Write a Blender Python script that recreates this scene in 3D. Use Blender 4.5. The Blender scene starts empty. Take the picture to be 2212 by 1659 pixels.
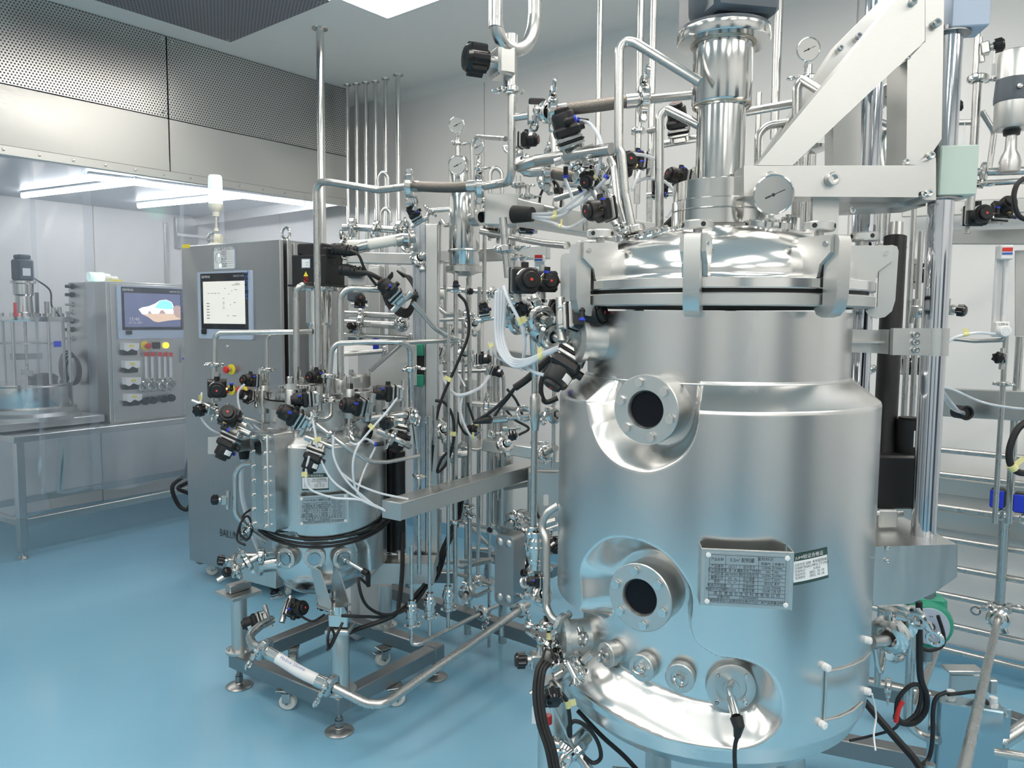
import bpy, math, random
import numpy as np
from mathutils import Vector, Matrix
random.seed(7)
scene = bpy.context.scene
COL = scene.collection
# ---------------------------------------------------------------- camera (surveyed from the photograph's vanishing points)
FPX, CX, CY, EYE = 1661.0, 1106.0, 829.5, 1.55
ROLL = 0.0083
YH = 704 - ROLL * (2473 - CX)
PITCH = math.atan((CY - YH) / FPX)
cp, sp = math.cos(PITCH), math.sin(PITCH)
cr, sr = math.cos(math.atan(ROLL)), math.sin(math.atan(ROLL))
FW = np.array([0, cp, -sp]); U2 = np.array([-sr, cr * sp, cr * cp]); R2 = np.array([cr, sr * sp, sr * cp])
HEAD = math.radians(39.336886)
M3 = np.array([[math.sin(HEAD), math.cos(HEAD), 0], [-math.cos(HEAD), math.sin(HEAD), 0], [0, 0, 1.0]])
def ray(px, py):
    return FW + (px - CX) / FPX * R2 - (py - CY) / FPX * U2
def V(a): return Vector((float(a[0]), float(a[1]), float(a[2])))
def H(r, g, z): return V(M3 @ np.array([r, g, 0.0])) + Vector((0, 0, z))
def P(px, py, g):
    q = ray(px, py); q = q / q[1] * g
    return V(M3 @ q) + Vector((0, 0, EYE))
def onX(px, py, X):
    q = M3 @ ray(px, py); return V(q * X / q[0]) + Vector((0, 0, EYE))
def onY(px, py, Y):
    q = M3 @ ray(px, py); return V(q * Y / q[1]) + Vector((0, 0, EYE))
def onZ(px, py, Z):
    q = M3 @ ray(px, py); return V(q * (Z - EYE) / q[2]) + Vector((0, 0, EYE))
def zrow(p, py):
    q = M3.T @ np.array([p[0], p[1], 0.0]); r, g = q[0], q[1]; k = py - CY
    return EYE + (-k * g * cp + FPX * sr * r - FPX * cr * g * sp) / (-k * sp + FPX * cr * cp)
def up(p, py): return Vector((p[0], p[1], zrow(p, py)))
def D(r, u, t):
    v = M3 @ np.array([r, -t, u]); return V(v).normalized()
RIGHT, AWAY, UP = D(1, 0, 0), D(0, 0, -1), Vector((0, 0, 1))
cam = bpy.data.cameras.new('camera'); cam.sensor_width = 36; cam.lens = FPX / 2212 * 36; cam.clip_start = 0.05; cam.clip_end = 60
co = bpy.data.objects.new('camera', cam); COL.objects.link(co)
a, b, c = V(M3 @ R2), V(M3 @ U2), V(M3 @ FW)
co.matrix_world = Matrix(((a.x, b.x, -c.x, 0), (a.y, b.y, -c.y, 0), (a.z, b.z, -c.z, EYE), (0, 0, 0, 1)))
scene.camera = co
# ---------------------------------------------------------------- exposure and world
scene.view_settings.view_transform = 'Standard'; scene.view_settings.look = 'None'
scene.view_settings.exposure = 0.68; scene.view_settings.gamma = 1; scene.view_settings.use_curve_mapping = False
scene.cycles.use_denoising = True
scene.cycles.max_bounces = 9; scene.cycles.glossy_bounces = 5; scene.cycles.diffuse_bounces = 4
scene.cycles.transparent_max_bounces = 12; scene.cycles.sample_clamp_indirect = 6
w = bpy.data.worlds.new('world'); scene.world = w; w.use_nodes = True
w.node_tree.nodes['Background'].inputs[0].default_value = (0.8, 0.86, 0.92, 1); w.node_tree.nodes['Background'].inputs[1].default_value = 0.3
# lamps of the room: flush panels in the ceiling (x0, y0, size x, size y); built as real lamps further down
H_CEIL, X_WALL, Y_WALL, Y_HOOD = 3.2, 3.95, 6.75, 4.54
XC = onZ(838, 37, H_CEIL)
PANELS = [(XC.x - 1.2, XC.y - .6, 1.2, .6)] + [(XC.x - 1.2 - 1.85 * i, XC.y - .6 - 1.85 * j, 1.2, .6) for i in range(3) for j in range(4) if i + j]
PANEL_STRENGTH = 6.2
TUBE_STRENGTH = 14.0
# ---------------------------------------------------------------- materials
MATS = {}
def mat(name, color, rough=.5, metal=0.0, emit=None, es=0, noise=0, nscale=30, stretch=None, bump=0, ior=None, trans=0, alpha=1, coat=0, aniso=0):
    m = bpy.data.materials.new(name); m.use_nodes = True
    nt = m.node_tree; b = nt.nodes['Principled BSDF']
    b.inputs['Base Color'].default_value = (*color, 1); b.inputs['Roughness'].default_value = rough
    b.inputs['Metallic'].default_value = metal
    if ior: b.inputs['IOR'].default_value = ior
    if trans: b.inputs['Transmission Weight'].default_value = trans
    if alpha < 1: b.inputs['Alpha'].default_value = alpha
    if aniso:
        b.inputs['Anisotropic'].default_value = aniso; tg = nt.nodes.new('ShaderNodeTangent'); tg.direction_type = 'RADIAL'; tg.axis = 'Z'; nt.links.new(tg.outputs[0], b.inputs['Tangent'])
    if coat: b.inputs['Coat Weight'].default_value = coat; b.inputs['Coat Roughness'].default_value = .08
    if emit: b.inputs['Emission Color'].default_value = (*emit, 1); b.inputs['Emission Strength'].default_value = es
    if noise or bump:
        tc = nt.nodes.new('ShaderNodeTexCoord'); mp = nt.nodes.new('ShaderNodeMapping'); n = nt.nodes.new('ShaderNodeTexNoise')
        nt.links.new(tc.outputs['Object'], mp.inputs[0]); nt.links.new(mp.outputs[0], n.inputs['Vector'])
        mp.inputs['Scale'].default_value = stretch or (1, 1, 1)
        n.inputs['Scale'].default_value = nscale; n.inputs['Detail'].default_value = 4
        if noise:
            mr = nt.nodes.new('ShaderNodeMapRange'); nt.links.new(n.outputs['Fac'], mr.inputs['Value'])
            mr.inputs['From Min'].default_value = .3; mr.inputs['From Max'].default_value = .7
            mr.inputs['To Min'].default_value = max(.02, rough - noise); mr.inputs['To Max'].default_value = rough + noise
            nt.links.new(mr.outputs[0], b.inputs['Roughness'])
        if bump:
            bp = nt.nodes.new('ShaderNodeBump'); nt.links.new(n.outputs['Fac'], bp.inputs['Height'])
            bp.inputs['Strength'].default_value = bump; bp.inputs['Distance'].default_value = .002
            nt.links.new(bp.outputs[0], b.inputs['Normal'])
    MATS[name] = m; return m
mat('steel', (.57, .57, .555), .29, 1, noise=.06, nscale=18)
mat('polished', (.67, .67, .655), .14, 1, noise=.04, nscale=9)
mat('dome', (.80, .79, .775), .15, 1, noise=.03, nscale=6)
mat('shell', (.74, .735, .72), .25, 1, noise=.03, nscale=8, stretch=(1, 1, .15), aniso=.75)
mat('shell_small', (.66, .66, .65), .25, 1, noise=.04, nscale=8, stretch=(1, 1, .15), aniso=.7)
mat('satin', (.62, .625, .61), .36, 1, noise=.05, nscale=60, stretch=(1, 1, .1))
mat('plate', (.60, .605, .59), .40, 1, noise=.06, nscale=40, stretch=(1, 1, 12))
mat('cabinet', (.44, .445, .45), .38, 1, noise=.05, nscale=50, stretch=(1, 1, .1))
mat('cast', (.50, .50, .49), .38, 1, noise=.08, nscale=80)
mat('dark_steel', (.33, .34, .345), .34, 1, noise=.06, nscale=40)
mat('weld', (.45, .40, .33), .35, 1, noise=.1, nscale=60, bump=.3)
mat('black', (.008, .008, .009), .46, noise=.08, nscale=50)
mat('gloss_black', (.008, .008, .009), .16)
mat('rubber', (.012, .012, .013), .55)
mat('slate', (.075, .095, .115), .42)
mat('red', (.65, .03, .025), .4); mat('dot_red', (.75, .06, .05), .4, emit=(.7, .05, .04), es=.0)
mat('blue', (.02, .05, .6), .35); mat('yellow', (.85, .72, .05), .5); mat('pale_yellow', (.78, .74, .35), .6)
mat('brass', (.7, .5, .18), .28, 1)
mat('green', (.03, .30, .19), .4); mat('mint', (.50, .60, .54), .45)
mat('white', (.8, .8, .8), .4); mat('cream', (.80, .79, .68), .4); mat('paper', (.82, .83, .83), .6)
mat('ink', (.03, .035, .04), .6); mat('dark_green', (.03, .07, .06), .5); mat('print_blue', (.05, .12, .45), .5)
mat('bezel', (.42, .50, .62), .4); mat('screen_black', (.015, .017, .024), .12)
mat('hmi', (.5, .5, .48), .3, emit=(.80, .79, .70), es=.38)
mat('scene_dark', (.05, .06, .11), .2, emit=(.10, .115, .20), es=.7)
mat('scene_sky', (.2, .4, .6), .2, emit=(.18, .62, .85), es=.9); mat('scene_cloud', (.5, .6, .7), .2, emit=(.72, .85, .95), es=.9)
mat('scene_sand', (.5, .4, .3), .2, emit=(.62, .42, .30), es=.7); mat('scene_rock', (.3, .2, .2), .2, emit=(.38, .27, .22), es=.7)
mat('hose', (.84, .88, .93), .18, alpha=.74, coat=.4)
mat('silicone', (.80, .80, .74), .4)
mat('glass_dark', (.008, .010, .014), .12, ior=1.22)
mat('clear', (.9, .93, .95), .05, alpha=.16)
mat('lamp_clear', (.86, .92, .90), .15, alpha=.7, emit=(.8, .9, .88), es=.25)
mat('lamp_green', (.3, .9, .6), .2, emit=(.35, 1, .72), es=2.2)
mat('amber_lamp', (.9, .6, .02), .2, emit=(1, .72, .02), es=1.3)
mat('panel_light', (1, 1, 1), .5, emit=(1, .93, .85), es=PANEL_STRENGTH)
mat('tube_light', (1, 1, 1), .5, emit=(.97, .98, 1), es=TUBE_STRENGTH)
mat('wall', (.84, .825, .81), .30)
mat('ceiling', (.88, .855, .83), .5)
mat('hood_inner', (.40, .45, .49), .35, .3)
mat('filter_grey', (.13, .145, .18), .45, .5, bump=.6, nscale=1)
mat('aluminium', (.46, .49, .53), .28, 1, noise=.05, nscale=30, stretch=(8, 8, .3))
mat('chrome', (.60, .62, .66), .07, 1)
mat('box_blue', (.34, .45, .50), .28, .9)
mat('nameplate', (.42, .47, .49), .42, .7)
mat('braid', (.20, .185, .165), .45, 1, bump=1.0, nscale=260)
# epoxy floor: glossy self-levelling coat with faint cloudy tone
def floor_mat():
    m = bpy.data.materials.new('epoxy_floor'); m.use_nodes = True; nt = m.node_tree; b = nt.nodes['Principled BSDF']
    n = nt.nodes.new('ShaderNodeTexNoise'); n.inputs['Scale'].default_value = 1.1; n.inputs['Detail'].default_value = 5
    tc = nt.nodes.new('ShaderNodeTexCoord'); nt.links.new(tc.outputs['Object'], n.inputs['Vector'])
    r = nt.nodes.new('ShaderNodeValToRGB'); nt.links.new(n.outputs['Fac'], r.inputs[0])
    r.color_ramp.elements[0].position = .3; r.color_ramp.elements[0].color = (.215, .46, .625, 1)
    r.color_ramp.elements[1].position = .7; r.color_ramp.elements[1].color = (.25, .50, .665, 1)
    nt.links.new(r.outputs[0], b.inputs['Base Color']); b.inputs['Roughness'].default_value = .16
    n2 = nt.nodes.new('ShaderNodeTexNoise'); n2.inputs['Scale'].default_value = 7; nt.links.new(tc.outputs['Object'], n2.inputs['Vector'])
    bp = nt.nodes.new('ShaderNodeBump'); bp.inputs['Strength'].default_value = .06; bp.inputs['Distance'].default_value = .01
    nt.links.new(n2.outputs['Fac'], bp.inputs['Height']); nt.links.new(bp.outputs[0], b.inputs['Normal'])
    MATS['floor'] = m
floor_mat()
def perf_mat(name, metal, hole, pitch, rad, rough):
    # sheet with staggered round holes, pattern in the sheet's own x/z
    m = bpy.data.materials.new(name); m.use_nodes = True; nt = m.node_tree; b = nt.nodes['Principled BSDF']; L = nt.links
    tc = nt.nodes.new('ShaderNodeTexCoord'); sx = nt.nodes.new('ShaderNodeSeparateXYZ'); L.new(tc.outputs['Object'], sx.inputs[0])
    def mth(op, a, c=None):
        n = nt.nodes.new('ShaderNodeMath'); n.operation = op
        for i, v in enumerate((a, c)):
            if v is None: continue
            if isinstance(v, (int, float)): n.inputs[i].default_value = v
            else: L.new(v, n.inputs[i])
        return n.outputs[0]
    ax = {'x': sx.outputs[0], 'y': sx.outputs[1], 'z': sx.outputs[2]}
    u = mth('MULTIPLY', ax['x'], 1 / pitch); zz = ax['y'] if name == 'filter_perf' else ax['z']; v = mth('MULTIPLY', zz, 1 / (pitch * .866))
    row = mth('FLOOR', v); off = mth('MULTIPLY', mth('FLOORED_MODULO', row, 2.0), .5)
    fu = mth('SUBTRACT', mth('FRACT', mth('ADD', u, off)), .5); fv = mth('MULTIPLY', mth('SUBTRACT', mth('FRACT', v), .5), .866)
    d = mth('SQRT', mth('ADD', mth('MULTIPLY', fu, fu), mth('MULTIPLY', fv, fv)))
    msk = mth('LESS_THAN', d, rad)
    mx = nt.nodes.new('ShaderNodeMix'); mx.data_type = 'RGBA'; L.new(msk, mx.inputs[0]); mx.inputs[6].default_value = (*metal, 1); mx.inputs[7].default_value = (*hole, 1)
    L.new(mx.outputs[2], b.inputs['Base Color']); L.new(mth('SUBTRACT', 1.0, msk), b.inputs['Metallic'])
    L.new(mth('ADD', mth('MULTIPLY', msk, .5), rough), b.inputs['Roughness']); MATS[name] = m
perf_mat('perforated', (.62, .62, .61), (.10, .10, .10), .0165, .30, .30)
perf_mat('filter_perf', (.34, .35, .40), (.12, .125, .15), .02, .3, .45)
def curtain_mat():
    m = bpy.data.materials.new('soft_pvc'); m.use_nodes = True; nt = m.node_tree; L = nt.links
    nt.nodes.remove(nt.nodes['Principled BSDF']); out = nt.nodes['Material Output']
    tr = nt.nodes.new('ShaderNodeBsdfTransparent'); tr.inputs[0].default_value = (.95, .965, .985, 1)
    gl = nt.nodes.new('ShaderNodeBsdfGlossy'); gl.inputs[0].default_value = (1, 1, 1, 1); gl.inputs['Roughness'].default_value = .12
    df = nt.nodes.new('ShaderNodeBsdfTranslucent'); df.inputs[0].default_value = (.82, .86, .95, 1)
    fr = nt.nodes.new('ShaderNodeFresnel'); fr.inputs[0].default_value = 1.45
    a1 = nt.nodes.new('ShaderNodeMixShader'); a1.inputs[0].default_value = .17; L.new(tr.outputs[0], a1.inputs[1]); L.new(df.outputs[0], a1.inputs[2])
    a2 = nt.nodes.new('ShaderNodeMixShader'); L.new(fr.outputs[0], a2.inputs[0]); L.new(a1.outputs[0], a2.inputs[1]); L.new(gl.outputs[0], a2.inputs[2])
    L.new(a2.outputs[0], out.inputs[0]); MATS['pvc'] = m
curtain_mat()
# ---------------------------------------------------------------- mesh builder
def frame(p, z, x=None):
    z = Vector(z).normalized(); x = Vector(x) if x is not None else (Vector((0, 0, 1)) if abs(z.z) < .9 else Vector((1, 0, 0)))
    y = z.cross(x)
    if y.length < 1e-5: y = z.orthogonal()
    y.normalize(); x = y.cross(z)
    return Matrix(((x.x, y.x, z.x, p[0]), (x.y, y.y, z.y, p[1]), (x.z, y.z, z.z, p[2]), (0, 0, 0, 1)))
class MB:
    def __init__(s): s.v = []; s.f = []
    def add(s, vs, fs, M=None):
        n = len(s.v)
        s.v += [tuple(M @ Vector(v)) for v in vs] if M is not None else [tuple(v) for v in vs]
        s.f += [tuple(i + n for i in f) for f in fs]; return s
    def box(s, c, size, M=None, b=.0):
        x, y, z = [q / 2 for q in size]; cx, cy, cz = c
        b = min(b, x * .49, y * .49, z * .49)
        if b <= 0:
            vs = [(cx + i * x, cy + j * y, cz + k * z) for i in (-1, 1) for j in (-1, 1) for k in (-1, 1)]
            fs = [(0, 1, 3, 2), (4, 6, 7, 5), (0, 4, 5, 1), (2, 3, 7, 6), (0, 2, 6, 4), (1, 5, 7, 3)]
            return s.add(vs, fs, M)
        vs = []; idx = {}
        for i in (-1, 1):
            for j in (-1, 1):
                for k in (-1, 1):
                    for ax in range(3):
                        q = [i * (x - b), j * (y - b), k * (z - b)]; q[ax] += (i, j, k)[ax] * b
                        idx[(i, j, k, ax)] = len(vs); vs.append((cx + q[0], cy + q[1], cz + q[2]))
        fs = []
        for ax in range(3):
            o = [a for a in range(3) if a != ax]
            for sg in (-1, 1):
                q = []
                for u, v in ((-1, -1), (1, -1), (1, 1), (-1, 1)):
                    t = [0, 0, 0]; t[ax] = sg; t[o[0]] = u; t[o[1]] = v; q.append(idx[(*t, ax)])
                fs.append(tuple(q))
        for ax in range(3):
            o = [a for a in range(3) if a != ax]
            for u in (-1, 1):
                for v in (-1, 1):
                    q = []
                    for sg, aa in ((-1, o[0]), (1, o[0]), (1, o[1]), (-1, o[1])):
                        t = [0, 0, 0]; t[ax] = sg; t[o[0]] = u; t[o[1]] = v; q.append(idx[(*t, aa)])
                    fs.append(tuple(q))
        for i in (-1, 1):
            for j in (-1, 1):
                for k in (-1, 1): fs.append(tuple(idx[(i, j, k, ax)] for ax in range(3)))
        return s.add(vs, fs, M)
    def beam(s, p0, p1, w, h, b=.003, upv=(0, 0, 1)):
        p0, p1 = Vector(p0), Vector(p1); d = p1 - p0; L = d.length
        return s.box((0, 0, L / 2), (h, w, L), frame(p0, d, upv), b)
    def prism(s, pts, depth, M, c=0):
        n = len(pts); area = sum(pts[i][0] * pts[(i + 1) % n][1] - pts[(i + 1) % n][0] * pts[i][1] for i in range(n))
        if area < 0: pts = pts[::-1]
        vs = [(x, y, 0) for x, y in pts] + [(x, y, depth) for x, y in pts]
        fs = [tuple(range(n))[::-1], tuple(range(n, 2 * n))] + [(i, (i + 1) % n, (i + 1) % n + n, i + n) for i in range(n)]
        return s.add(vs, fs, M)
    def lathe(s, prof, M=None, seg=24, cap=True):
        vs = []; fs = []
        for r, z in prof:
            for i in range(seg):
                a = 2 * math.pi * i / seg; vs.append((r * math.cos(a), r * math.sin(a), z))
        n = len(prof)
        for j in range(n - 1):
            for i in range(seg):
                k = (i + 1) % seg; fs.append((j * seg + i, j * seg + k, (j + 1) * seg + k, (j + 1) * seg + i))
        if cap:
            if prof[0][0] > 1e-6: fs.append(tuple(range(seg))[::-1])
            if prof[-1][0] > 1e-6: fs.append(tuple((n - 1) * seg + i for i in range(seg)))
        return s.add(vs, fs, M)
    def cyl(s, p0, p1, r, r1=None, seg=14):
        p0, p1 = Vector(p0), Vector(p1)
        return s.lathe([(r, 0), (r if r1 is None else r1, (p1 - p0).length)], frame(p0, p1 - p0), seg)
    def ring(s, M, R, r, seg=24, k=8, arc=1.0):
        vs = []; fs = []; n = seg if arc >= 1 else seg + 1
        for i in range(n):
            a = 2 * math.pi * arc * i / seg
            for j in range(k):
                t = 2 * math.pi * j / k; q = R + r * math.cos(t); vs.append((q * math.cos(a), q * math.sin(a), r * math.sin(t)))
        for i in range(seg if arc >= 1 else seg):
            i2 = (i + 1) % n
            for j in range(k): fs.append((i * k + j, i2 * k + j, i2 * k + (j + 1) % k, i * k + (j + 1) % k))
        return s.add(vs, fs, M)
    def tube(s, pts, r, seg=12, cap=True):
        pts = [Vector(p) for p in pts]; n = len(pts); vs = []; fs = []
        T = []
        for i in range(n):
            a = pts[max(0, i - 1)]; b = pts[min(n - 1, i + 1)]; T.append((b - a).normalized())
        N = T[0].orthogonal().normalized()
        for i in range(n):
            N = N - T[i] * N.dot(T[i])
            if N.length < 1e-6: N = T[i].orthogonal()
            N.normalize(); B = T[i].cross(N); rr = r[i] if isinstance(r, (list, tuple)) else r
            for j in range(seg):
                a = 2 * math.pi * j / seg; vs.append(pts[i] + (N * math.cos(a) + B * math.sin(a)) * rr)
        for i in range(n - 1):
            for j in range(seg):
                k = (j + 1) % seg; fs.append((i * seg + j, i * seg + k, (i + 1) * seg + k, (i + 1) * seg + j))
        if cap: fs += [tuple(range(seg))[::-1], tuple((n - 1) * seg + j for j in range(seg))]
        return s.add(vs, fs)
    def sph(s, c, r, seg=12):
        pr = [(max(1e-7, r * math.sin(math.pi * i / 8)), -r * math.cos(math.pi * i / 8)) for i in range(9)]
        return s.lathe(pr, Matrix.Translation(c), seg, False)
    def hexa(s, M, r, h): return s.prism([(r * math.cos(math.pi / 3 * i), r * math.sin(math.pi / 3 * i)) for i in range(6)], h, M)
    def mesh(s, name, m, off=None):
        if off is not None: s.v = [(x - off[0], y - off[1], z - off[2]) for x, y, z in s.v]
        me = bpy.data.meshes.new(name); me.from_pydata(s.v, [], s.f); me.shade_smooth(); me.set_sharp_from_angle(angle=.62)
        me.materials.append(MATS[m]); return me
ORG = {}
def tag(o, label=None, cat=None, group=None, kind=None):
    if label: o['label'] = label
    if cat: o['category'] = cat
    if group: o['group'] = group
    if kind: o['kind'] = kind
    return o
def link(name, data, parent=None):
    o = bpy.data.objects.new(name, data); COL.objects.link(o)
    if parent is not None: o.parent = parent
    return o
def thing(name, loc, label, cat, group=None, M=None):
    """Empty at the thing's base; parts built in world space hang under it (M given: parts are in local space)."""
    o = link(name, None); o.empty_display_size = .05
    if M is not None: o.matrix_world = M; ORG[o.name] = Vector((0, 0, 0))
    else: o.location = loc; ORG[o.name] = Vector(loc)
    return tag(o, label, cat, group)
def part(name, mb, m, parent, label=None):
    off = ORG[parent.name]; o = link(name, mb.mesh(name, m, off), parent); ORG[o.name] = off
    if label: o['label'] = label
    return o
def solo(name, mb, m, loc, label=None, cat=None, group=None, kind=None):
    """A thing (or piece of setting) that is itself one mesh."""
    o = link(name, mb.mesh(name, m, loc)); o.location = loc; ORG[o.name] = Vector(loc)
    return tag(o, label, cat, group, kind)
def txt(parent, s, M, size, m='ink', align='CENTER', sx=1.0, space=1.0):
    c = bpy.data.curves.new('lettering', 'FONT'); c.body = s; c.size = size; c.align_x = align; c.align_y = 'CENTER'; c.space_line = space
    c.materials.append(MATS[m]); c.resolution_u = 2
    o = link('lettering', c, parent); o.matrix_local = Matrix.Translation(-ORG[parent.name]) @ M @ Matrix.Diagonal((sx, 1, 1, 1))
    return o
# ---- paths
def path(spec):
    pts = []
    for q in spec:
        if isinstance(q, Vector): pts.append(q.copy())
        elif q[0] == 'z': pts.append(up(pts[-1], q[1]))
        elif q[0] == 'd': pts.append(pts[-1] + D(1, 0, 0) * q[1] + AWAY * q[2] + UP * q[3])
        else: pts.append(P(*q))
    return pts
def fillet(pts, R, n=6):
    out = [pts[0]]
    for i in range(1, len(pts) - 1):
        a, b, c = pts[i - 1], pts[i], pts[i + 1]; u = (a - b); v = (c - b)
        ang = u.angle(v, 0)
        if ang > 3.05 or u.length < 1e-5 or v.length < 1e-5: out.append(b); continue
        t = min(R / math.tan(ang / 2), u.length * .48, v.length * .48); un, vn = u.normalized(), v.normalized()
        p, q = b + un * t, b + vn * t
        r = t * math.tan(ang / 2); bis = (un + vn).normalized(); cc = b + bis * (r / math.sin(ang / 2))
        e0 = p - cc; e1 = q - cc; w = e0.angle(e1, 0)
        for k in range(n + 1):
            s = k / n
            out.append(cc + (e0 * math.sin((1 - s) * w) + e1 * math.sin(s * w)) / math.sin(w) if w > 1e-4 else p)
    out.append(pts[-1]); return out
def spline(pts, n=8):
    out = []; P_ = [pts[0] * 2 - pts[1]] + pts + [pts[-1] * 2 - pts[-2]]
    for i in range(1, len(P_) - 2):
        a, b, c, d = P_[i - 1:i + 3]
        for k in range(n):
            t = k / n; out.append(.5 * ((2 * b) + (c - a) * t + (2 * a - 5 * b + 4 * c - d) * t * t + (3 * b - a - 3 * c + d) * t ** 3))
    out.append(pts[-1]); return out
# ---- prototypes: list of (part name, mesh, index of parent part or None)
PROTO = {}
def proto(key, items): PROTO[key] = [(n, mb.mesh(n, m), par, lb) for n, mb, m, par, lb in items]
def place(key, M, parent=None, name=None, label=None, cat=None, group=None, s=1.0, skip=()):
    """parent None: a thing = Empty + parts; else item 0 becomes a part of parent and the rest its sub-parts."""
    M = M @ Matrix.Scale(s, 4); made = {}
    if parent is None:
        root = link(name or key, None); root.matrix_world = M; root.empty_display_size = .03; tag(root, label, cat, group); ORG[root.name] = Vector()
        for i, (n, me, par, lb) in enumerate(PROTO[key]):
            if n in skip: continue
            o = link(n, me, root if par is None else made[par]); made[i] = o; ORG[o.name] = Vector()
            if lb: o['label'] = lb
        return root
    items = PROTO[key]; o = None
    for i, (n, me, par, lb) in enumerate(items):
        if i == 0:
            o = link(name or n, me, parent); o.matrix_local = Matrix.Translation(-ORG[parent.name]) @ M; made[0] = o; ORG[o.name] = Vector()
        elif parent.parent is None:
            c = link(n, me, o); ORG[c.name] = Vector()
        if i == 0 and lb: o['label'] = lb
    return o
def build_protos():
    Tz = lambda z: Matrix.Translation((0, 0, z))
    # pneumatic diaphragm valve: z = actuator axis, x = pipe axis
    a = MB(); a.cyl((-.062, 0, 0), (.062, 0, 0), .0135); a.box((0, 0, .012), (.052, .052, .026), None, .006); a.box((0, 0, .032), (.074, .074, .013), None, .004)
    for i in (-1, 1):
        for j in (-1, 1): a.hexa(Matrix.Translation((i * .028, j * .028, .010)), .0055, .05)
    g = MB(); g.box((0, 0, .0405), (.076, .076, .004))
    b = MB(); b.box((0, 0, .049), (.072, .072, .013), None, .004)
    c = MB(); c.box((0, 0, .070), (.076, .076, .030), None, .010); c.lathe([(.034, .084), (.034, .118), (.031, .124), (.024, .124), (.0235, .134), (.021, .137), (0.0001, .137)], None, 24)
    c.cyl((.03, 0, .072), (.052, 0, .072), .011)
    r = MB(); r.lathe([(.0045, .137), (.0045, .1385), (.0001, .1388)], None, 10)
    f = MB(); f.cyl((0, -.036, .098), (0, -.056, .098), .0065); f.sph((0, -.058, .098), .0085); f.cyl((0, -.058, .098), (.022, -.058, .098), .0075)
    nt_ = MB(); nt_.hexa(frame((0, -.036, .098), (0, -1, 0)), .008, .006)
    u = MB(); u.cyl((.021, -.058, .098), (.027, -.058, .098), .0086)
    lb = MB(); lb.add([(.0345 * math.cos(t), .0345 * math.sin(t), z) for z in (.092, .112) for t in [.3 + .12 * i for i in range(8)]], [(i, i + 1, i + 9, i + 8) for i in range(7)])
    proto('valve', [('valve_body', a, 'steel', None, None), ('gasket', g, 'rubber', None, None), ('bonnet_plate', b, 'cast', None, None), ('actuator', c, 'black', None, None),
                    ('indicator', r, 'dot_red', 3, 'small red position dot'), ('nut', nt_, 'brass', 3, None), ('air_fitting', f, 'black', 3, None), ('collar', u, 'blue', 3, 'blue release collar'), ('sticker', lb, 'paper', 3, None)])
    # hand-operated diaphragm valve
    a = MB(); a.cyl((-.045, 0, 0), (.045, 0, 0), .011); a.box((0, 0, .014), (.044, .044, .03), None, .004); a.cyl((0, 0, .028), (0, 0, .05), .013)
    k = MB(); n = 7; prof = []
    for i in range(n * 4):
        t = 2 * math.pi * i / (n * 4); rr = .0255 if i % 4 < 2 else .0205; prof.append((rr * math.cos(t), rr * math.sin(t)))
    k.prism(prof, .024, Tz(.046)); k.lathe([(.022, .07), (.018, .076), (.0001, .078)], None, 16); k.cyl((0, 0, .04), (0, 0, .048), .016)
    proto('hand_valve', [('valve_body', a, 'steel', None, None), ('hand_knob', k, 'gloss_black', None, None)])
    # tri-clamp: z = pipe axis, unit for a 12.7 mm radius pipe
    a = MB(); a.lathe([(.013, -.010), (.0215, -.009), (.0265, -.005), (.0265, .005), (.0215, .009), (.013, .010)], None, 20, False)
    a.box((.030, 0, 0), (.016, .012, .014), None, .003); a.box((-.030, 0, 0), (.016, .014, .014), None, .003); a.cyl((-.032, -.008, 0), (-.032, .008, 0), .005)
    b = MB(); b.cyl((.034, -.012, 0), (.034, .034, 0), .0032, seg=8); b.cyl((.034, .012, 0), (.034, .022, 0), .0075, .006)
    b.ring(frame((.034, .036, 0), (0, 0, 1)), .010, .0034, 14, 6)
    proto('clamp', [('clamp', a, 'polished', None, None), ('wing_nut', b, 'polished', 0, None)])
    # dial gauge: z = out of the dial, x = down the stem
    a = MB(); a.lathe([(.0001, -.022), (.034, -.022), (.037, -.018), (.037, -.003), (.041, -.002), (.041, .007), (.0385, .009), (.0375, .004)], None, 32)
    d = MB(); d.lathe([(.0375, .003), (.0001, .003)], None, 32, False)
    gl = MB()
    for i in range(-6, 7):
        t = i / 6 * 2.3; M = Matrix.Rotation(t, 4, 'Z') @ Matrix.Translation((-.029, 0, .0036)); gl.box((0, 0, 0), (.006 if i % 3 == 0 else .003, .0011, .0004), M)
    gl.box((.019, 0, .0036), (.004, .010, .0004)); gl.ring(Tz(.0036), .0255, .0004, 32, 4, 1)
    nd = MB(); nd.box((-.004, 0, 0), (.042, .0017, .0008), Matrix.Translation((0, 0, .0052)) @ Matrix.Rotation(-1.15, 4, 'Z')); nd.box((.011, 0, 0), (.012, .0035, .001), Matrix.Translation((0, 0, .0052)) @ Matrix.Rotation(-1.15, 4, 'Z')); nd.lathe([(.0035, .004), (.0035, .007), (.0001, .007)], None, 10)
    s_ = MB(); s_.cyl((.036, 0, -.010), (.075, 0, -.010), .0058); s_.hexa(frame((.046, 0, -.010), (1, 0, 0)), .0095, .012)
    proto('gauge', [('case', a, 'polished', None, None), ('dial', d, 'paper', None, None), ('scale', gl, 'ink', 1, None), ('needle', nd, 'ink', 1, None), ('stem', s_, 'polished', None, None)])
    # check valve: z = pipe axis
    a = MB(); a.lathe([(.0125, -.052), (.0175, -.050), (.0175, -.036), (.024, -.032), (.024, -.022), (.021, -.020), (.021, -.002), (.027, 0), (.027, .014), (.023, .016), (.023, .03), (.017, .036), (.0175, .05), (.0125, .052)], None, 16, False)
    proto('check_valve', [('check_valve', a, 'polished', None, None)])
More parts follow.
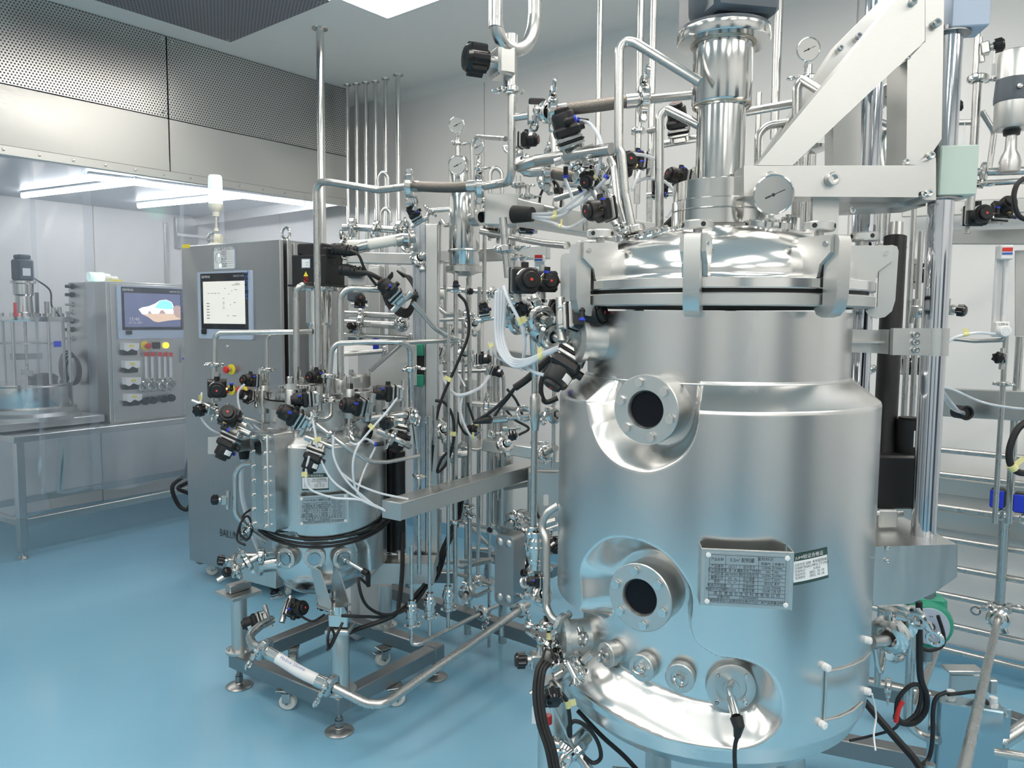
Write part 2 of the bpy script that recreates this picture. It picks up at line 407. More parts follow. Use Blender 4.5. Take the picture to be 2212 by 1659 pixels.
    # swivel castor: z up, wheel bottom at 0, height .10
    a = MB(); a.box((0, 0, .097), (.07, .055, .006), None, .002); a.cyl((0, 0, .08), (0, 0, .096), .02); a.box((.006, .019, .062), (.034, .004, .05), None, .002); a.box((.006, -.019, .062), (.034, .004, .05), None, .002); a.box((-.002, 0, .084), (.045, .042, .006), None, .002); a.box((.034, 0, .075), (.035, .028, .004), None, .001)
    b = MB(); b.lathe([(.018, -.014), (.031, -.013), (.035, -.009), (.035, .009), (.031, .013), (.018, .014)], frame((.008, 0, .035), (0, 1, 0)), 20)
    c = MB(); c.cyl((.008, -.023, .035), (.008, .023, .035), .006, seg=10)
    proto('castor', [('castor', a, 'steel', None, None), ('wheel', b, 'silicone', 0, None), ('axle', c, 'dark_steel', 0, None)])
    # levelling foot: base at 0, top at .16
    a = MB(); a.lathe([(.052, 0), (.055, .006), (.05, .014), (.034, .024), (.018, .030), (.016, .036)], None, 28); b = MB()
    b.cyl((0, 0, .03), (0, 0, .165), .0095); b.hexa(Tz(.045), .018, .045); b.hexa(Tz(.094), .015, .014)
    proto('foot', [('levelling_foot', a, 'cast', None, None), ('threaded_stud', b, 'dark_steel', 0, None)])
    a = MB(); a.hexa(Tz(0), .010, .008); a.lathe([(.0105, 0), (.0105, .001)], None, 12)
    proto('bolt', [('bolt', a, 'polished', None, None)])
    a = MB(); a.lathe([(.0001, 0), (.010, 0), (.010, .011), (.009, .012), (.006, .012), (.006, .006), (.0001, .006)], None, 14)
    proto('socket_bolt', [('bolt', a, 'polished', None, None)])
build_protos()
GROUPLESS = None
def pipe(name, spec, r, label, cat='pipe', R=None, m='steel', clamps=(), group=None, seg=12, smooth=False, checks=()):
    pts = path(spec); q = spline(pts) if smooth else fillet(pts, R or r * 3.2)
    o = solo(name, MB().tube(q, r, seg), m, pts[0], label, cat, group)
    for k in clamps:  # (segment index, fraction[, scale, roll])
        i, t = k[0], k[1]; a, b = pts[i], pts[i + 1]; p = a.lerp(b, t)
        Mx = frame(p, b - a) @ Matrix.Rotation(math.radians(k[3] if len(k) > 3 else 40), 4, 'Z')
        place('clamp', Mx, o, s=(k[2] if len(k) > 2 else 1) * max(r / .0127, .72))
    for k in checks:
        i, t = k[0], k[1]; a, b = pts[i], pts[i + 1]; place('check_valve', frame(a.lerp(b, t), b - a), o, s=(k[2] if len(k) > 2 else 1) * r / .0127)
    return o
def cable(spec, r, label, m='rubber', cat='cable', tags=(), group=None, name='cable', seg=8):
    pts = path(spec); q = spline(pts)
    o = solo(name, MB().tube(q, r, seg), m, pts[0], label, cat, group)
    for t in tags:
        i = int(t * (len(q) - 2)); d = q[i + 1] - q[i]
        b = MB(); b.lathe([(r * 1.35, -.009), (r * 1.35, .009)], frame(q[i], d), 10); b.box((r * 2.4, 0, 0), (r * 3.5, .0015, .016), frame(q[i], d, (0, 0, 1)))
        part('tape_tag', b, 'pale_yellow', o)
    return o
def hose(spec, label, r=.0042, tags=(), group=None): return cable(spec, r, label, 'hose', 'hose', tags, group, 'air_hose')
def valve(px, py, g, d, pd, label, s=1.0, key='valve', group=None):
    if key == 'valve': s *= .74
    return place(key, frame(P(px, py, g), D(*d), D(*pd)), None, 'diaphragm_valve' if key == 'valve' else 'hand_valve', label, 'valve', group, s)
def gauge(px, py, g, d, label, s=1.0):
    z = D(*d); return place('gauge', frame(P(px, py, g), z, Vector((0, 0, -1))), None, 'pressure_gauge', label, 'gauge', None, s)
# ================================================================= the room
X0, Y0 = -3.2, -3.6
def slab(name, c, size, m, kind='structure'): return solo(name, MB().box((0, 0, 0), size, Matrix.Translation(c)), m, c, kind=kind)
slab('floor', ((X0 + X_WALL) / 2, (Y0 + Y_WALL) / 2, -.05), (X_WALL - X0 + .2, Y_WALL - Y0 + .2, .1), 'floor')
slab('ceiling', ((X0 + X_WALL) / 2, (Y0 + Y_WALL) / 2, H_CEIL + .05), (X_WALL - X0 + .2, Y_WALL - Y0 + .2, .1), 'ceiling')
# far right wall in sandwich panels with shallow joints
wr = slab('wall_right', (X_WALL + .06, (Y0 + Y_WALL) / 2, H_CEIL / 2), (.1, Y_WALL - Y0, H_CEIL), 'wall')
for i in range(9):
    y = Y0 + .02 + i * 1.18
    part('panel', MB().box((X_WALL + .005, y + .5875, H_CEIL / 2), (.012, 1.172, H_CEIL), None, .002), 'wall', wr)
wl = slab('wall_left', ((X0 + X_WALL) / 2, Y_WALL + .06, H_CEIL / 2), (X_WALL - X0, .1, H_CEIL), 'wall')
for i in range(6):
    part('panel', MB().box((X_WALL - .0 - i * 1.18 - .5875, Y_WALL + .005, H_CEIL / 2), (1.172, .012, H_CEIL), None, .002), 'wall', wl)
slab('wall_back', (X0 - .05, (Y0 + Y_WALL) / 2, H_CEIL / 2), (.1, Y_WALL - Y0, H_CEIL), 'wall')
slab('wall_front', ((X0 + X_WALL) / 2, Y0 - .05, H_CEIL / 2), (X_WALL - X0, .1, H_CEIL), 'wall')
# concave ceiling cove along the right wall
b = MB(); n = 8; R = .07
pr = [(X_WALL - .001, H_CEIL - R)] + [(X_WALL - R + R * math.cos(t), H_CEIL - R + R * math.sin(t)) for t in [math.pi / 2 * i / n for i in range(n + 1)]][::1]
pr = [(X_WALL - R * (1 - math.cos(math.pi / 2 * i / n)), H_CEIL - R * (1 - math.sin(math.pi / 2 * i / n))) for i in range(n + 1)]
b.prism([(p[0], p[1]) for p in pr] + [(X_WALL, H_CEIL)], Y_HOOD - Y0, Matrix(((1, 0, 0, 0), (0, 0, 1, Y0), (0, 1, 0, 0), (0, 0, 0, 1))))
solo('trim_1', b, 'ceiling', (X_WALL, 0, H_CEIL), kind='structure')
slab('baseboard_right', (X_WALL - .012, 1.5, .04), (.012, 10, .08), 'floor')
# ---- ceiling lamps
for i, (x, y, sx_, sy_) in enumerate(PANELS):
    c = (x + sx_ / 2, y + sy_ / 2, H_CEIL - .006)
    lab = 'bright flat ceiling lamp panel at the top edge beside the dark ceiling filter' if i == 0 else 'flat ceiling lamp panel outside the view above and behind the camera'
    t = thing('ceiling_light', c, lab, 'lamp', None if i == 0 else 'ceiling lamps outside the view')
    fr = MB()
    for s in (-1, 1):
        fr.box((c[0] + s * sx_ / 2, c[1], c[2]), (.02, sy_ + .02, .014), None, .002); fr.box((c[0], c[1] + s * sy_ / 2, c[2]), (sx_ - .02, .02, .014), None, .002)
    part('frame', fr, 'white', t); part('diffuser', MB().box((c[0], c[1], c[2] - .001), (sx_ - .02, sy_ - .02, .006)), 'panel_light', t)
# ---- dark ceiling filter plate
a, b_ = onZ(497, 88, 3.165), onZ(734, 11, 3.165)
t = thing('ceiling_filter', (a.x, a.y, 3.2), 'dark grey perforated square air filter plate hung under the ceiling', 'air filter')
w_ = a.y - b_.y
part('housing', MB().box((a.x - w_ / 2, a.y - w_ / 2, 3.183), (w_, w_, .034), None, .002), 'ceiling', t)
part('perforated_plate', MB().box((a.x - w_ / 2, a.y - w_ / 2, 3.163), (w_ + .02, w_ + .02, .005), None, .001), 'filter_perf', t)
for i in range(2):
    for j in range(2): place('socket_bolt', frame((a.x - .03 - i * (w_ - .06), a.y - .03 - j * (w_ - .06), 3.161), (0, 0, -1)), t, 'screw', s=.7)
# ---- laminar flow hood across the far half of the room
ZR = onY(360, 381, Y_HOOD).z; ZP = onY(362, 256, Y_HOOD).z; XS = onY(362, 200, Y_HOOD).x; XE = onY(751, 300, Y_HOOD).x
t = thing('air_hood', (XE, Y_HOOD, ZR), 'stainless laminar flow hood with perforated upper panels hung from the ceiling', 'air hood')
xs = [XS - 2.3, XS, XE]; HOODP = []
for i in range(2):
    x0, x1 = xs[i] + .004, xs[i + 1] - .004
    c = Vector(((x0 + x1) / 2, Y_HOOD, (ZP + H_CEIL) / 2))
    o = part('perforated_panel', MB().box(tuple(c), (x1 - x0, .006, H_CEIL - ZP - .004), None, .001), 'perforated', t)
    for (u, v) in ((-1, -1), (1, -1), (-1, 1), (1, 1)):
        place('socket_bolt', frame(c + Vector((u * ((x1 - x0) / 2 - .025), -.004, v * ((H_CEIL - ZP) / 2 - .03))), (0, -1, 0)), t, 'screw', s=.7)
    # gently dented skirt sheet
    nx, nz = 24, 8; sk = MB(); vs = []; fs = []
    for k in range(nz + 1):
        for j in range(nx + 1):
            x = x0 + (x1 - x0) * j / nx; z = ZR + .03 + (ZP - ZR - .034) * k / nz
            d = .004 * math.sin(3.1 * x + i) * math.sin(math.pi * k / nz) + .003 * math.sin(7 * x + 2 * z * 5)
            vs.append((x, Y_HOOD - .004 + d * math.sin(math.pi * j / nx), z))
    for k in range(nz):
        for j in range(nx): q = k * (nx + 1) + j; fs.append((q, q + 1, q + nx + 2, q + nx + 1))
    sk.add(vs, fs); sk.box(((x0 + x1) / 2, Y_HOOD + .01, (ZR + ZP) / 2), (x1 - x0, .01, ZP - ZR - .01)); part('skirt_panel', sk, 'plate', t)
part('bottom_rail', MB().box(((xs[0] + XE) / 2, Y_HOOD - .012, ZR + .004), (XE - xs[0], .03, .05), None, .003), 'plate', t)
rv = 0
x = XE - .06
while x > xs[0]:
    part('rivet', MB().lathe([(.008, 0), (.006, .004), (.0001, .005)], frame((x, Y_HOOD - .0275, ZR + .004), (0, -1, 0)), 10), 'polished', t); x -= .165
part('end_panel', MB().box((XE - .002, (Y_HOOD + Y_WALL) / 2, (ZR + H_CEIL) / 2), (.006, Y_WALL - Y_HOOD, H_CEIL - ZR)), 'plate', t)
part('soffit', MB().box(((xs[0] + XE) / 2, (Y_HOOD + Y_WALL) / 2, ZR + .085), (XE - xs[0], Y_WALL - Y_HOOD - .02, .02)), 'hood_inner', t)
part('backing', MB().box(((xs[0] + XE) / 2, Y_HOOD + .06, (ZP + H_CEIL) / 2), (XE - xs[0], .01, H_CEIL - ZP)), 'hood_inner', t)
# tubes under the hood
ZT = ZR + .045
for (p0, p1, lab) in (((190, 382), (655, 439), 'long bright tube lamp just behind the hood rail'), ((50, 423), (300, 393), 'bright tube lamp under the hood at the far left'),
                      ((300, 445), (520, 424), 'bright tube lamp under the hood behind the signal tower')):
    a, b_ = onZ(p0[0], p0[1], ZT), onZ(p1[0], p1[1], ZT)
    if a.y < Y_HOOD + .05: a.y = Y_HOOD + .05
    if b_.y < Y_HOOD + .05: b_.y = Y_HOOD + .05
    q = thing('tube_lamp', a, lab, 'lamp')
    part('fitting', MB().beam(a + Vector((0, 0, .022)), b_ + Vector((0, 0, .022)), .05, .014), 'white', q)
    part('tube', MB().cyl(a, b_, .018, seg=12), 'tube_light', q)
# ---- clear strip curtains
def curtain(x0, x1, zb, lab, yoff, seed, zt=None):
    rnd = random.Random(seed); n, m_ = 40, 22; vs = []; fs = []
    ph = [rnd.uniform(0, 6) for _ in range(4)]; zt = zt or ZR - .01
    for k in range(m_ + 1):
        for j in range(n + 1):
            s, t_ = j / n, k / m_; z = zt + (zb - zt) * t_ + .012 * math.sin(9 * s + ph[2]) * t_
            x = x0 + (x1 - x0) * s
            y = Y_HOOD + .0 + yoff + t_ ** 1.3 * (.018 * math.sin(5.5 * s + ph[0]) + .012 * math.sin(13 * s + 2 * t_ + ph[1])) + .004 * math.sin(30 * t_ + 11 * s + ph[3]) + (.03 * (t_ - .93) / .07 * math.sin(3 * s + ph[3]) if t_ > .93 else 0)
            vs.append((x, y, z))
    for k in range(m_):
        for j in range(n): q = k * (n + 1) + j; fs.append((q, q + 1, q + n + 2, q + n + 1))
    o = solo('strip_curtain', MB().add(vs, fs), 'pvc', (x0, Y_HOOD, zt), lab, 'curtain')
    return o
cx = [onY(p, 700, Y_HOOD).x for p in (-160, 75, 190, 405, 490, 700)]
cz = lambda px, py: onY(px, py, Y_HOOD).z
curtain(cx[0], cx[1] + .03, cz(60, 1110), 'clear soft curtain strip at the far left in front of the glass reactor', .012, 1)
curtain(cx[1], cx[2] + .04, cz(130, 1068), 'clear soft curtain strip hanging in front of the bench leg', 0, 2)
curtain(cx[2], cx[3], cz(300, 1046), 'wide clear soft curtain strip in front of the bench cabinet screen', .012, 3)
curtain(cx[3] - .03, cx[4], cz(405, 1020), 'narrow clear curtain strip with a torn edge beside the signal tower', 0, 4)
curtain(cx[4] - .03, cx[5], cz(500, 1000), 'clear curtain strip at the right behind the grey control cabinet', .012, 5)
# ---- ceiling-fed vertical pipes
def flanged(px, py, r, zb_py, lab, grp=None, R=.03):
    a = onZ(px, py, H_CEIL); o = solo('ceiling_pipe', MB().tube([a, up(a, zb_py)], r, 14), 'polished', a, lab, 'pipe', grp)
    part('ceiling_flange', MB().lathe([(r, -.008), (r * 2.0, -.006), (r * 2.1, 0)], Matrix.Translation(a), 20), 'polished', o); return o
flanged(691, 61, .0225, 900, 'thick polished vertical pipe dropping from a ceiling flange behind the black drive unit')
for px, py, r, zb, k in ((750, 183, .013, 690, 'leftmost'), (770, 181, .014, 700, 'second from the left'), (790, 178, .014, 705, 'third from the left'), (811, 176, .014, 690, 'fourth from the left'), (833, 170, .014, 660, 'fifth from the left'), (860, 162, .017, 700, 'rightmost and thickest')):
    flanged(px, py, r, zb, 'thin vertical steel pipe by the far corner, %s of the six' % k, 'vertical pipes by the far corner')
# ================================================================= control cabinets, bench and glass reactor
def hit(px, py, p0, n):
    d = V(M3 @ ray(px, py)); o = Vector((0, 0, EYE)); return o + d * ((p0 - o).dot(n) / d.dot(n))
def quad_on(px0, py0, px1, py1, p0, xd, n):
    """centre, width, height of an upright rectangle given by two pixel corners on a vertical plane"""
    a, b = hit(px0, py0, p0, n), hit(px1, py1, p0, n); c = (a + b) / 2
    return c, abs((b - a).dot(xd)), abs(b.z - a.z)
def rounded(w, h, r, n=4):
    o = []
    for (sx, sy, a0) in ((1, 1, 0), (-1, 1, 90), (-1, -1, 180), (1, -1, 270)):
        for k in range(n + 1):
            a = math.radians(a0 + 90 * k / n); o.append((sx * (w / 2 - r) + r * math.cos(a), sy * (h / 2 - r) + r * math.sin(a)))
    return o
# ---- grey control cabinet
A = onZ(413, 1210, .10); xd = V(M3 @ np.array([.861, -.509, 0])).normalized(); nin = UP.cross(xd).normalized()
Wd, Dp, zt = .815, .60, zrow(A, 531)
CM = Matrix(((xd.x, nin.x, 0, A.x), (xd.y, nin.y, 0, A.y), (xd.z, nin.z, 1, A.z), (0, 0, 0, 1)))
h_ = zt - A.z
t = thing('control_cabinet', (A.x, A.y, 0), 'tall grey control cabinet on castors with a touch screen and red stop button', 'cabinet'); CAB = t
part('body', MB().box((Wd / 2, Dp / 2 + .02, h_ / 2), (Wd, Dp - .03, h_), CM, .004), 'cabinet', t)
dr = part('door', MB().box((Wd / 2 - .002, .0, h_ / 2), (Wd - .006, .026, h_ - .006), CM, .004), 'cabinet', t)
for s in (0, 1):
    sp_ = part('side_panel', MB().box((Wd * s + (.006 if s else -.006), Dp / 2 + .03, h_ / 2), (.012, Dp - .08, h_ - .03), CM, .003), 'cabinet', t)
NF = -nin; pf = A + NF * .013
c, w_, hh = quad_on(430, 588, 549, 734, pf, xd, nin)
FM = frame(c, NF, xd)
def fm(px, py, off=.0, p=pf, x=xd, n_=nin): return frame(hit(px, py, p, n_) - n_ * off, -n_, x)
# frame(): x = hint, so local x runs right, y runs ... fix to have y up
def face(c, n, x):
    x = Vector(x).normalized(); y = Vector((0, 0, 1)); y = (y - n * y.dot(n)).normalized(); x = y.cross(n)
    return Matrix(((x.x, y.x, n.x, c[0]), (x.y, y.y, n.y, c[1]), (x.z, y.z, n.z, c[2]), (0, 0, 0, 1)))
FM = face(c, NF, xd)
sc_ = part('screen_frame', MB().prism(rounded(w_, hh, .008), .012, FM), 'bezel', t)
cs, ws, hs = quad_on(437, 592, 541, 712, pf, xd, nin); SM = face(cs + NF * .0125, NF, xd)
part('screen_glass', MB().prism(rounded(ws, hs, .003), .002, SM), 'screen_black', sc_)
c2, w2, h2 = quad_on(443, 609, 535, 700, pf, xd, nin); DM = face(c2 + NF * .0148, NF, xd)
part('display', MB().box((0, 0, 0), (w2, h2, .001), DM), 'hmi', sc_)
pr = MB(); rnd = random.Random(3)
for (u, v, l) in [(-.36, .22, .05), (-.28, .22, .05), (-.20, .22, .05), (-.12, .22, .05), (.0, .1, .04), (.0, .01, .04), (0, -.03, .04), (0, -.1, .04), (.0, -.14, .04), (.04, .33, .03), (.2, .27, .03), (.13, .2, .03), (.29, .3, .05), (.16, -.05, .03), (.26, 0, .05), (.1, -.31, .04), (.25, -.31, .09), (.33, .44, .1), (.30, .41, .18)]:
    pr.box((u * w2, v * h2, .001), (l * w2, .012 * h2, .0006), DM)
for k in range(6): pr.box((-.38 * w2, (-.02 - .07 * k) * h2, .001), (.07 * w2, .02 * h2, .0006), DM)
part('screen_print', pr, 'cabinet', sc_)
txt(t, 'SIEMENS', face(cs + NF * .0152 + UP * (hs * .44) - xd * ws * .38, NF, xd), .020, 'white')
txt(t, 'SIMATIC HMI', face(cs + NF * .0152 + UP * (hs * .44) + xd * ws * .32, NF, xd), .015, 'bezel')
txt(t, 'TOUCH', face(cs + NF * .0152 + xd * (ws * .475) + UP * hs * .28, NF, xd) @ Matrix.Rotation(-math.pi / 2, 4, 'Z'), .044, 'print_blue')
part('usb_cover', MB().box((0, 0, .007), (.034, .03, .014), face(hit(446, 716, pf, nin) + NF * .01, NF, xd), .003), 'black', t)
# status board
c3, w3, h3 = quad_on(463, 534, 509, 581, pf, xd, nin); BM = face(c3, NF, xd)
bd = part('status_board', MB().prism(rounded(w3, h3, .008), .006, BM), 'bezel', t)
o = part('board_face', MB().prism(rounded(w3 - .008, h3 - .008, .006), .0008, BM @ Matrix.Translation((0, 0, .006))), 'white', bd)
B2 = BM @ Matrix.Translation((0, 0, .0072))
b = MB(); b.ring(B2 @ Matrix.Translation((-w3 * .24, h3 * .0, 0)), w3 * .17, .0016, 24, 5, 1); b.box((0, h3 * .33, 0), (w3 * .9, .001, .0006), B2)
for k in range(7): b.box((w3 * .28, h3 * (.22 - .095 * k), 0), (w3 * .36, .0012, .0006), B2)
part('board_print', b, 'cabinet', bd)
part('board_marker', MB().box((-w3 * .17, -h3 * .33, .0005), (w3 * .10, h3 * .14, .001), B2).box((-w3 * .24, h3 * .13, .001), (.006, .018, .001), B2), 'lamp_green', bd)
txt(t, '生产设备状态标识牌', B2 @ Matrix.Translation((0, h3 * .405, 0)), .0205)
txt(t, '设备名称\n设备编号\n生 产 部\n物料名称\n负 责 人\n使用日期\n有效期至', B2 @ Matrix.Translation((w3 * .0, h3 * -.06, 0)), .0125, sx=.9, space=1.05)
# warning sticker
c4, w4, h4 = quad_on(391, 527, 408, 534, pf, xd, nin)
part('yellow_sticker', MB().box((0, 0, 0), (w4 * .95, h4, .001), face(c4 + UP * -.004 + xd * .012 + NF * .001, NF, xd)), 'yellow', t)
def stop_button(px, py, par, p0, n, x, s=1.0, open_=True):
    c = hit(px, py, p0, n); Mx = face(c, -n, x) @ Matrix.Scale(s, 4)
    q = part('stop_button', MB().lathe([(.011, 0), (.011, .030)], Mx, 16), 'steel', par)
    part('button_cap', MB().lathe([(.012, .026), (.019, .030), (.020, .038), (.018, .044), (.0001, .047)], Mx, 20), 'red', q)
    part('yellow_disc', MB().lathe([(.030, 0), (.030, .003), (.0145, .0035)], Mx, 24), 'yellow', q)
stop_button(500, 798, t, pf, nin, xd, 1.0); stop_button(500, 842, t, pf, nin, xd); stop_button(527, 842, t, pf, nin, xd, .95)
part('door_lock', MB().lathe([(.012, 0), (.010, .004), (.0001, .005)], face(hit(491, 748, pf, nin), NF, xd), 14), 'polished', t)
for cxx, L in ((.10, .04), (Wd - .1, .04)):
    pp = CM @ Vector((cxx, .12, h_)); b = MB(); b.lathe([(.022, 0), (.02, .012), (.012, .018)], Matrix.Translation(pp), 16); b.ring(frame(pp + UP * .048, NF), .030, .0075, 24, 8)
    part('lifting_eye', b, 'polished', t)
b = hit(466, 1160, pf, nin); cc = face(hit(505, 1157, pf, nin) + NF * .001, NF, xd)
txt(t, 'BAILUN BIO', cc, .062, 'ink', sx=.72)
for (u, v) in ((.09, .09), (Wd - .1, .09), (.09, Dp - .1), (Wd - .1, Dp - .1)):
    pp = CM @ Vector((u, v, -.1)); place('castor', Matrix.Translation(pp) @ Matrix.Rotation(2.2 + u * 3, 4, 'Z'), t)
part('castor_brake', MB().box((0, 0, 0), (.06, .045, .006), Matrix.Translation(CM @ Vector((.06, .03, -.012))), .002), 'steel', t)
# signal tower
pp = hit(468, 524, A + nin * .1, nin); pp.z = A.z + h_
t = thing('signal_tower', pp, 'cream signal tower lamp glowing green on top of the control cabinet', 'signal lamp')
z = lambda py: zrow(pp, py)
part('foot', MB().lathe([(.055, 0), (.045, .012), (.03, .018), (.0001, .018)], Matrix.Translation(pp), 20).box((0, 0, .04), (.03, .028, .06), Matrix.Translation(pp), .008).cyl(pp + RIGHT * .03 + UP * .045, pp - RIGHT * .005 + UP * .045, .024), 'cream', t)
part('stem', MB().cyl((pp.x, pp.y, z(500)), (pp.x, pp.y, z(462)), .011), 'steel', t)
part('lower_collar', MB().lathe([(.014, z(500) + 0), (.014, z(493))], Matrix.Translation((pp.x, pp.y, 0)), 14), 'cream', t); part('collar', MB().lathe([(.018, z(468)), (.021, z(458)), (.036, z(452)), (.039, z(446)), (.039, z(441))], Matrix.Translation((pp.x, pp.y, 0)), 24), 'cream', t)
part('lit_segment', MB().lathe([(.0375, z(441)), (.0375, z(420))], Matrix.Translation((pp.x, pp.y, 0)), 24), 'lamp_green', t, 'green glowing lens')
part('clear_segment', MB().lathe([(.0375, z(420)), (.0375, z(406)), (.039, z(405)), (.0385, z(383)), (.034, z(379)), (.0001, z(379))], Matrix.Translation((pp.x, pp.y, 0)), 24), 'lamp_clear', t)
# ---- bench
HB = .80
c0 = onZ(28, 944, HB); c1 = onZ(404, 889, HB); bx = (c1 - c0); bx.z = 0; bx = V(M3 @ np.array([math.sin(math.radians(33)), math.cos(math.radians(33)), 0])); by = UP.cross(bx)
BMx = Matrix(((bx.x, by.x, 0, c0.x), (bx.y, by.y, 0, c0.y), (0, 0, 1, 0), (0, 0, 0, 1)))
LB, WB = 2.05, .75
t = thing('steel_bench', (c0.x, c0.y, 0), 'stainless steel bench behind the clear curtain', 'bench')
part('bench_top', MB().box((LB / 2, WB / 2, HB - .022), (LB, WB, .044), BMx, .004), 'satin', t)
for u in (.05, LB - .05):
    for v in (.05, WB - .05):
        l = part('leg', MB().box((u, v, .05 + (HB - .09) / 2), (.05, .05, HB - .09), BMx, .004), 'satin', t)
        part('foot', MB().lathe([(.03, 0), (.03, .006), (.018, .02), (.009, .022), (.009, .055)], BMx @ Matrix.Translation((u, v, 0)), 16), 'steel', l)
part('lower_rail', MB().box((LB / 2, .05, .235), (LB - .1, .038, .045), BMx, .003), 'satin', t)
part('lower_rail', MB().box((LB / 2, WB - .05, .235), (LB - .1, .038, .045), BMx, .003), 'satin', t)
for u in (.05, LB - .05): part('end_rail', MB().box((u, WB / 2, .235), (.038, WB - .14, .045), BMx, .003), 'satin', t)
# ---- bench cabinet
q0 = hit(238, 892, BMx @ Vector((0, .10, 0)), by); q0.z = HB
fx = xd; fn = nin     # same heading as the big cabinet
W2, D2 = .68, .50
ztop = zrow(q0, 607); h2_ = ztop - HB
bxd = V(M3 @ np.array([.985, .17, 0])).normalized(); bn = UP.cross(bxd)
bxd = bx.copy(); bn = UP.cross(bxd)
KM = Matrix(((bxd.x, bn.x, 0, q0.x), (bxd.y, bn.y, 0, q0.y), (0, 0, 1, HB), (0, 0, 0, 1)))
t = thing('bench_cabinet', q0, 'stainless bench cabinet with a screen, dial gauges and knobs behind the curtain', 'cabinet')
part('body', MB().box((W2 / 2, D2 / 2, h2_ / 2), (W2, D2, h2_), KM, .004), 'satin', t)
pq = q0 - bn * .002; NQ = -bn
dd = part('door', MB().box((W2 / 2, -.006, h2_ / 2), (W2 - .05, .012, h2_ - .03), KM, .003), 'satin', t)
pq = q0 - bn * .0125
c, w_, hh = quad_on(250, 617, 402, 730, pq, bxd, bn); sf = part('screen_frame', MB().prism(rounded(w_, hh, .008), .012, face(c, NQ, bxd)), 'bezel', t)
c, w_, hh = quad_on(259, 619, 395, 712, pq, bxd, bn); part('screen_glass', MB().prism(rounded(w_, hh, .003), .002, face(c + NQ * .0122, NQ, bxd)), 'screen_black', sf)
txt(t, 'SIEMENS', face(c + NQ * .0152 + UP * (hh * .43) - bxd * w_ * .40, NQ, bxd), .022, 'white')
txt(t, 'SIMATIC IPC', face(c + NQ * .0152 + UP * (hh * .42) + bxd * w_ * .36, NQ, bxd), .016, 'white')
txt(t, 'TOUCH', face(c + NQ * .0152 + bxd * (w_ * .475) + UP * hh * .2, NQ, bxd) @ Matrix.Rotation(-math.pi / 2, 4, 'Z'), .045, 'print_blue')
c, w_, hh = quad_on(265, 632, 388, 706, pq, bxd, bn); DM = face(c + NQ * .0148, NQ, bxd)
part('display', MB().box((0, 0, 0), (w_, hh, .001), DM), 'scene_dark', sf)
S = lambda pts, k, m_: part('picture', MB().prism([(u * w_, v * hh) for u, v in pts], .0004, DM @ Matrix.Translation((0, 0, .0006 + k * .0004))), m_, sf)
S([(-.26, .02), (-.2, .08), (-.08, .12), (.03, .2), (.12, .3), (.24, .33), (.34, .26), (.38, .1), (.42, -.1), (.5, -.05), (.5, -.27), (.3, -.3), (.08, -.36), (0, -.33), (-.1, -.2), (-.2, -.12)], 0, 'scene_cloud')
S([(.03, .08), (.12, .28), (.24, .31), (.33, .24), (.37, .05), (.2, .04)], 1, 'scene_sky')
S([(-.2, -.12), (.1, -.10), (.5, -.09), (.5, -.27), (.3, -.3), (.08, -.36), (0, -.33), (-.1, -.2)], 2, 'scene_sand')
S([(.37, -.1), (.36, .1), (.42, .16), (.5, .14), (.5, -.24), (.42, -.2)], 3, 'scene_rock')
S([(-.10, -.11), (-.08, -.02), (-.06, -.03), (-.03, -.11)], 3, 'scene_rock'); S([(.10, -.10), (.13, 0), (.17, .01), (.2, -.04), (.22, -.1)], 3, 'scene_rock')
txt(t, '15:46', DM @ Matrix.Translation((-w_ * .34, -hh * .27, .003)), .036, 'white'); txt(t, '4月19日, 星期一', DM @ Matrix.Translation((-w_ * .31, -hh * .38, .003)), .016, 'white')
part('usb_cover', MB().box((0, 0, .006), (.045, .028, .014), face(hit(276, 718, pq, bn) + NQ * .01, NQ, bxd), .004), 'black', t)
stop_button(313, 747, t, pq, bn, bxd, 1.15)
part('selector_switch', MB().box((0, 0, .012), (.05, .05, .02), face(hit(337, 746, pq, bn), NQ, bxd), .006), 'black', t)
part('lit_button', MB().lathe([(.022, 0), (.022, .010), (.018, .014), (.0001, .016)], face(hit(358, 746, pq, bn), NQ, bxd), 20), 'amber_lamp', t)
for k, (px, py) in enumerate(((276, 755), (278, 793), (280, 829), (282, 864))):
    Mx = face(hit(px, py, pq, bn), NQ, bxd)
    q = part('pump_head', MB().prism(rounded(.105, .08, .012), .03, Mx).cyl((Mx @ Vector((0, 0, .03))), (Mx @ Vector((0, 0, .045))), .03), 'black', t)
    bb = MB(); bb.prism([(-.055, -.0), (-.03, -.012), (0, .006), (.035, -.008), (.058, .004), (.058, .044), (-.055, .05)], .05, Mx); part('pump_cover', bb, 'white', q)
    part('yellow_sticker', MB().box((0, .027, .0515), (.035, .014, .001), Mx), 'yellow', q)
for k, px in enumerate((313, 326, 342, 354, 366)):
    Mx = face(hit(px, 790, pq, bn), NQ, bxd); q = part('flow_meter', MB().box((0, -.005, .012), (.030, .20, .02), Mx, .004), 'clear', t)
    part('meter_tube', MB().cyl(Mx @ Vector((0, -.09, .013)), Mx @ Vector((0, .08, .013)), .007), 'white', q)
    part('meter_label', MB().box((0, .085, .023), (.032, .03, .001), Mx), 'red', q); part('meter_knob', MB().cyl(Mx @ Vector((0, -.095, .01)), Mx @ Vector((0, -.095, .045)), .012), 'polished', q)
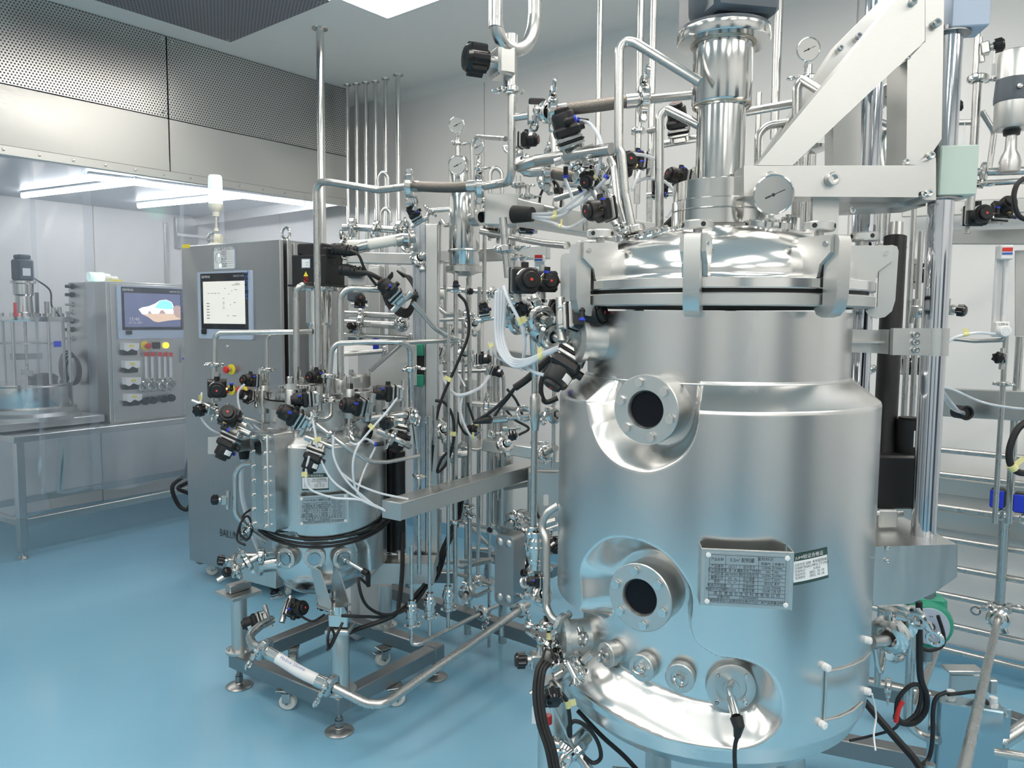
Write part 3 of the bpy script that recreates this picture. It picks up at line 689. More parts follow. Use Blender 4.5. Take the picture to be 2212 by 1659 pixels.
for k, (px, py) in enumerate(((307, 835), (326, 834), (349, 833), (366, 831))):
    Mx = face(hit(px, py, pq, bn) + NQ * .022, NQ, bxd) @ Matrix.Rotation(-math.pi / 2, 4, 'Z')
    g = part('gauge', MB().lathe([(.001, -.022), (.037, -.022), (.041, .004), (.036, .008), (.035, .003)], Mx, 24), 'polished', t)
    part('gauge_dial', MB().lathe([(.036, .003), (.0001, .003)], Mx, 20, False), 'paper', g)
    part('gauge_needle', MB().box((0, 0, .005), (.045, .003, .001), Mx @ Matrix.Rotation(.7, 4, 'Z')), 'ink', g)
for px, py in ((307, 866), (324, 864), (349, 861), (364, 859)):
    Mx = face(hit(px, py, pq, bn), NQ, bxd); part('regulator_knob', MB().lathe([(.014, 0), (.014, .018), (.027, .02), (.029, .034), (.025, .055), (.0001, .058)], Mx, 16), 'black', t)
hd = face(hit(393, 766, pq, bn), NQ, bxd); q = part('door_handle', MB().prism(rounded(.036, .12, .008), .012, hd), 'steel', t); part('lock', MB().lathe([(.009, .012), (.009, .016), (.0001, .016)], hd @ Matrix.Translation((0, -.03, 0)), 12), 'blue', q)
part('yellow_sticker', MB().box((0, 0, 0), (.10, .012, .001), face(hit(244, 604, pq, bn) + bxd * .02 - UP * .004, NQ, bxd)), 'yellow', t)
# sockets on its left flank
pl = q0.copy(); sd = -bxd
for k, py in enumerate((619, 637, 658, 675, 693, 712, 731)):
    p = hit(157, py, pl, bxd); stl = k in (2, 3, 6)
    b = MB(); b.cyl(p, p + sd * .05, .012 if not stl else .008).cyl(p, p + sd * .012, .02)
    part('cable_socket', b, 'steel' if stl else 'black', t)
cl = MB(); c = hit(168, 800, pl, bxd) + sd * .03
for k in range(4): cl.ring(frame(c + sd * .012 * k + UP * .006 * k, sd), .10 + .008 * k, .007, 28, 6)
M_ = None
solo('coiled_hose', cl, 'rubber', c, 'black hose coiled on the flank of the bench cabinet', 'hose')
# lamp lying on the bench cabinet
p = hit(212, 590, q0 + bn * .2, bn); p.z = ztop + .035
t = thing('beacon_lamp', p, 'clear and green beacon lamp lying on top of the bench cabinet', 'signal lamp')
part('lens', MB().cyl(p - bxd * .07, p + bxd * .01, .033, seg=18), 'lamp_clear', t); part('lit_lens', MB().cyl(p + bxd * .01, p + bxd * .03, .034, seg=18), 'lamp_green', t)
part('base', MB().cyl(p + bxd * .03, p + bxd * .08, .033, .026, 18).box(tuple(p + bxd * .11 - UP * .012), (.06, .05, .045), None, .012), 'cream', t)
# ---- wall socket box far behind
p = onY(398, 510, Y_WALL); t = thing('wall_bracket', p, 'small grey conduit bracket on the far wall above the bench cabinet', 'bracket')
part('back_plate', MB().box((p.x, Y_WALL - .03, p.z + .02), (.2, .05, .28), None, .004), 'cabinet', t); part('arm', MB().cyl((p.x - .1, Y_WALL - .08, p.z), (p.x + .3, Y_WALL - .08, p.z), .015), 'white', t)
part('conduit', MB().box((p.x - .18, Y_WALL - .02, p.z - .55), (.03, .03, 1.3), None, .003), 'plate', t)
# ---- glass reactor on the bench
bc = hit(62, 884, BMx @ Vector((0, .42, 0)), by); gz = HB
g = (M3.T @ np.array([bc.x, bc.y, 0]))[1]
def RZ(py): return zrow(bc, py)
t = thing('glass_reactor', (bc.x, bc.y, HB), 'glass bench reactor with steel columns, black motor and flat base at the far left', 'reactor')
M0 = Matrix.Translation((bc.x, bc.y, 0))
base = Matrix(((bx.x, by.x, 0, bc.x), (bx.y, by.y, 0, bc.y), (0, 0, 1, 0), (0, 0, 0, 1)))
part('base_plate', MB().box((.02, .02, RZ(908)), (.70, .60, .05), base, .004), 'plate', t)
part('base_ring', MB().lathe([(.32, RZ(902)), (.32, RZ(893)), (.29, RZ(886)), (.29, RZ(878))], M0, 40), 'plate', t)
part('heater_band', MB().lathe([(.262, RZ(880)), (.268, RZ(876)), (.268, RZ(832)), (.275, RZ(829)), (.275, RZ(826))], M0, 40), 'polished', t)
part('glass_wall', MB().lathe([(.225, RZ(832)), (.225, RZ(692))], M0, 40, False), 'clear', t)
part('lid', MB().lathe([(.285, RZ(694)), (.287, RZ(691)), (.287, RZ(684)), (.0001, RZ(683))], M0, 40), 'polished', t)
for k in range(8):
    a = k * math.pi / 4 + .2; q = Vector((bc.x + .262 * math.cos(a), bc.y + .262 * math.sin(a), 0)); part('column', MB().cyl(q + UP * RZ(828), q + UP * RZ(676), .010), 'polished', t)
part('baffle_plate', MB().lathe([(.19, RZ(742)), (.19, RZ(739)), (.0001, RZ(739))], M0, 30), 'steel', t)
part('stirrer', MB().cyl((bc.x, bc.y, RZ(830)), (bc.x, bc.y, RZ(690)), .010).box((0, 0, RZ(770)), (.2, .012, .04), M0, .002).box((0, 0, RZ(805)), (.012, .2, .04), M0, .002), 'steel', t)
part('inner_pot', MB().lathe([(.08, RZ(826)), (.09, RZ(815)), (.06, RZ(808)), (.0001, RZ(806))], M0 @ Matrix.Translation((.09, -.03, 0)), 18), 'black', t)
part('motor_mount', MB().lathe([(.085, RZ(684)), (.085, RZ(676)), (.055, RZ(674)), (.05, RZ(640)), (.062, RZ(636)), (.062, RZ(614)), (.075, RZ(612)), (.075, RZ(607))], M0, 24), 'polished', t)
part('motor', MB().box((0, 0, (RZ(607) + RZ(560)) / 2), (.105, .105, RZ(560) - RZ(607)), base, .012).box((0, 0, RZ(560) + .015), (.08, .08, .03), base, .01), 'slate', t)
part('motor_label', MB().box((0, -.0535, RZ(588)), (.05, .001, .05), base), 'paper', t)
for k, (r_, u, v, py, m_) in enumerate(((.015, .17, .05, 650, 'steel'), (.012, .2, -.06, 662, 'steel'), (.012, -.17, .06, 664, 'steel'), (.010, -.12, -.14, 655, 'red'), (.014, .1, -.18, 664, 'steel'), (.012, .13, .1, 630, 'black'), (.012, .22, .02, 668, 'steel'), (.012, -.21, -.05, 670, 'steel'))):
    q = base @ Vector((u, v, 0)); part('port', MB().cyl((q.x, q.y, RZ(684)), (q.x, q.y, RZ(py)), r_).cyl((q.x, q.y, RZ(683)), (q.x, q.y, RZ(677)), r_ * 1.8), m_, t)
part('blue_label', MB().box((.09, -.235, RZ(742)), (.05, .002, .04), base), 'blue', t)
part('motor_cable', MB().tube(spline([Vector((bc.x, bc.y, 0)) + bx * a + by * b_ + UP * RZ(y) for a, b_, y in ((.06, -.02, 600), (.14, -.06, 625), (.13, -.1, 660), (.17, -.12, 683))]), .006, 8), 'rubber', t)
cable([(395, 1030, 5.3), (372, 1052, 5.2), (385, 1090, 5.2), (405, 1100, 5.2), (412, 1070, 5.3), (385, 1055, 5.35), (410, 1040, 5.4)], .014, 'thick black cable looped under the bench beside the cabinet')
part('junction_strip', MB().box((LB - .18, .2, .27), (.3, .16, .03), BMx, .004), 'rubber', bpy.data.objects['steel_bench'])
# ================================================================= large jacketed tank
def jacket(axis, Rs, prof, recesses, nth, nz_, name, m, parent, phis=(-115, 115), depth_r=None, hole=None):
    """prof: outer profile [(r,z)] from bottom to top, resampled; recesses: list of polygons [(phi_deg, z, ramp width)] on the outer skin"""
    pr = np.array(prof); L = np.concatenate([[0], np.cumsum(np.hypot(np.diff(pr[:, 0]), np.diff(pr[:, 1])))])
    t = np.linspace(0, L[-1], nz_); t = np.unique(np.concatenate([t, L])); rr = np.interp(t, L, pr[:, 0]); zz = np.interp(t, L, pr[:, 1])
    ph = np.radians(np.concatenate([np.linspace(phis[0], phis[1], nth), np.linspace(phis[1], phis[0] + 360, 70)[1:-1]]))
    c0 = math.atan2(-axis[1], -axis[0])  # direction towards the camera
    Rm = pr[:, 0].max(); PH, ZZ = np.meshgrid(ph, zz); RR = np.repeat(rr[:, None], len(ph), 1); f = np.zeros_like(PH)
    S = (np.where(PH > math.pi, PH - 2 * math.pi, PH)) * Rm
    for poly in recesses:
        n0 = len(poly); sm = [poly[0]]
        for i in range(1, n0 - 2):
            a_, b_, c_, d_ = [np.array(poly[k]) for k in (i - 1, i, i + 1, i + 2)]
            for u in (0, .2, .4, .6, .8):
                if i in (1, n0 - 3): sm.append(tuple(b_ + (c_ - b_) * u)); continue
                t1 = (c_ - a_) / 2; t2 = (d_ - b_) / 2; Lc = np.hypot(*((c_ - b_)[:2] * (math.radians(1) * Rm, 1)))
                for t_ in (t1, t2):
                    l_ = np.hypot(*(t_[:2] * (math.radians(1) * Rm, 1))); t_ *= min(1, 1.1 * Lc / (l_ + 1e-9))
                h0 = 2 * u ** 3 - 3 * u * u + 1; h1 = u ** 3 - 2 * u * u + u; h2 = -2 * u ** 3 + 3 * u * u; h3 = u ** 3 - u * u
                sm.append(tuple(h0 * b_ + h1 * t1 + h2 * c_ + h3 * t2))
        poly = sm + list(poly[-2:])
        pts = [(math.radians(p[0]) * Rm, p[1], p[2]) for p in poly]; n = len(pts); best = np.full(S.shape, 1e9); wid = np.full(S.shape, .05); ins = np.zeros(S.shape, bool)
        for i in range(n):
            x1, y1, w1 = pts[i]; x2, y2, w2 = pts[(i + 1) % n]; dx, dy = x2 - x1, y2 - y1; LL = dx * dx + dy * dy + 1e-12
            u = np.clip(((S - x1) * dx + (ZZ - y1) * dy) / LL, 0, 1); d = np.hypot(S - x1 - u * dx, ZZ - y1 - u * dy)
            k = d < best; best = np.where(k, d, best); wid = np.where(k, w1 + (w2 - w1) * u, wid)
            cond = ((y1 > ZZ) != (y2 > ZZ)) & (S < (x2 - x1) * (ZZ - y1) / (y2 - y1 + 1e-12) + x1); ins ^= cond
        q = np.clip(np.where(ins, best / wid, 0), 0, 1); q = q * q * (3 - 2 * q) * .35 + q * .65
        f = np.maximum(f, q)
    RI = np.minimum(RR, depth_r(ZZ)) if depth_r else np.minimum(RR, Rs)
    R_ = RR + (RI - RR) * f
    # camera right is +phi
    A = c0 + PH
    X = axis[0] + R_ * np.cos(A); Y = axis[1] + R_ * np.sin(A)
    nr, nc = PH.shape; me = bpy.data.meshes.new(name); V_ = np.stack([X, Y, ZZ], -1).reshape(-1, 3) - np.array([*ORG[parent.name]])
    i = np.arange(nr - 1)[:, None] * nc; j = np.arange(nc)[None, :]; j2 = (j + 1) % nc
    F = np.stack([i + j, i + j2, i + nc + j2, i + nc + j], -1).reshape(-1, 4)
    me.vertices.add(len(V_)); me.vertices.foreach_set('co', V_.ravel()); me.loops.add(F.size); me.loops.foreach_set('vertex_index', F.ravel().astype(np.int32))
    me.polygons.add(len(F)); me.polygons.foreach_set('loop_start', np.arange(0, F.size, 4, dtype=np.int32)); me.update(calc_edges=True); me.validate()
    me.shade_smooth(); me.set_sharp_from_angle(angle=.9); me.materials.append(MATS[m])
    o = link(name, me, parent); ORG[o.name] = ORG[parent.name]; return o
def cylhit(px, py, axis, R):
    d = M3 @ ray(px, py); a = d[0] ** 2 + d[1] ** 2; b = -2 * (d[0] * axis[0] + d[1] * axis[1]); c = axis[0] ** 2 + axis[1] ** 2 - R * R
    disc = b * b - 4 * a * c; t = (-b - math.sqrt(max(disc, 0))) / (2 * a); p = d * t
    ph = math.atan2(p[1] - axis[1], p[0] - axis[0]) - math.atan2(-axis[1], -axis[0]); ph = (ph + math.pi) % (2 * math.pi) - math.pi
    return math.degrees(ph), p[2] + EYE
def polar(axis, ph, r, z):
    a = math.atan2(-axis[1], -axis[0]) + math.radians(ph); return Vector((axis[0] + r * math.cos(a), axis[1] + r * math.sin(a), z))
def radial(axis, ph):
    a = math.atan2(-axis[1], -axis[0]) + math.radians(ph); return Vector((math.cos(a), math.sin(a), 0))
AX = H(.5262, 2.0043, 0); AX = (AX.x, AX.y)
BP = Vector((AX[0], AX[1], 0))
TK = thing('mixing_tank', BP, 'large polished steel jacketed mixing tank with round sight glasses at the front right', 'tank')
RJ, RSH = .400, .328
zt_ = lambda py, px=1562: zrow(BP, py)
sh = [(0.0001, .47), (.12, .478), (.24, .498), (.33, .535), (.375, .575), (.396, .62), (.40, .67), (.40, 1.355), (.398, 1.362), (.331, 1.414), (.328, 1.42)]
def innerR(z):
    return np.interp(z, [.47, .52, .56, .60, .66, .72], [.24, .27, .295, .312, .324, .328])
q = lambda px, py, w: (*cylhit(px, py, AX, RJ), w)
r1 = [(cylhit(1262, 900, AX, RJ)[0], 1.60, .05), q(1266, 872, .05), q(1275, 920, .055), q(1295, 965, .055), q(1330, 1000, .055), q(1375, 1017, .055), q(1405, 1019, .05), q(1440, 1008, .04), q(1475, 985, .03), q(1498, 950, .022), q(1508, 910, .018), q(1512, 870, .014), (cylhit(1512, 870, AX, RJ)[0], 1.60, .014)]
zL1, zL2 = cylhit(1240, 1318, AX, RJ)[1], cylhit(1232, 1487, AX, RJ)[1]
r2 = [(-125, zL1 + .01, .03), (-70, zL1 + .005, .03), q(1250, 1318, .03), q(1257, 1300, .05), q(1253, 1240, .055), q(1262, 1205, .055), q(1300, 1168, .05), q(1340, 1160, .045), q(1388, 1170, .035), q(1438, 1198, .025), q(1474, 1241, .02), q(1496, 1288, .018), q(1494, 1353, .018), q(1508, 1390, .02), q(1554, 1418, .022),
      q(1600, 1424, .025), q(1645, 1440, .035), q(1677, 1472, .045), q(1693, 1519, .05), q(1688, 1563, .055), q(1663, 1595, .06), q(1626, 1615, .065), q(1572, 1622, .07), q(1482, 1612, .075), q(1373, 1572, .08), q(1290, 1524, .08), q(1236, 1478, .08), (-70, zL2 + .0, .07), (-125, zL2, .07)]
jk = jacket(AX, RSH, sh, [r1, r2], 760, 330, 'jacket', 'shell', TK, depth_r=innerR)
def lm(prof, ph=None): return MB().lathe(prof, Matrix.Translation(BP), 72, False)
part('upper_shell', lm([(.328, 1.40), (.328, 1.575)]), 'shell', TK)
part('weld_seam', MB().ring(Matrix.Translation((AX[0], AX[1], 1.413)), .3315, .0022, 90, 6), 'plate', TK)
ZF = [1.586, 1.614, 1.623, 1.648]
part('lower_flange', lm([(.328, ZF[0]), (.371, ZF[0]), (.375, ZF[0] + .003), (.375, ZF[1] - .003), (.372, ZF[1]), (.33, ZF[1])]), 'plate', TK)
part('lid_gasket', lm([(.36, ZF[1]), (.36, ZF[2])]), 'rubber', TK)
dome = [(.333 * math.cos(t) ** .62, ZF[3] + .012 + .126 * math.sin(t) ** 1.0) for t in [math.pi / 2 * k / 40 for k in range(40)]] + [(.0001, ZF[3] + .138)]
LID = part('lid', MB().lathe([(.33, ZF[2]), (.372, ZF[2]), (.375, ZF[2] + .003), (.375, ZF[3] - .003), (.371, ZF[3]), (.337, ZF[3] + .001), (.334, ZF[3] + .005)] + dome, Matrix.Translation(BP), 128), 'dome', TK)
# hinged lid clamps
def lid_clamp(ph):
    n = radial(AX, ph); M = frame(polar(AX, ph, .375, ZF[0]), UP.cross(n), n)   # x outwards, y up?, z sideways
    M = Matrix(((n.x, 0, UP.cross(n).x, 0), (n.y, 0, UP.cross(n).y, 0), (0, 1, 0, 0), (0, 0, 0, 1))); M.translation = polar(AX, ph, .375, ZF[0])
    b = MB(); T = lambda z: M @ Matrix.Translation((0, 0, z))
    bar = [(.004, .004), (.004, .088), (-.012, .108), (-.012, .146), (.030, .150), (.040, .146), (.044, .135), (.042, .020), (.036, -.006), (.022, -.020), (.004, -.024), (-.012, -.018), (-.020, -.004)]
    b.prism(bar, .034, T(-.017)); c = part('lid_clamp', b, 'plate', TK)
    br = [(-.055, .062), (-.004, .062), (.002, .088), (.030, .112), (.030, .148), (-.062, .150), (-.066, .110)]
    b = MB(); b.prism(br, .010, T(.0175)).prism(br, .010, T(-.0275)); part('clamp_bracket', b, 'plate', TK)
    top = M @ Vector((-.030, .150, 0)); b = MB(); b.cyl(top - UP * .03, top + UP * .03, .010); part('clamp_screw', b, 'cast', c)
    b = MB(); b.lathe([(.010, .012), (.030, .012), (.033, .015), (.033, .029), (.030, .032), (.0001, .032)], Matrix.Translation(top), 28)
    part('clamp_knob', b, 'plate', c)
    b = MB()
    for k in range(4):
        d = n * math.cos(k * 1.571 + .5) + UP.cross(n) * math.sin(k * 1.571 + .5); b.cyl(top + UP * .022 + d * .031, top + UP * .022 + d * .0335, .0055, seg=10)
    part('knob_hole', b, 'rubber', c); p = M @ Vector((.016, .130, 0)); b = MB(); s = UP.cross(n); b.cyl(p - s * .030, p + s * .030, .006); part('pivot_pin', b, 'polished', c)
for ph in (-97, -52, -7, 38, 83, 128, 173, 218): lid_clamp(ph)
# sight glasses
def sight(px, py, Rf, R0, lean=0, nb=6, rot=0.0):
    ph, z = cylhit(px, py, AX, Rf); n = radial(AX, ph); c0 = polar(AX, ph, R0, z); c = polar(AX, ph, Rf, z); L = Rf - R0
    M = frame(c0, n, UP); o = part('sight_port', MB().lathe([(.088, -.02), (.083, .004), (.073, .010), (.073, L - .018), (.0775, L - .016), (.0775, L - .0025), (.0755, L), (.043, L), (.040, L - .006), (.040, L - .02), (.0001, L - .021)], M, 56), 'plate', TK)
    part('glass_disc', MB().lathe([(.040, L - .012), (.0001, L - .012)], M, 32, False), 'glass_dark', o)
    for k in range(nb):
        a = rot + 2 * math.pi * k / nb; place('bolt', M @ Matrix.Translation((.061 * math.cos(a), .061 * math.sin(a), L)), TK, 'bolt', s=1.05)
sight(1394, 885, .405, .30, rot=.25); sight(1381, 1291, .405, .29, rot=.2)
def port(px, py, Rf, R0, r, par=TK, ax=AX, m='plate', ring_=None, nb=0, dz=0.0):
    ph, z = cylhit(px, py, ax, Rf); n = (radial(ax, ph) + UP * dz).normalized(); c = polar(ax, ph, Rf, z); L = Rf - R0; c0 = c - n * L; M = frame(c0, n, UP)
    o = part('port', MB().lathe([(r * 1.12, 0), (r, .008), (r, L - .02), (r * 1.16, L - .018), (r * 1.16, L - .002), (r * 1.08, L), (r * .72, L), (r * .70, L - .004), (r * .4, L - .004), (r * .38, L - .002), (.0001, L - .002)], M, 32), m, par)
    if ring_: part('pull_ring', MB().ring(frame(c + n * .014, ring_), .013, .003, 20, 6).cyl(c - n * .003, c + n * .006, .005, seg=10), 'polished', o)
    for k in range(nb):
        a = .78 + 2 * math.pi * k / nb; place('socket_bolt', M @ Matrix.Translation((r * .95 * math.cos(a), r * .95 * math.sin(a), L)), par, 'bolt', s=.55)
    return o, c, n
port(1308, 1415, .358, .312, .026, ring_=D(.8, 0, .5)); port(1384, 1444, .356, .31, .028, ring_=D(.3, 1, .1)); port(1468, 1466, .356, .31, .029, ring_=D(.6, .5, .5))
o, c, n = port(1580, 1487, .345, .305, .047, nb=4)
PRB = (c, n)
# name plate on its bracket
ph, z = cylhit(1613, 1252, AX, .445); n = radial(AX, ph - 2.5); xr = UP.cross(n) ; ce = polar(AX, ph, .445, z); NM = face(ce, n, xr)
wN = .185; hN = .118
br = MB(); br.box((0, 0, 0), (wN, hN, .002), NM).box((-wN / 2, .0, -.028), (.0015, hN + .004, .056), NM).box((wN / 2, 0, -.028), (.0015, hN + .004, .056), NM).box((0, hN / 2 + .001, -.004), (wN, .0015, .010), NM)
br = part('plate_bracket', br, 'plate', TK)
part('name_plate', MB().prism(rounded(wN * .92, hN * .93, .003), .0012, NM @ Matrix.Translation((0, 0, .001))), 'nameplate', br, 'etched grey name plate with a table of text')
TABLE = [('产品名称', '', '', ''), ('产品编号', 'c20-217', '设计压力', '0.30MPa   0.33MPa'), ('压力容器类别', '第 Ⅰ 类', '最高允许工作压力', 'MPa     MPa'), ('产品标准', 'NB/T47003.1', '耐压试验压力', '0.42MPa   0.47MPa'), ('最高允许', '260   kg', '设计温度', '150℃    150℃'), ('容积', '0.2   m³', '工作介质', '纯化水   蒸汽'), ('制造许可级别', 'D', '主体材料', 'S31603   S30408'), ('制造许可证编号', 'TS2232', '制造日期', '2020年 11月 5日')]
def nameplate(par, NM, w, h, title):
    T = lambda x, y, z=.0026: NM @ Matrix.Translation((x * w, y * h, z)); b = MB(); W, Hh = .86, .86
    rows = [.43, .26, .19, .12, .05, -.02, -.09, -.16, -.23, -.30, -.36, -.43]
    for k, y in enumerate(rows): b.box((0, 0, 0), (W * w, .0005, .0003), T(0, y))
    for x, y0, y1 in ((-.43, .43, -.43), (.43, .43, -.43), (-.245, .43, -.23), (-.085, .26, -.23), (.125, .43, -.23), (.285, .33, -.16)): b.box((0, 0, 0), (.0005, (y0 - y1) * h, .0003), T(x, (y0 + y1) / 2))
    part('plate_lines', b, 'ink', par); s = .0085 * w / .185
    txt(par, title, T(-.06, .345), s * 1.25, sx=.85); txt(par, '产品名称', T(-.34, .345), s * .92, sx=.85); txt(par, '监检标记', T(.2, .385), s * .95); txt(par, '容器内    夹套内', T(.28, .30), s * .8)
    for k, (a, b_, c, d) in enumerate(TABLE[1:]):
        y = (rows[k + 1] + rows[k + 2]) / 2; txt(par, a, T(-.338, y), s * .92, sx=.85); txt(par, b_, T(-.165, y), s * .8, sx=.85); txt(par, c, T(.02, y), s * .92, sx=.8); txt(par, d, T(.28, y), s * .8, sx=.8)
    txt(par, '连 云 港 百 仑 生 化 科 技 有 限 公 司', T(0, -.265), s); txt(par, '设备代码          217022000002', T(-.1, -.33), s * .8); txt(par, '根据国家规定凡监督检验合格方可出厂该产品质量证明书', T(0, -.395), s * .78)
nameplate(br, NM, wN * .97, hN * 1.0, '0.2m³ 配制罐')
for i in (-1, 1):
    for j in (-1, 1): part('rivet', MB().lathe([(.0055, 0), (.005, .002), (.0001, .0028)], NM @ Matrix.Translation((i * wN * .43, j * hN * .42, .0018)), 14), 'white', br)
def badge(par, ax, px, py, R, w, h, tilt=0.0):
    ph, z = cylhit(px, py, ax, R); n = radial(ax, ph); M = face(polar(ax, ph, R, z), n, UP.cross(n)) @ Matrix.Rotation(tilt, 4, 'Z')
    def curved(x0, x1, y0, y1, off):
        b = MB(); k = 10; vs = []
        for i in range(k + 1):
            x = x0 + (x1 - x0) * i / k; zz = -(x * x) / (2 * R) + off; vs += [(x, y0, zz), (x, y1, zz)]
        b.add(vs, [(2 * i, 2 * i + 2, 2 * i + 3, 2 * i + 1) for i in range(k)], M); return b
    o = part('qualification_sticker', curved(-w / 2, w / 2, -h / 2, h / 2, .0010), 'dark_green', par, 'white and dark green sticker with handwriting')
    part('sticker_face', curved(-w * .48, w * .48, -h * .40, h * .27, .0016), 'paper', o)
    T = lambda x, y: M @ Matrix.Translation((x * w, y * h, .0026 - (x * w) ** 2 / (2 * R)))
    txt(par, '验证合格证', T(.07, .375), h * .15, 'white'); txt(par, 'JUMP', T(-.3, .37), h * .12, 'white', sx=1.2)
    txt(par, '设备名称:\n设备编号:\n安装地点:\n验证时间:\n有效期至:', T(-.3, -.06), h * .095, 'cabinet', space=1.12); txt(par, '200L 补料配制罐\nSG02-MFG-CY-M02\n2-053\n2021. 10. 19\n2022. 10. 18', T(.15, -.06), h * .11, 'ink', space=.98)
    return o
badge(TK, AX, 1751, 1224, RJ + .0005, .093, .069, .10)
# vent notch cock at plate, brass
p = polar(AX, cylhit(1524, 1213, AX, .42)[0], .42, cylhit(1524, 1213, AX, .42)[1]); part('brass_key', MB().cyl(p, p - UP * .026, .0035, seg=8).cyl(p + UP * .004, p - UP * .004, .005, seg=8), 'brass', TK)
# welded service door outline, lower right
def onjk(px, py, dr=.003): ph, z = cylhit(px, py, AX, RJ); return polar(AX, ph, RJ + dr, z)
pts = [(1878, 1408), (1862, 1425), (1840, 1436), (1815, 1444), (1784, 1450)]
part('hatch_seam', MB().tube([onjk(*p) for p in [(1783, 1448), (1781, 1500), (1778, 1556)]], .0028, 8).tube([onjk(*p) for p in reversed(pts)], .0028, 8).tube([onjk(*p) for p in [(1778, 1556), (1812, 1548), (1840, 1534), (1860, 1516)]], .0028, 8), 'plate', TK)
for px, py in ((1781, 1440), (1773, 1563), (1870, 1382), (1868, 1492)):
    a = onjk(px, py, 0); n = radial(AX, cylhit(px, py, AX, RJ)[0]); part('sealed_stub', MB().lathe([(.009, 0), (.0085, .012), (.006, .014), (.0001, .014)], frame(a, n), 14), 'white', TK)
cable([onjk(1870, 1495, .014), onjk(1873, 1540, .02), onjk(1868, 1580, .02), onjk(1862, 1612, .03)], .0022, 'thin white cord hanging from the sealed stub low on the large tank', 'white', 'cord')
# left upper nozzle with clamp
ph, z = cylhit(1292, 732, AX, RSH); ph = -58; n = (radial(AX, ph) * 1 + UP * .0).normalized(); c = polar(AX, ph, .33, z)
part('nozzle', MB().lathe([(.062, -.02), (.055, 0), (.052, .05), (.058, .052), (.058, .066), (.03, .068), (.03, .06), (.0001, .06)], frame(c - n * .012, n), 36), 'plate', TK)
# lid ports
def lport(px, py, r, h, g=None, tilt=0.0, nb=0, m='polished'):
    p0 = P(px, py, g); d = Vector((p0.x - AX[0], p0.y - AX[1], 0)); n = (UP + d * tilt).normalized(); M = frame(p0 - n * h, n)
    o = part('lid_port', MB().lathe([(r * .82, 0), (r * .82, h * .45), (r, h * .5), (r, h * .95), (r * .95, h), (r * .5, h), (r * .5, h * 1.1), (.0001, h * 1.1)], M, 30), m, TK)
    for k in range(nb):
        a = 2 * math.pi * k / nb + .3; place('bolt', M @ Matrix.Translation((r * .8 * math.cos(a), r * .8 * math.sin(a), h * .98)), TK, 'bolt', s=.6)
    return o
lport(1660, 478, .052, .05, 1.85, .7, 6); lport(1408, 500, .045, .06, 1.87, 1.6, 6); lport(1462, 493, .028, .045, 1.85, 1.0, 4); lport(1345, 506, .022, .05, 2.05, .8); lport(1705, 470, .02, .07, 2.0, .3); lport(1350, 478, .022, .05, 2.2, .3)
# agitator on the lid
AGM = Matrix.Translation(BP)
ag = thing('agitator_drive', (AX[0], AX[1], 1.78), 'stainless agitator column with dark slate gear motor on the large tank', 'agitator')
Z = lambda py: zrow(BP, py)
part('base_housing', MB().lathe([(.118, Z(492)), (.118, Z(463)), (.116, Z(461)), (.118, Z(459)), (.118, Z(440)), (.115, Z(438)), (.115, Z(400)), (.11, Z(398)), (.065, Z(397))], AGM, 56), 'polished', ag)
part('lower_column', MB().lathe([(.0605, Z(402)), (.0605, Z(226))], AGM, 48), 'polished', ag)
part('upper_column', MB().lathe([(.062, Z(236)), (.071, Z(230)), (.0745, Z(224)), (.0745, Z(100)), (.082, Z(92))], AGM, 48), 'polished', ag)
part('weld_bead', MB().ring(AGM @ Matrix.Translation((0, 0, Z(231))), .0705, .003, 48, 6).ring(AGM @ Matrix.Translation((0, 0, Z(97))), .079, .004, 48, 6), 'weld', ag)
part('top_flange', MB().lathe([(.07, Z(98)), (.113, Z(97)), (.116, Z(93)), (.116, Z(74)), (.113, Z(71)), (.09, Z(70))], AGM, 56), 'polished', ag)
part('adapter_ring', MB().lathe([(.113, Z(71)), (.113, Z(66)), (.09, Z(62)), (.06, Z(52))], AGM, 48), 'slate', ag)
mt = Matrix.Translation((AX[0], AX[1], 0)) @ Matrix.Rotation(math.radians(50), 4, 'Z')
gm = part('gear_motor', MB().lathe([(.06, Z(62)), (.075, Z(50)), (.088, Z(30)), (.092, Z(-90))], AGM, 40).box((-.02, -.015, Z(-20)), (.16, .17, Z(-110) - Z(40)), mt, .012), 'slate', ag)
fb = MB()
for k in range(9): fb.box((.10, -.055 + .014 * k, Z(-30)), (.10, .004, Z(-100) - Z(30)), mt, .001)
part('cooling_fin', fb, 'slate', gm)
part('bolt', MB().cyl(mt @ Vector((-.03, -.10, Z(5))), mt @ Vector((-.03, -.108, Z(5))), .01), 'slate', gm)
# floor legs of the large tank
for ph in (-62, 140, -160):
    a = polar(AX, ph, .405, 0)
    if ph == -62: a = P(1196, 1560, 1.98); a.z = 0
    l = part('leg', MB().cyl((a.x, a.y, .03), (a.x, a.y, .66), .042, seg=24), 'satin', TK)
    part('leg_foot', MB().lathe([(.06, 0), (.06, .01), (.045, .03)], Matrix.Translation((a.x, a.y, 0)), 24), 'satin', l)
    b = Vector((AX[0], AX[1], 0)) - a; b.normalize(); part('leg_bracket', MB().beam(a + UP * .60, a + b * .12 + UP * .60, .07, .08, .004), 'satin', l)
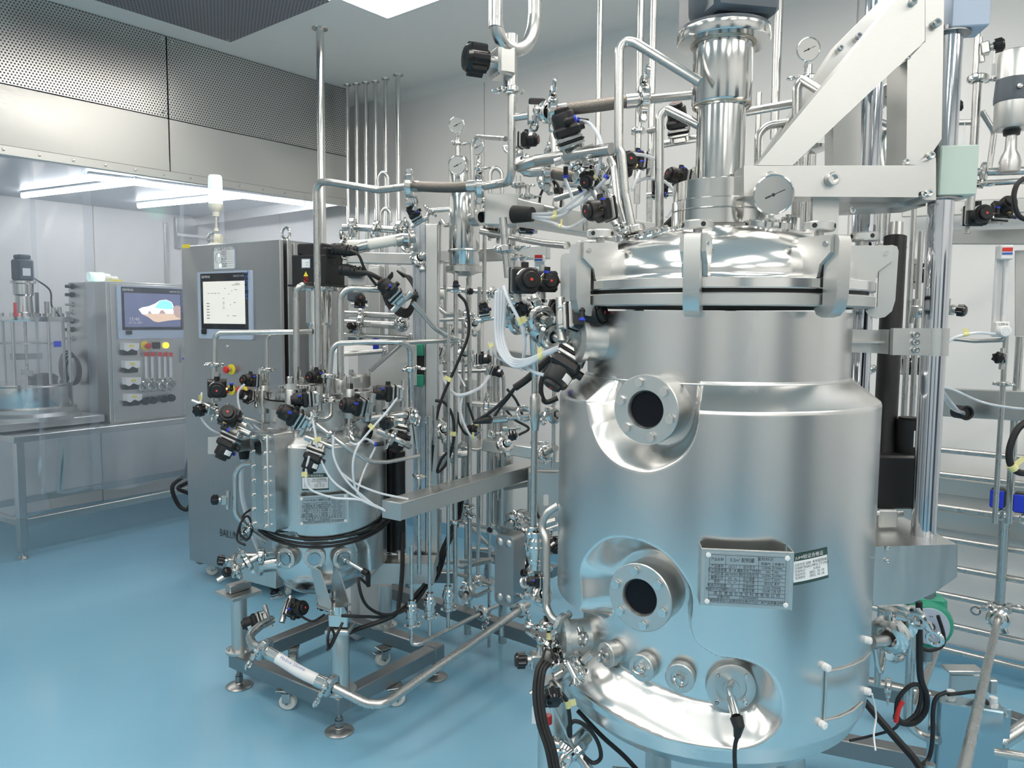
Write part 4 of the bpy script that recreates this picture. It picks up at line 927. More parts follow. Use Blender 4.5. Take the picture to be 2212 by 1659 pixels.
# ================================================================= small reactor on its square frame
S0 = H(-.777, 3.115, 0); SX = (S0.x, S0.y); SB = Vector((S0.x, S0.y, 0))
z5 = lambda py: zrow(SB, py)
ST = thing('small_reactor', SB, 'small jacketed steel reactor with a tall bolted sight window and three round ports', 'tank')
RS, RB = .205, .262
def sq(px, py, w): return (*cylhit(px, py, SX, RB), w)
zb = cylhit(640, 1160, SX, RB)[1]
zl = lambda px, py, R=RB: cylhit(px, py, SX, R)[1]
ztj = zl(640, 962)
zlow = zl(800, 1235)
prof = [(.0001, zlow - .075), (.08, zlow - .068), (.14, zlow - .045), (.175, zlow - .012), (.19, zlow), (.262, zlow + .002), (RB, zlow + .02), (RB, ztj - .012), (RB - .006, ztj), (RS, ztj + .045)]
def inR(z): return np.interp(z, [zlow - .08, zlow - .05, zlow, zlow + .05, zlow + .10, 5], [.04, .12, .19, .202, RS, RS])
rc = [(-125, zl(600, 1140), .02), (-60, zl(600, 1140), .02), sq(562, 1148, .02), sq(628, 1150, .03), sq(640, 1152, .02), sq(646, 1162, .02), sq(660, 1170, .02), sq(700, 1168, .02), sq(735, 1160, .02), sq(760, 1156, .02), sq(783, 1162, .02), sq(796, 1180, .02), sq(800, 1200, .02), sq(801, 1225, .02), (sq(801, 1225, .02)[0], zlow - .3, .02), (-125, zlow - .3, .02)]
jacket(SX, RS, prof, [rc], 420, 200, 'jacket', 'shell_small', ST, depth_r=inR)
SM_ = Matrix.Translation(SB)
# dished bottom reaching below the jacket
zd = zlow
part('dished_bottom', MB().lathe([(RS - .001, zd + .10), (.2035, zd + .02), (.196, zd - .02), (.175, zd - .062), (.13, zd - .096), (.07, zd - .114), (.0001, zd - .119)], SM_, 56, False), 'shell_small', ST)
part('upper_shell', MB().lathe([(RS, ztj + .03), (RS, zl(640, 885, .22))], SM_, 56, False), 'shell_small', ST)
fz = [zl(690, 889, .225), zl(690, 871, .225), zl(690, 867, .225), zl(690, 851, .225)]
part('lower_flange', MB().lathe([(RS, fz[0]), (.222, fz[0]), (.225, fz[0] + .003), (.225, fz[1]), (.2, fz[1])], SM_, 64), 'plate', ST)
part('gasket', MB().lathe([(.219, fz[1]), (.219, fz[2])], SM_, 48, False), 'rubber', ST)
part('lid', MB().lathe([(.2, fz[2]), (.225, fz[2]), (.225, fz[3] - .003), (.222, fz[3]), (.0001, fz[3] + .003)], SM_, 64), 'polished', ST)
for ph in (-92, -30, 28, 85, 145, 205):
    c = polar(SX, ph, .226, 0); b = MB(); M = Matrix.Translation(c)
    b.lathe([(.019, fz[0] - .03), (.020, fz[0] - .026), (.020, fz[3] + .012), (.018, fz[3] + .016)], M, 20); o = part('lid_bolt', b, 'plate', ST)
    part('hex_nut', MB().hexa(Matrix.Translation((c.x, c.y, fz[3] + .016)), .0165, .022), 'polished', o); b = MB(); b.lathe([(.0125, fz[3] + .035), (.0125, fz[3] + .062), (.009, fz[3] + .066), (.0001, fz[3] + .066)], M, 16); part('swing_rod', MB().cyl((c.x, c.y, fz[0] - .10), (c.x, c.y, fz[0]), .0085), 'polished', o)
    part('cap_nut', b, 'polished', o)
    n = radial(SX, ph); part('lug', MB().box((-.012, 0, fz[0] - .085), (.03, .03, .04), M @ Matrix.Rotation(math.atan2(n.y, n.x), 4, 'Z'), .004), 'cast', o)
# tall sight window, bolted
ph = cylhit(590, 1040, SX, .29)[0] - 8; n = radial(SX, ph); zc = (zl(583, 938, .30) + zl(583, 1142, .30)) / 2; hW = zl(583, 938, .30) - zl(583, 1142, .30)
Mw = face(polar(SX, ph, .315, zc), n, UP.cross(n))
wf = part('window_housing', MB().prism(rounded(.135, hW + .01, .012), .09, Mw @ Matrix.Translation((.012, 0, -.094))), 'shell_small', ST)
part('cover_plate', MB().box((0, 0, -.009), (.090, hW, .022), Mw, .003), 'plate', wf); part('back_flange', MB().box((0, 0, -.040), (.090, hW, .024), Mw, .003), 'plate', wf)
part('oval_glass', MB().prism([(.020 * math.cos(a) * 1, (.020 * math.sin(a)) + (hW * .39 if math.sin(a) > 0 else -hW * .39)) for a in [2 * math.pi * (k + .5) / 24 for k in range(24)]], .001, Mw @ Matrix.Translation((-.004, 0, .0023))), 'polished', wf)
for i in (-1, 1):
    for k in range(7): place('socket_bolt', Mw @ Matrix.Translation((i * .034, (k / 6 - .5) * hW * .92, .0)), ST, 'bolt', s=.85)
# raised jacket patch edge and the plates
br = badge(ST, SX, 681, 1041, RB + .001, .100, .064)
ph, z = cylhit(699, 1101, SX, .285); n = radial(SX, ph + 3); NM = face(polar(SX, ph, .285, z), n, UP.cross(n)); wN, hN = .182, .112
b = MB(); b.box((0, 0, 0), (wN, hN, .002), NM).box((-wN / 2, 0, -.014), (.0015, hN, .028), NM).box((wN / 2, 0, -.014), (.0015, hN, .028), NM)
br = part('plate_bracket', b, 'plate', ST); part('name_plate', MB().prism(rounded(wN * .94, hN * .93, .003), .0012, NM @ Matrix.Translation((0, 0, .001))), 'nameplate', br, 'etched grey name plate with a table of text')
nameplate(br, NM, wN * .97, hN, '0.06m³ 细胞反应器')
for i in (-1, 1):
    for j in (-1, 1): part('rivet', MB().lathe([(.0055, 0), (.005, .002), (.0001, .0028)], NM @ Matrix.Translation((i * wN * .44, j * hN * .42, .0018)), 14), 'white', br)
for px in (616, 679, 742):
    o, c, n = port(px, 1207,   .238, .185, .036, ST, SX, nb=4)
    part('port_window', MB().lathe([(.022, .0), (.0001, .001)], frame(c + n * .0005, n), 24, False), 'box_blue', o)
SPR = (c, n)
for px, py in ((772, 930), (575, 1215)):
    ph, z = cylhit(px, py, SX, .23); n = radial(SX, ph); part('side_nozzle', MB().lathe([(.046, 0), (.04, .015), (.04, .06), (.05, .062), (.05, .074), (.0001, .074)], frame(polar(SX, ph, .19, z), n), 28), 'polished', ST)
# lid fittings
for (x, y, r, h, m_) in ((-.10, -.06, .055, .02, 'polished'), (-.02, -.13, .045, .03, 'polished'), (.12, .02, .035, .035, 'polished'), (.10, -.10, .03, .05, 'plate'), (.03, .13, .03, .05, 'plate'), (-.12, .08, .028, .04, 'plate'), (.16, -.03, .02, .06, 'plate')):
    c = SB + RIGHT * x + AWAY * y; part('lid_port', MB().lathe([(r * .8, fz[3]), (r * .8, fz[3] + h * .5), (r, fz[3] + h * .5), (r, fz[3] + h * .9), (r * .9, fz[3] + h), (.0001, fz[3] + h)], Matrix.Translation(c), 24), m_, ST)
mf = SB + RIGHT * .135 + AWAY * -.02; b = MB(); b.box((0, 0, fz[3] + .03), (.12, .085, .05), Matrix.Translation(mf) @ Matrix.Rotation(.3, 4, 'Z'), .004); part('manifold_block', b, 'plate', ST)
for i in range(4): place('bolt', Matrix.Translation(mf + Vector((-.04 + .027 * i, .02 * (-1) ** i, fz[3] + .054))), ST, 'bolt', s=1.3)
# bottom support: bracket, feet
FF, FL, FR = onZ(733, 1580, 0), onZ(517, 1482, 0), onZ(940, 1462, 0); FBk = FL + FR - FF
zb0 = zrow(FF, 1534); hB = .062; zt0 = zb0 + hB
FRM = thing('square_frame', (SB.x, SB.y, 0), 'square steel base frame on levelling feet and castors under the small reactor', 'frame')
cor = [FF, FL, FBk, FR]; cen = (FL + FR) / 2
cor = [cen + (p - cen) * 1.0 for p in cor]
for i in range(4):
    a, b_ = cor[i], cor[(i + 1) % 4]; d = (b_ - a).normalized(); a2, b2 = a - d * .03, b_ + d * (.03 if i % 2 == 0 else -.03)
    if i % 2: a2 = a + d * .031
    part('frame_beam', MB().beam(a2 + UP * (zb0 + hB / 2), b2 + UP * (zb0 + hB / 2), .06, hB, .004), 'dark_steel', FRM)
    place('foot', Matrix.Translation(a) @ Matrix.Diagonal((1, 1, zb0 / .16, 1)), FRM)
for (px, py, g) in ((618, 1507, 2.95), (634, 1418, 3.35), (830, 1400, 3.35), (852, 1490, 2.98)):
    q = P(px, py, g); d1 = [(a, b_) for a, b_ in zip(cor, cor[1:] + cor[:1])]
    q.z = 0; place('castor', Matrix.Translation((q.x, q.y, .0)) @ Matrix.Rotation(px * .7, 4, 'Z') @ Matrix.Diagonal((1, 1, (zb0 + .001) / .10, 1)), FRM)
def post(px, py0, py1, r, lab=None):
    a = onZ(px, py1, zt0); o = part('leg', MB().cyl((a.x, a.y, zt0 + .008), (a.x, a.y, zrow(a, py0)), r, seg=28), 'satin', FRM)
    part('leg_flange', MB().lathe([(r * 1.75, zt0), (r * 1.75, zt0 + .010), (r * 1.05, zt0 + .014)], Matrix.Translation((a.x, a.y, 0)), 28), 'satin', o)
    for k in range(3):
        t = k * 2.1 + .6; place('bolt', Matrix.Translation((a.x + r * 1.4 * math.cos(t), a.y + r * 1.4 * math.sin(t), zt0 + .010)), FRM, 'bolt', s=.9)
    return a
l1 = post(518, 1284, 1406, .033); l2 = post(736, 1362, 1492, .034); l3 = post(832, 1262, 1352, .031)
t1, t2, t3 = zrow(l1, 1284), zrow(l2, 1362), zrow(l3, 1262)
part('bearing_plate', MB().box((l1.x, l1.y, t1 + .008), (.14, .14, .016), None, .002), 'satin', FRM); part('load_cell', MB().box((l1.x, l1.y, t1 + .035), (.10, .04, .035), None, .004), 'cast', FRM)
part('bearing_plate', MB().box((0, 0, t2 + .008), (.09, .09, .016), Matrix.Translation((l2.x, l2.y, 0)) @ Matrix.Rotation(.6, 4, 'Z'), .002), 'satin', FRM)
part('load_cell', MB().box((0, 0, t2 + .045), (.05, .075, .05), Matrix.Translation((l2.x, l2.y, 0)) @ Matrix.Rotation(.6, 4, 'Z'), .004).cyl((l2.x, l2.y, t2 + .07), (l2.x, l2.y, t2 + .10), .03), 'polished', FRM)
# front bracket on the vessel: two triangular cheeks and a plate
mq = P(722, 1300, 2.87); n = radial(SX, 38); s = UP.cross(n)
Mb = Matrix(((n.x, 0, s.x, mq.x), (n.y, 0, s.y, mq.y), (0, 1, 0, 0), (0, 0, 0, 1))); zz = zrow(mq, 1308)
for k in (-1, 1): part('support_cheek', MB().prism([(-.09, zz + .15), (-.03, zz + .14), (.035, zz + .02), (.035, zz), (-.04, zz)], .005, Mb @ Matrix.Translation((0, 0, k * .04 - .0025))), 'satin', ST)
part('support_plate', MB().box((-.005, zz, 0), (.09, .008, .10), Mb, .002), 'satin', ST); part('adjusting_bolt', MB().cyl(mq * 1 + UP * (zz - mq.z - .03), mq + UP * (zz - mq.z + .06), .01).hexa(Matrix.Translation((mq.x, mq.y, zz + .01)), .018, .018), 'cast', ST)
# left and right side brackets
a = polar(SX, -70, RS - .03, z5(1228)); part('side_arm', MB().beam(a, Vector((l1.x, l1.y, a.z + .0)), .06, .09, .003), 'satin', ST)
# right cantilever bracket carrying the lift column
q0_ = P(801, 1246, 3.1); q1_ = P(930, 1236, 3.25); q1_.z = q0_.z = z5(1252) + .04
cbk = thing('lift_column', (q1_.x, q1_.y, 0), 'aluminium and stainless lift column standing on a tapered bracket right of the small reactor', 'column'); LC = cbk
pc = P(921, 1210, 3.28)
part('foot_bracket', MB().prism([(-.02, 0), (.26, 0), (.26, .085), (.05, .085)], .12, Matrix(((RIGHT.x, 0, AWAY.x, q0_.x), (RIGHT.y, 0, AWAY.y, q0_.y), (0, 1, 0, q0_.z - .05), (0, 0, 0, 1)))), 'plate', cbk)
pr = MB(); zT, zB2 = zrow(pc, 486), zrow(pc, 1218); prf = []
rr = math.atan2(RIGHT.y, RIGHT.x); CM2 = Matrix.Translation((pc.x, pc.y, 0)) @ Matrix.Rotation(rr, 4, 'Z')
pr.prism([(-.052, -.035), (-.044, -.035), (-.044, -.027), (-.038, -.027), (-.038, -.035), (-.022, -.035), (-.022, -.026), (-.014, -.026), (-.014, -.035), (0, -.035), (0, .035), (-.052, .035)], zT - zB2, CM2 @ Matrix.Translation((0, 0, zB2)))
part('aluminium_profile', pr, 'aluminium', cbk); part('cover_plate', MB().box((.027, 0, (zT + zB2) / 2), (.052, .08, zT - zB2), CM2, .003), 'plate', cbk)
gb = MB(); gp = P(797, 830, 3.15); gx = P(880, 830, 3.2); gd = (gx - gp); gd.z = 0; gl_ = gd.length; gd.normalize()
zz0, zz1 = zrow(gp, 832), zrow(gp, 745); Mg = Matrix(((gd.x, 0, -UP.cross(gd).x, gp.x), (gd.y, 0, -UP.cross(gd).y, gp.y), (0, 1, 0, 0), (0, 0, 0, 1)))
part('lift_gusset', MB().prism([(0, zz0), (gl_ + .03, zz0), (gl_ + .03, zz1), (gl_ * .8, zz1), (0, zz0 + (zz1 - zz0) * .35)], .05, Mg), 'plate', cbk)
part('gusset_edge', MB().beam(Mg @ Vector((0, zz0 + (zz1 - zz0) * .36, .025)), Mg @ Vector((gl_ * .8, zz1 + .004, .025)), .055, .012, .002), 'dark_steel', cbk)
for k, py in enumerate((755, 820)): part('rail_block', MB().box((-.022, -.045, zrow(pc, py)), (.034, .03, .05), CM2, .003), 'green', cbk)
part('rail_cover', MB().box((-.022, -.038, zrow(pc, 790)), (.038, .01, .16), CM2, .002), 'black', cbk)
q = P(862, 1180, 3.18); t = thing('linear_actuator', (q.x, q.y, zrow(q, 1180)), 'black upright lift actuator cylinder beside the small reactor jacket', 'actuator')
part('barrel', MB().cyl((q.x, q.y, zrow(q, 1185)), (q.x, q.y, zrow(q, 975)), .027, seg=24), 'black', t); q2 = P(846, 1180, 3.24); part('motor_tube', MB().cyl((q2.x, q2.y, zrow(q2, 1190)), (q2.x, q2.y, zrow(q2, 950)), .024, seg=20), 'black', t)
for qq in (q, q2): part('mounting_pin', MB().cyl((qq.x, qq.y, zrow(qq, 1190)), (qq.x, qq.y, zrow(qq, 1215)), .009).cyl(qq + UP * (zrow(qq, 1197) - qq.z) - RIGHT * .03, qq + UP * (zrow(qq, 1197) - qq.z) + RIGHT * .03, .006), 'polished', t)
# stirrer drive on the small reactor
cS = P(690, 760, 3.14); cS = Vector((cS.x, cS.y, 0)); zz = lambda py: zrow(cS, py); MS = Matrix.Translation(cS)
t = thing('stirrer_drive', (cS.x, cS.y, fz[3]), 'black servo drive on a polished shaft housing above the small reactor', 'drive')
part('lower_housing', MB().lathe([(.048, fz[3]), (.048, fz[3] + .02), (.042, fz[3] + .022), (.042, zz(700))], MS, 36), 'polished', t)
part('upper_housing', MB().lathe([(.043, zz(702)), (.0505, zz(697)), (.0505, zz(629))], MS, 36), 'polished', t)
part('mount_flange', MB().lathe([(.05, zz(630)), (.078, zz(629)), (.08, zz(626)), (.08, zz(620))], MS, 40), 'polished', t)
part('vent_hole', MB().lathe([(.010, 0), (.010, .001)], frame(cS + UP * zz(677) - AWAY * .0495 + RIGHT * .013, -AWAY + RIGHT * .25), 18), 'rubber', t)
rot = math.atan2(RIGHT.y, RIGHT.x) - .35; MR = MS @ Matrix.Rotation(rot, 4, 'Z')
part('mounting_plate', MB().box((0, 0, zz(618)), (.19, .15, .008), MR, .001), 'black', t)
part('gearbox', MB().box((0, 0, (zz(618) + zz(553)) / 2), (.165, .135, zz(553) - zz(618)), MR, .006), 'black', t)
mo = part('motor', MB().box((.0, 0, (zz(553) + zz(529)) / 2), (.125, .115, zz(529) - zz(553) + .002), MR, .006).box((.02, 0, zz(548)), (.12, .12, .04), MR, .006), 'black', t)
F1 = MR @ Vector((0, -.0685, 0)); nF = (MR.to_3x3() @ Vector((0, -1, 0))); xF = MR.to_3x3() @ Vector((1, 0, 0))
lf = lambda px, py: face(hit(px, py, F1, nF) + nF * .0008, nF, xF)
part('type_label', MB().box((0, 0, 0), (.040, .036, .001), lf(661, 569)), 'bezel', t); part('label_face', MB().box((0, 0, .0008), (.032, .030, .001), lf(661, 569)), 'paper', t)
txt(t, '▪▪▪\n▪▪', lf(664, 570) @ Matrix.Translation((0, 0, .0016)), .010)
part('warning_triangle', MB().prism([(-.011, -.009), (.011, -.009), (0, .011)], .0006, lf(661, 592)), 'yellow', t); part('warning_circle', MB().ring(lf(661, 604), .009, .0013, 20, 5).box((0, 0, 0), (.016, .002, .001), lf(661, 604) @ Matrix.Rotation(.8, 4, 'Z')), 'red', t)
for k, (py, L) in enumerate(((538, .0), (583, .03))):
    a = P(717 + k * 17, py, 3.05); o = part('cable_gland', MB().tube([a, a + RIGHT * .03, a + RIGHT * .07 + UP * -.008, a + RIGHT * .10 + UP * -.004], [.022, .024, .02, .018], 14), 'rubber', t)
    for j in range(6): part('wrap', MB().ring(frame(a + RIGHT * (.012 + j * .016) - UP * .001 * j, RIGHT + UP * random.uniform(-.3, .3)), .021 - .0007 * j, .0035, 16, 5), 'gloss_black', o)
cable([(756, 541, 3.0), (775, 552, 3.0), (790, 585, 3.02), (820, 625, 3.05), (850, 660, 3.1), (890, 640, 3.15), (900, 632, 3.25)], .0055, 'black motor cable from the upper gland of the servo drive')
cable([(772, 588, 3.0), (800, 592, 3.0), (840, 615, 3.05), (870, 640, 3.1), (895, 640, 3.2), (905, 640, 3.3)], .009, 'thick black motor cable from the lower gland of the servo drive')
# cables slung round the jacket
for k, (dz, lab) in enumerate(((0, 'upper'), (.017, 'middle'), (.03, 'lowest'))):
    pts = [polar(SX, a, RB + .010 + .012 * abs(math.sin(math.radians(a))), zl(690, 1163) + .075 * (1 - math.cos(math.radians(a * (1.0 if a < 0 else .9)))) * (1 if a < 0 else .8) - dz * math.cos(math.radians(a * .8))) for a in (-58, -45, -30, -12, 8, 28, 48, 66, 78)]
    cable(pts, .0055, '%s of three black cables slung round the small reactor jacket' % lab, group='cables round the small reactor')
# probe and its cable
c, n = SPR; e = c + n * .04 + RIGHT * .06 - UP * .035; t = thing('probe', c, 'steel probe with black plug in the right port of the small reactor', 'probe')
part('probe_body', MB().cyl(c - n * .005, c + n * .05, .006).cyl(c + n * .02, e, .009).sph(c + n * .02, .011), 'polished', t); part('plug', MB().cyl(e, e + (e - c) * .25, .012).cyl(e + (e - c) * .25, e + (e - c) * .27 - UP * .05, .011, .008), 'rubber', t)
cable([e + (e - c) * .27 - UP * .045, (775, 1250, 2.76), (782, 1290, 2.75), (800, 1315, 2.8), (835, 1328, 2.85), (880, 1315, 2.95), (920, 1270, 3.1), (935, 1210, 3.3)], .006, 'black cable hanging from the probe of the small reactor to the right')
# ================================================================= pipework between and above the tanks
def box_thing(name, p0, p1, w, h, m, label, cat, b=.003, parts=None):
    t = thing(name, (p0.x, p0.y, min(p0.z, p1.z)), label, cat); part('body', MB().beam(p0, p1, w, h, b), m, t); return t
# --- overhead loop and line down to the small reactor
u0 = P(1071, 0, 2.35); 
pipe('utility_pipe', [Vector((u0.x, u0.y, H_CEIL)), u0.lerp(up(u0, 40), .3), up(u0, 40), (1076, 72, 2.36), (1090, 98, 2.38), (1113, 108, 2.41), (1136, 98, 2.44), (1150, 70, 2.47), (1155, 35, 2.48), (1156, 0, 2.48), Vector((P(1156, 0, 2.48).x, P(1156, 0, 2.48).y, H_CEIL))], .0205, 'thick U-shaped steel pipe loop coming down from the ceiling', smooth=True, seg=20)
valve(1103, 140, 2.42, (-1, 0, .45), (0, 1, 0), 'large black handwheel valve under the U-shaped pipe loop', 1.95, 'hand_valve')
pipe('utility_pipe', [(1107, 165, 2.42), ('z', 392), (1082, 396, 2.5), (1040, 403, 2.55)], .0135, 'vertical steel pipe below the handwheel valve bending left to the braided hose', R=.06, clamps=[(0, .13, 1.0, 200)])
o = pipe('braided_hose', [(1040, 401, 2.55), (970, 405, 2.62), (890, 402, 2.72)], .0175, 'short braided steel hose between two clamps above the sight cylinder', 'hose', m='braid', smooth=True, seg=16)
for a, b_ in (((1040, 401, 2.55), (1012, 403, 2.57)), ((908, 403, 2.70), (886, 403, 2.73))): part('hose_end', MB().cyl(P(*a), P(*b_), .0195, seg=18), 'steel', o)
place('clamp', frame(P(1036, 402, 2.56), RIGHT, (0, 0, 1)), o, s=1.55); place('clamp', frame(P(884, 403, 2.73), RIGHT, (0, 0, -1)), o, s=1.6)
pipe('product_pipe', [(884, 403, 2.73), (820, 411, 2.82), (716, 394, 2.95), (683, 392, 3.0), ('z', 838)], .0135, 'steel pipe running left over the servo drive and down to the small reactor lid', R=.05)
cable([(897, 425, 2.74), (900, 440, 2.74), (893, 455, 2.74)], .008, 'short linked chain clamp piece under the left hose clamp', 'polished', 'fitting', name='clamp_link')
valve(906, 480, 2.8, (-.6, 1.0, .8), (1, .5, 0), 'small black valve with red dot hanging below the left hose clamp', .75)
# --- gauges and sight cylinder
cy = P(1003, 500, 3.25); cz = lambda py: zrow(cy, py); MC = Matrix.Translation((cy.x, cy.y, 0))
t = thing('sight_cylinder', (cy.x, cy.y, cz(590)), 'polished steel cylinder with a round side sight glass between the tanks', 'vessel')
part('shell', MB().lathe([(.060, cz(575)), (.064, cz(572)), (.064, cz(430)), (.060, cz(420)), (.045, cz(415)), (.0001, cz(413))], MC, 40), 'polished', t)
part('bottom_flange', MB().lathe([(.03, cz(596)), (.055, cz(590)), (.078, cz(588)), (.078, cz(576)), (.062, cz(573))], MC, 36), 'steel', t); part('band', MB().lathe([(.066, cz(545)), (.069, cz(542)), (.066, cz(539))], MC, 36, False), 'steel', t)
nn = (RIGHT * .72 - AWAY * .7).normalized(); c = cy + nn * .062; c.z = cz(474); o = part('sight_port', MB().lathe([(.034, -.01), (.034, .04), (.022, .042), (.02, .03)], frame(c, nn), 28), 'steel', t); part('glass', MB().lathe([(.021, .036), (.0001, .036)], frame(c, nn), 24, False), 'glass_dark', o)
gauge(988, 357, 3.1, (-.2, -.1, 1), 'dial gauge in front of the sight cylinder top, lower of the left pair', .90)
gauge(987, 270, 3.35, (-.2, -.1, 1), 'topmost dial gauge above the sight cylinder, against the wall', .84)
gauge(1031, 318, 3.4, (-.3, -.1, 1), 'dial gauge half hidden behind a thin bent pipe right of the topmost gauge', .80)
pipe('gauge_pipe', [(989, 290, 3.37), ('z', 420)], .011, 'short clamped stub under the topmost dial gauge', clamps=[(0, .15, 1, 0)]); pipe('gauge_pipe', [(1035, 335, 3.42), ('z', 470)], .011, 'short clamped stub under the half hidden dial gauge', clamps=[(0, .2, 1, 0), (0, .75, 1, 60)])
q = P(991, 380, 3.42); t = solo('pot', MB().lathe([(.0001, zrow(q, 400)), (.044, zrow(q, 398)), (.046, zrow(q, 350)), (.035, zrow(q, 340)), (.0001, zrow(q, 337))], Matrix.Translation((q.x, q.y, 0)), 28), 'polished', q, 'small polished steel pot behind the lower dial gauge', 'vessel')
pipe('bent_pipe', [(1022, 470, 3.05), (1020, 310, 3.05), (1030, 295, 3.04), (1092, 300, 2.6)], .0085, 'thin steel pipe bending right in front of the half hidden gauge', R=.05)
valve(1108, 305, 2.52, (1, 0, .35), (0, 1, 0), 'square black valve facing right on the vertical pipe by the gauges', .85)
pipe('wall_pipe', [(1058, 520, 3.4), (1059, 372, 3.4), (1070, 360, 3.4), (1084, 372, 3.4), (1085, 450, 3.4)], .009, 'narrow hairpin pipe standing right of the sight cylinder', R=.06, clamps=[(0, .3, 1.1, 0)])
pipe('wall_pipe', [(820, 520, 3.7), (816, 385, 3.7), (826, 370, 3.7), (838, 380, 3.7), (840, 520, 3.7)], .009, 'narrow hairpin pipe in front of the far corner pipes', R=.06)
pipe('wall_pipe', [(826, 560, 3.6), (822, 460, 3.6), (832, 448, 3.6), (843, 458, 3.6), (843, 480, 3.6)], .009, 'lower narrow hairpin pipe behind the silicone hose', R=.06)
# silicone section and filter line on the left
o = pipe('silicone_hose', [(752, 530, 3.1), (790, 529, 3.1), (840, 521, 3.1), (888, 512, 3.12)], .022, 'thick cream silicone hose with steel ends right of the servo drive', 'hose', m='silicone', smooth=True, seg=20)
part('hose_end', MB().cyl(P(744, 541, 3.1), P(797, 529, 3.1), .0245, seg=20), 'steel', o); part('hose_end', MB().cyl(P(856, 521, 3.1), P(895, 511, 3.12), .0245, seg=20), 'steel', o)
place('clamp', frame(P(745, 540, 3.1), RIGHT), o, s=1.6); place('clamp', frame(P(880, 514, 3.11), RIGHT), o, s=1.6)
pipe('filter_pipe', [(740, 491, 3.5), (765, 491, 3.5), (870, 497, 3.45), (895, 500, 3.4)], .016, 'horizontal steel pipe with three clamps above the cream silicone hose', clamps=[(0, .9, 1.35, 90), (1, .5, 1.1, 70), (1, .95, 1.3, 90)], R=.01)
pipe('bent_pipe', [(922, 520, 3.3), (922, 465, 3.3), (930, 455, 3.3), (972, 452, 3.3)], .010, 'short bent pipe left of the sight cylinder', R=.04, clamps=[(1, .9, 1.2, 30)]); 
pipe('bent_pipe', [(945, 660, 3.4), (950, 470, 3.4), (962, 487, 3.35), (972, 485, 3.3)], .009, 'thin pipe dropping beside the left of the sight cylinder', R=.02, clamps=[(0, .5, 1.2, 0)])
# --- rear frame members
def far_box(a, b_, w, h, m, lab, name='frame_beam', cat='frame'): return box_thing(name, P(*a), P(*b_), w, h, m, lab, cat)
far_box((740, 556, 3.6), (895, 560, 3.6), .05, .05, 'plate', 'rear skid beam left of the lift column behind the cables')
far_box((948, 556, 3.5), (1185, 545, 3.3), .05, .055, 'plate', 'pale rear skid beam below the sight cylinder')
for px0, px1, py0, py1, g, m_, lab in ((772, 820, 572, 830, 4.2, 'satin', 'narrow steel panel cabinet behind the horizontal pipes left of the lift column'), (838, 868, 575, 770, 4.3, 'satin', 'second narrow steel panel behind the coiled black cables')):
    a, b_ = P(px0, py0, g), P(px1, py0, g); zb_ = zrow(a, py1); w_ = (b_ - a).length; c = (a + b_) / 2
    t = thing('panel_cabinet', (c.x, c.y, 0), lab, 'cabinet'); Mx = Matrix.Translation((c.x, c.y, 0)) @ Matrix.Rotation(rr, 4, 'Z')
    part('body', MB().box((0, .08, (a.z + .0) / 2), (w_, .16, a.z), Mx, .004), m_, t); part('door', MB().box((0, -.004, (a.z + zb_) / 2 + .05), (w_ * .92, .006, (a.z - zb_) * .8), Mx, .002), 'plate', t)
    if px0 == 772: txt(t, '华\n仓\n初', Mx @ Matrix.Translation((-.02, -.0085, zrow(a, 652))) @ Matrix.Rotation(math.pi / 2, 4, 'X'), .042)
    t['label'] = lab
a = P(748, 574, 3.9); t = thing('instrument_panel', (a.x, a.y, 0), 'light grey instrument panel with black sockets right of the servo drive', 'panel'); Mx = Matrix.Translation((a.x + .0, a.y, 0)) @ Matrix.Rotation(rr, 4, 'Z')
part('body', MB().box((.05, .05, zrow(a, 568) / 2), (.09, .08, zrow(a, 568)), Mx, .003), 'plate', t)
for py in (590, 640, 725): part('socket', MB().box((.045, -.01, zrow(a, py)), (.07, .05, .05), Mx, .008), 'slate', t)
# --- pipes rising from the small reactor lid
pipe('lid_pipe', [(640, 842, 2.98), (640, 628, 2.98), (650, 616, 2.98), (672, 617, 3.05)], .0125, 'vertical steel pipe left of the stirrer housing bending right under the servo drive', R=.05)
pipe('lid_pipe', [(736, 842, 3.0), (735, 640, 3.0), (752, 622, 3.0), (832, 626, 3.05)], .0135, 'vertical steel pipe right of the stirrer housing bending right to a black valve', R=.06)
pipe('lid_pipe', [(462, 880, 3.0), (465, 728, 3.0), (474, 719, 3.0), (640, 717, 3.05), (672, 716, 3.1)], .0105, 'thin pipe rising left of the small reactor and running right to the stirrer housing', R=.05, clamps=[(0, .61, 1.1, 150)])
pipe('lid_pipe', [(577, 845, 3.15), (577, 735, 3.15), (583, 718, 3.15), (602, 717, 3.1)], .0095, 'short thin pipe behind the left lid bolt with a clamp', R=.04, clamps=[(0, .43, 1.2, 170)])
pipe('loop_pipe', [(708, 858, 2.9), (716, 756, 2.9), (728, 742, 2.9), (800, 739, 2.9), (868, 739, 2.9), (886, 748, 2.95), (888, 880, 3.0)], .0105, 'thin steel pipe arching over the front of the small reactor lid', R=.05, clamps=[(0, .45, 1.2, 10), (5, .36, 1.2, 0)])
pipe('loop_pipe', [(870, 740, 3.05), (985, 735, 3.15)], .0095, 'thin horizontal pipe crossing the lift column to the right')
pipe('outlet_pipe', [(892, 654, 3.0), (940, 710, 3.05), (965, 725, 3.1), (985, 731, 3.15)], .0100, 'thin pipe sloping down from the valve across the lift column', R=.08)
valve(868, 652, 2.98, (-.75, .75, .35), (.7, .6, 0), 'black valve with red dot pointing up left beside the cable loops', 1.15)
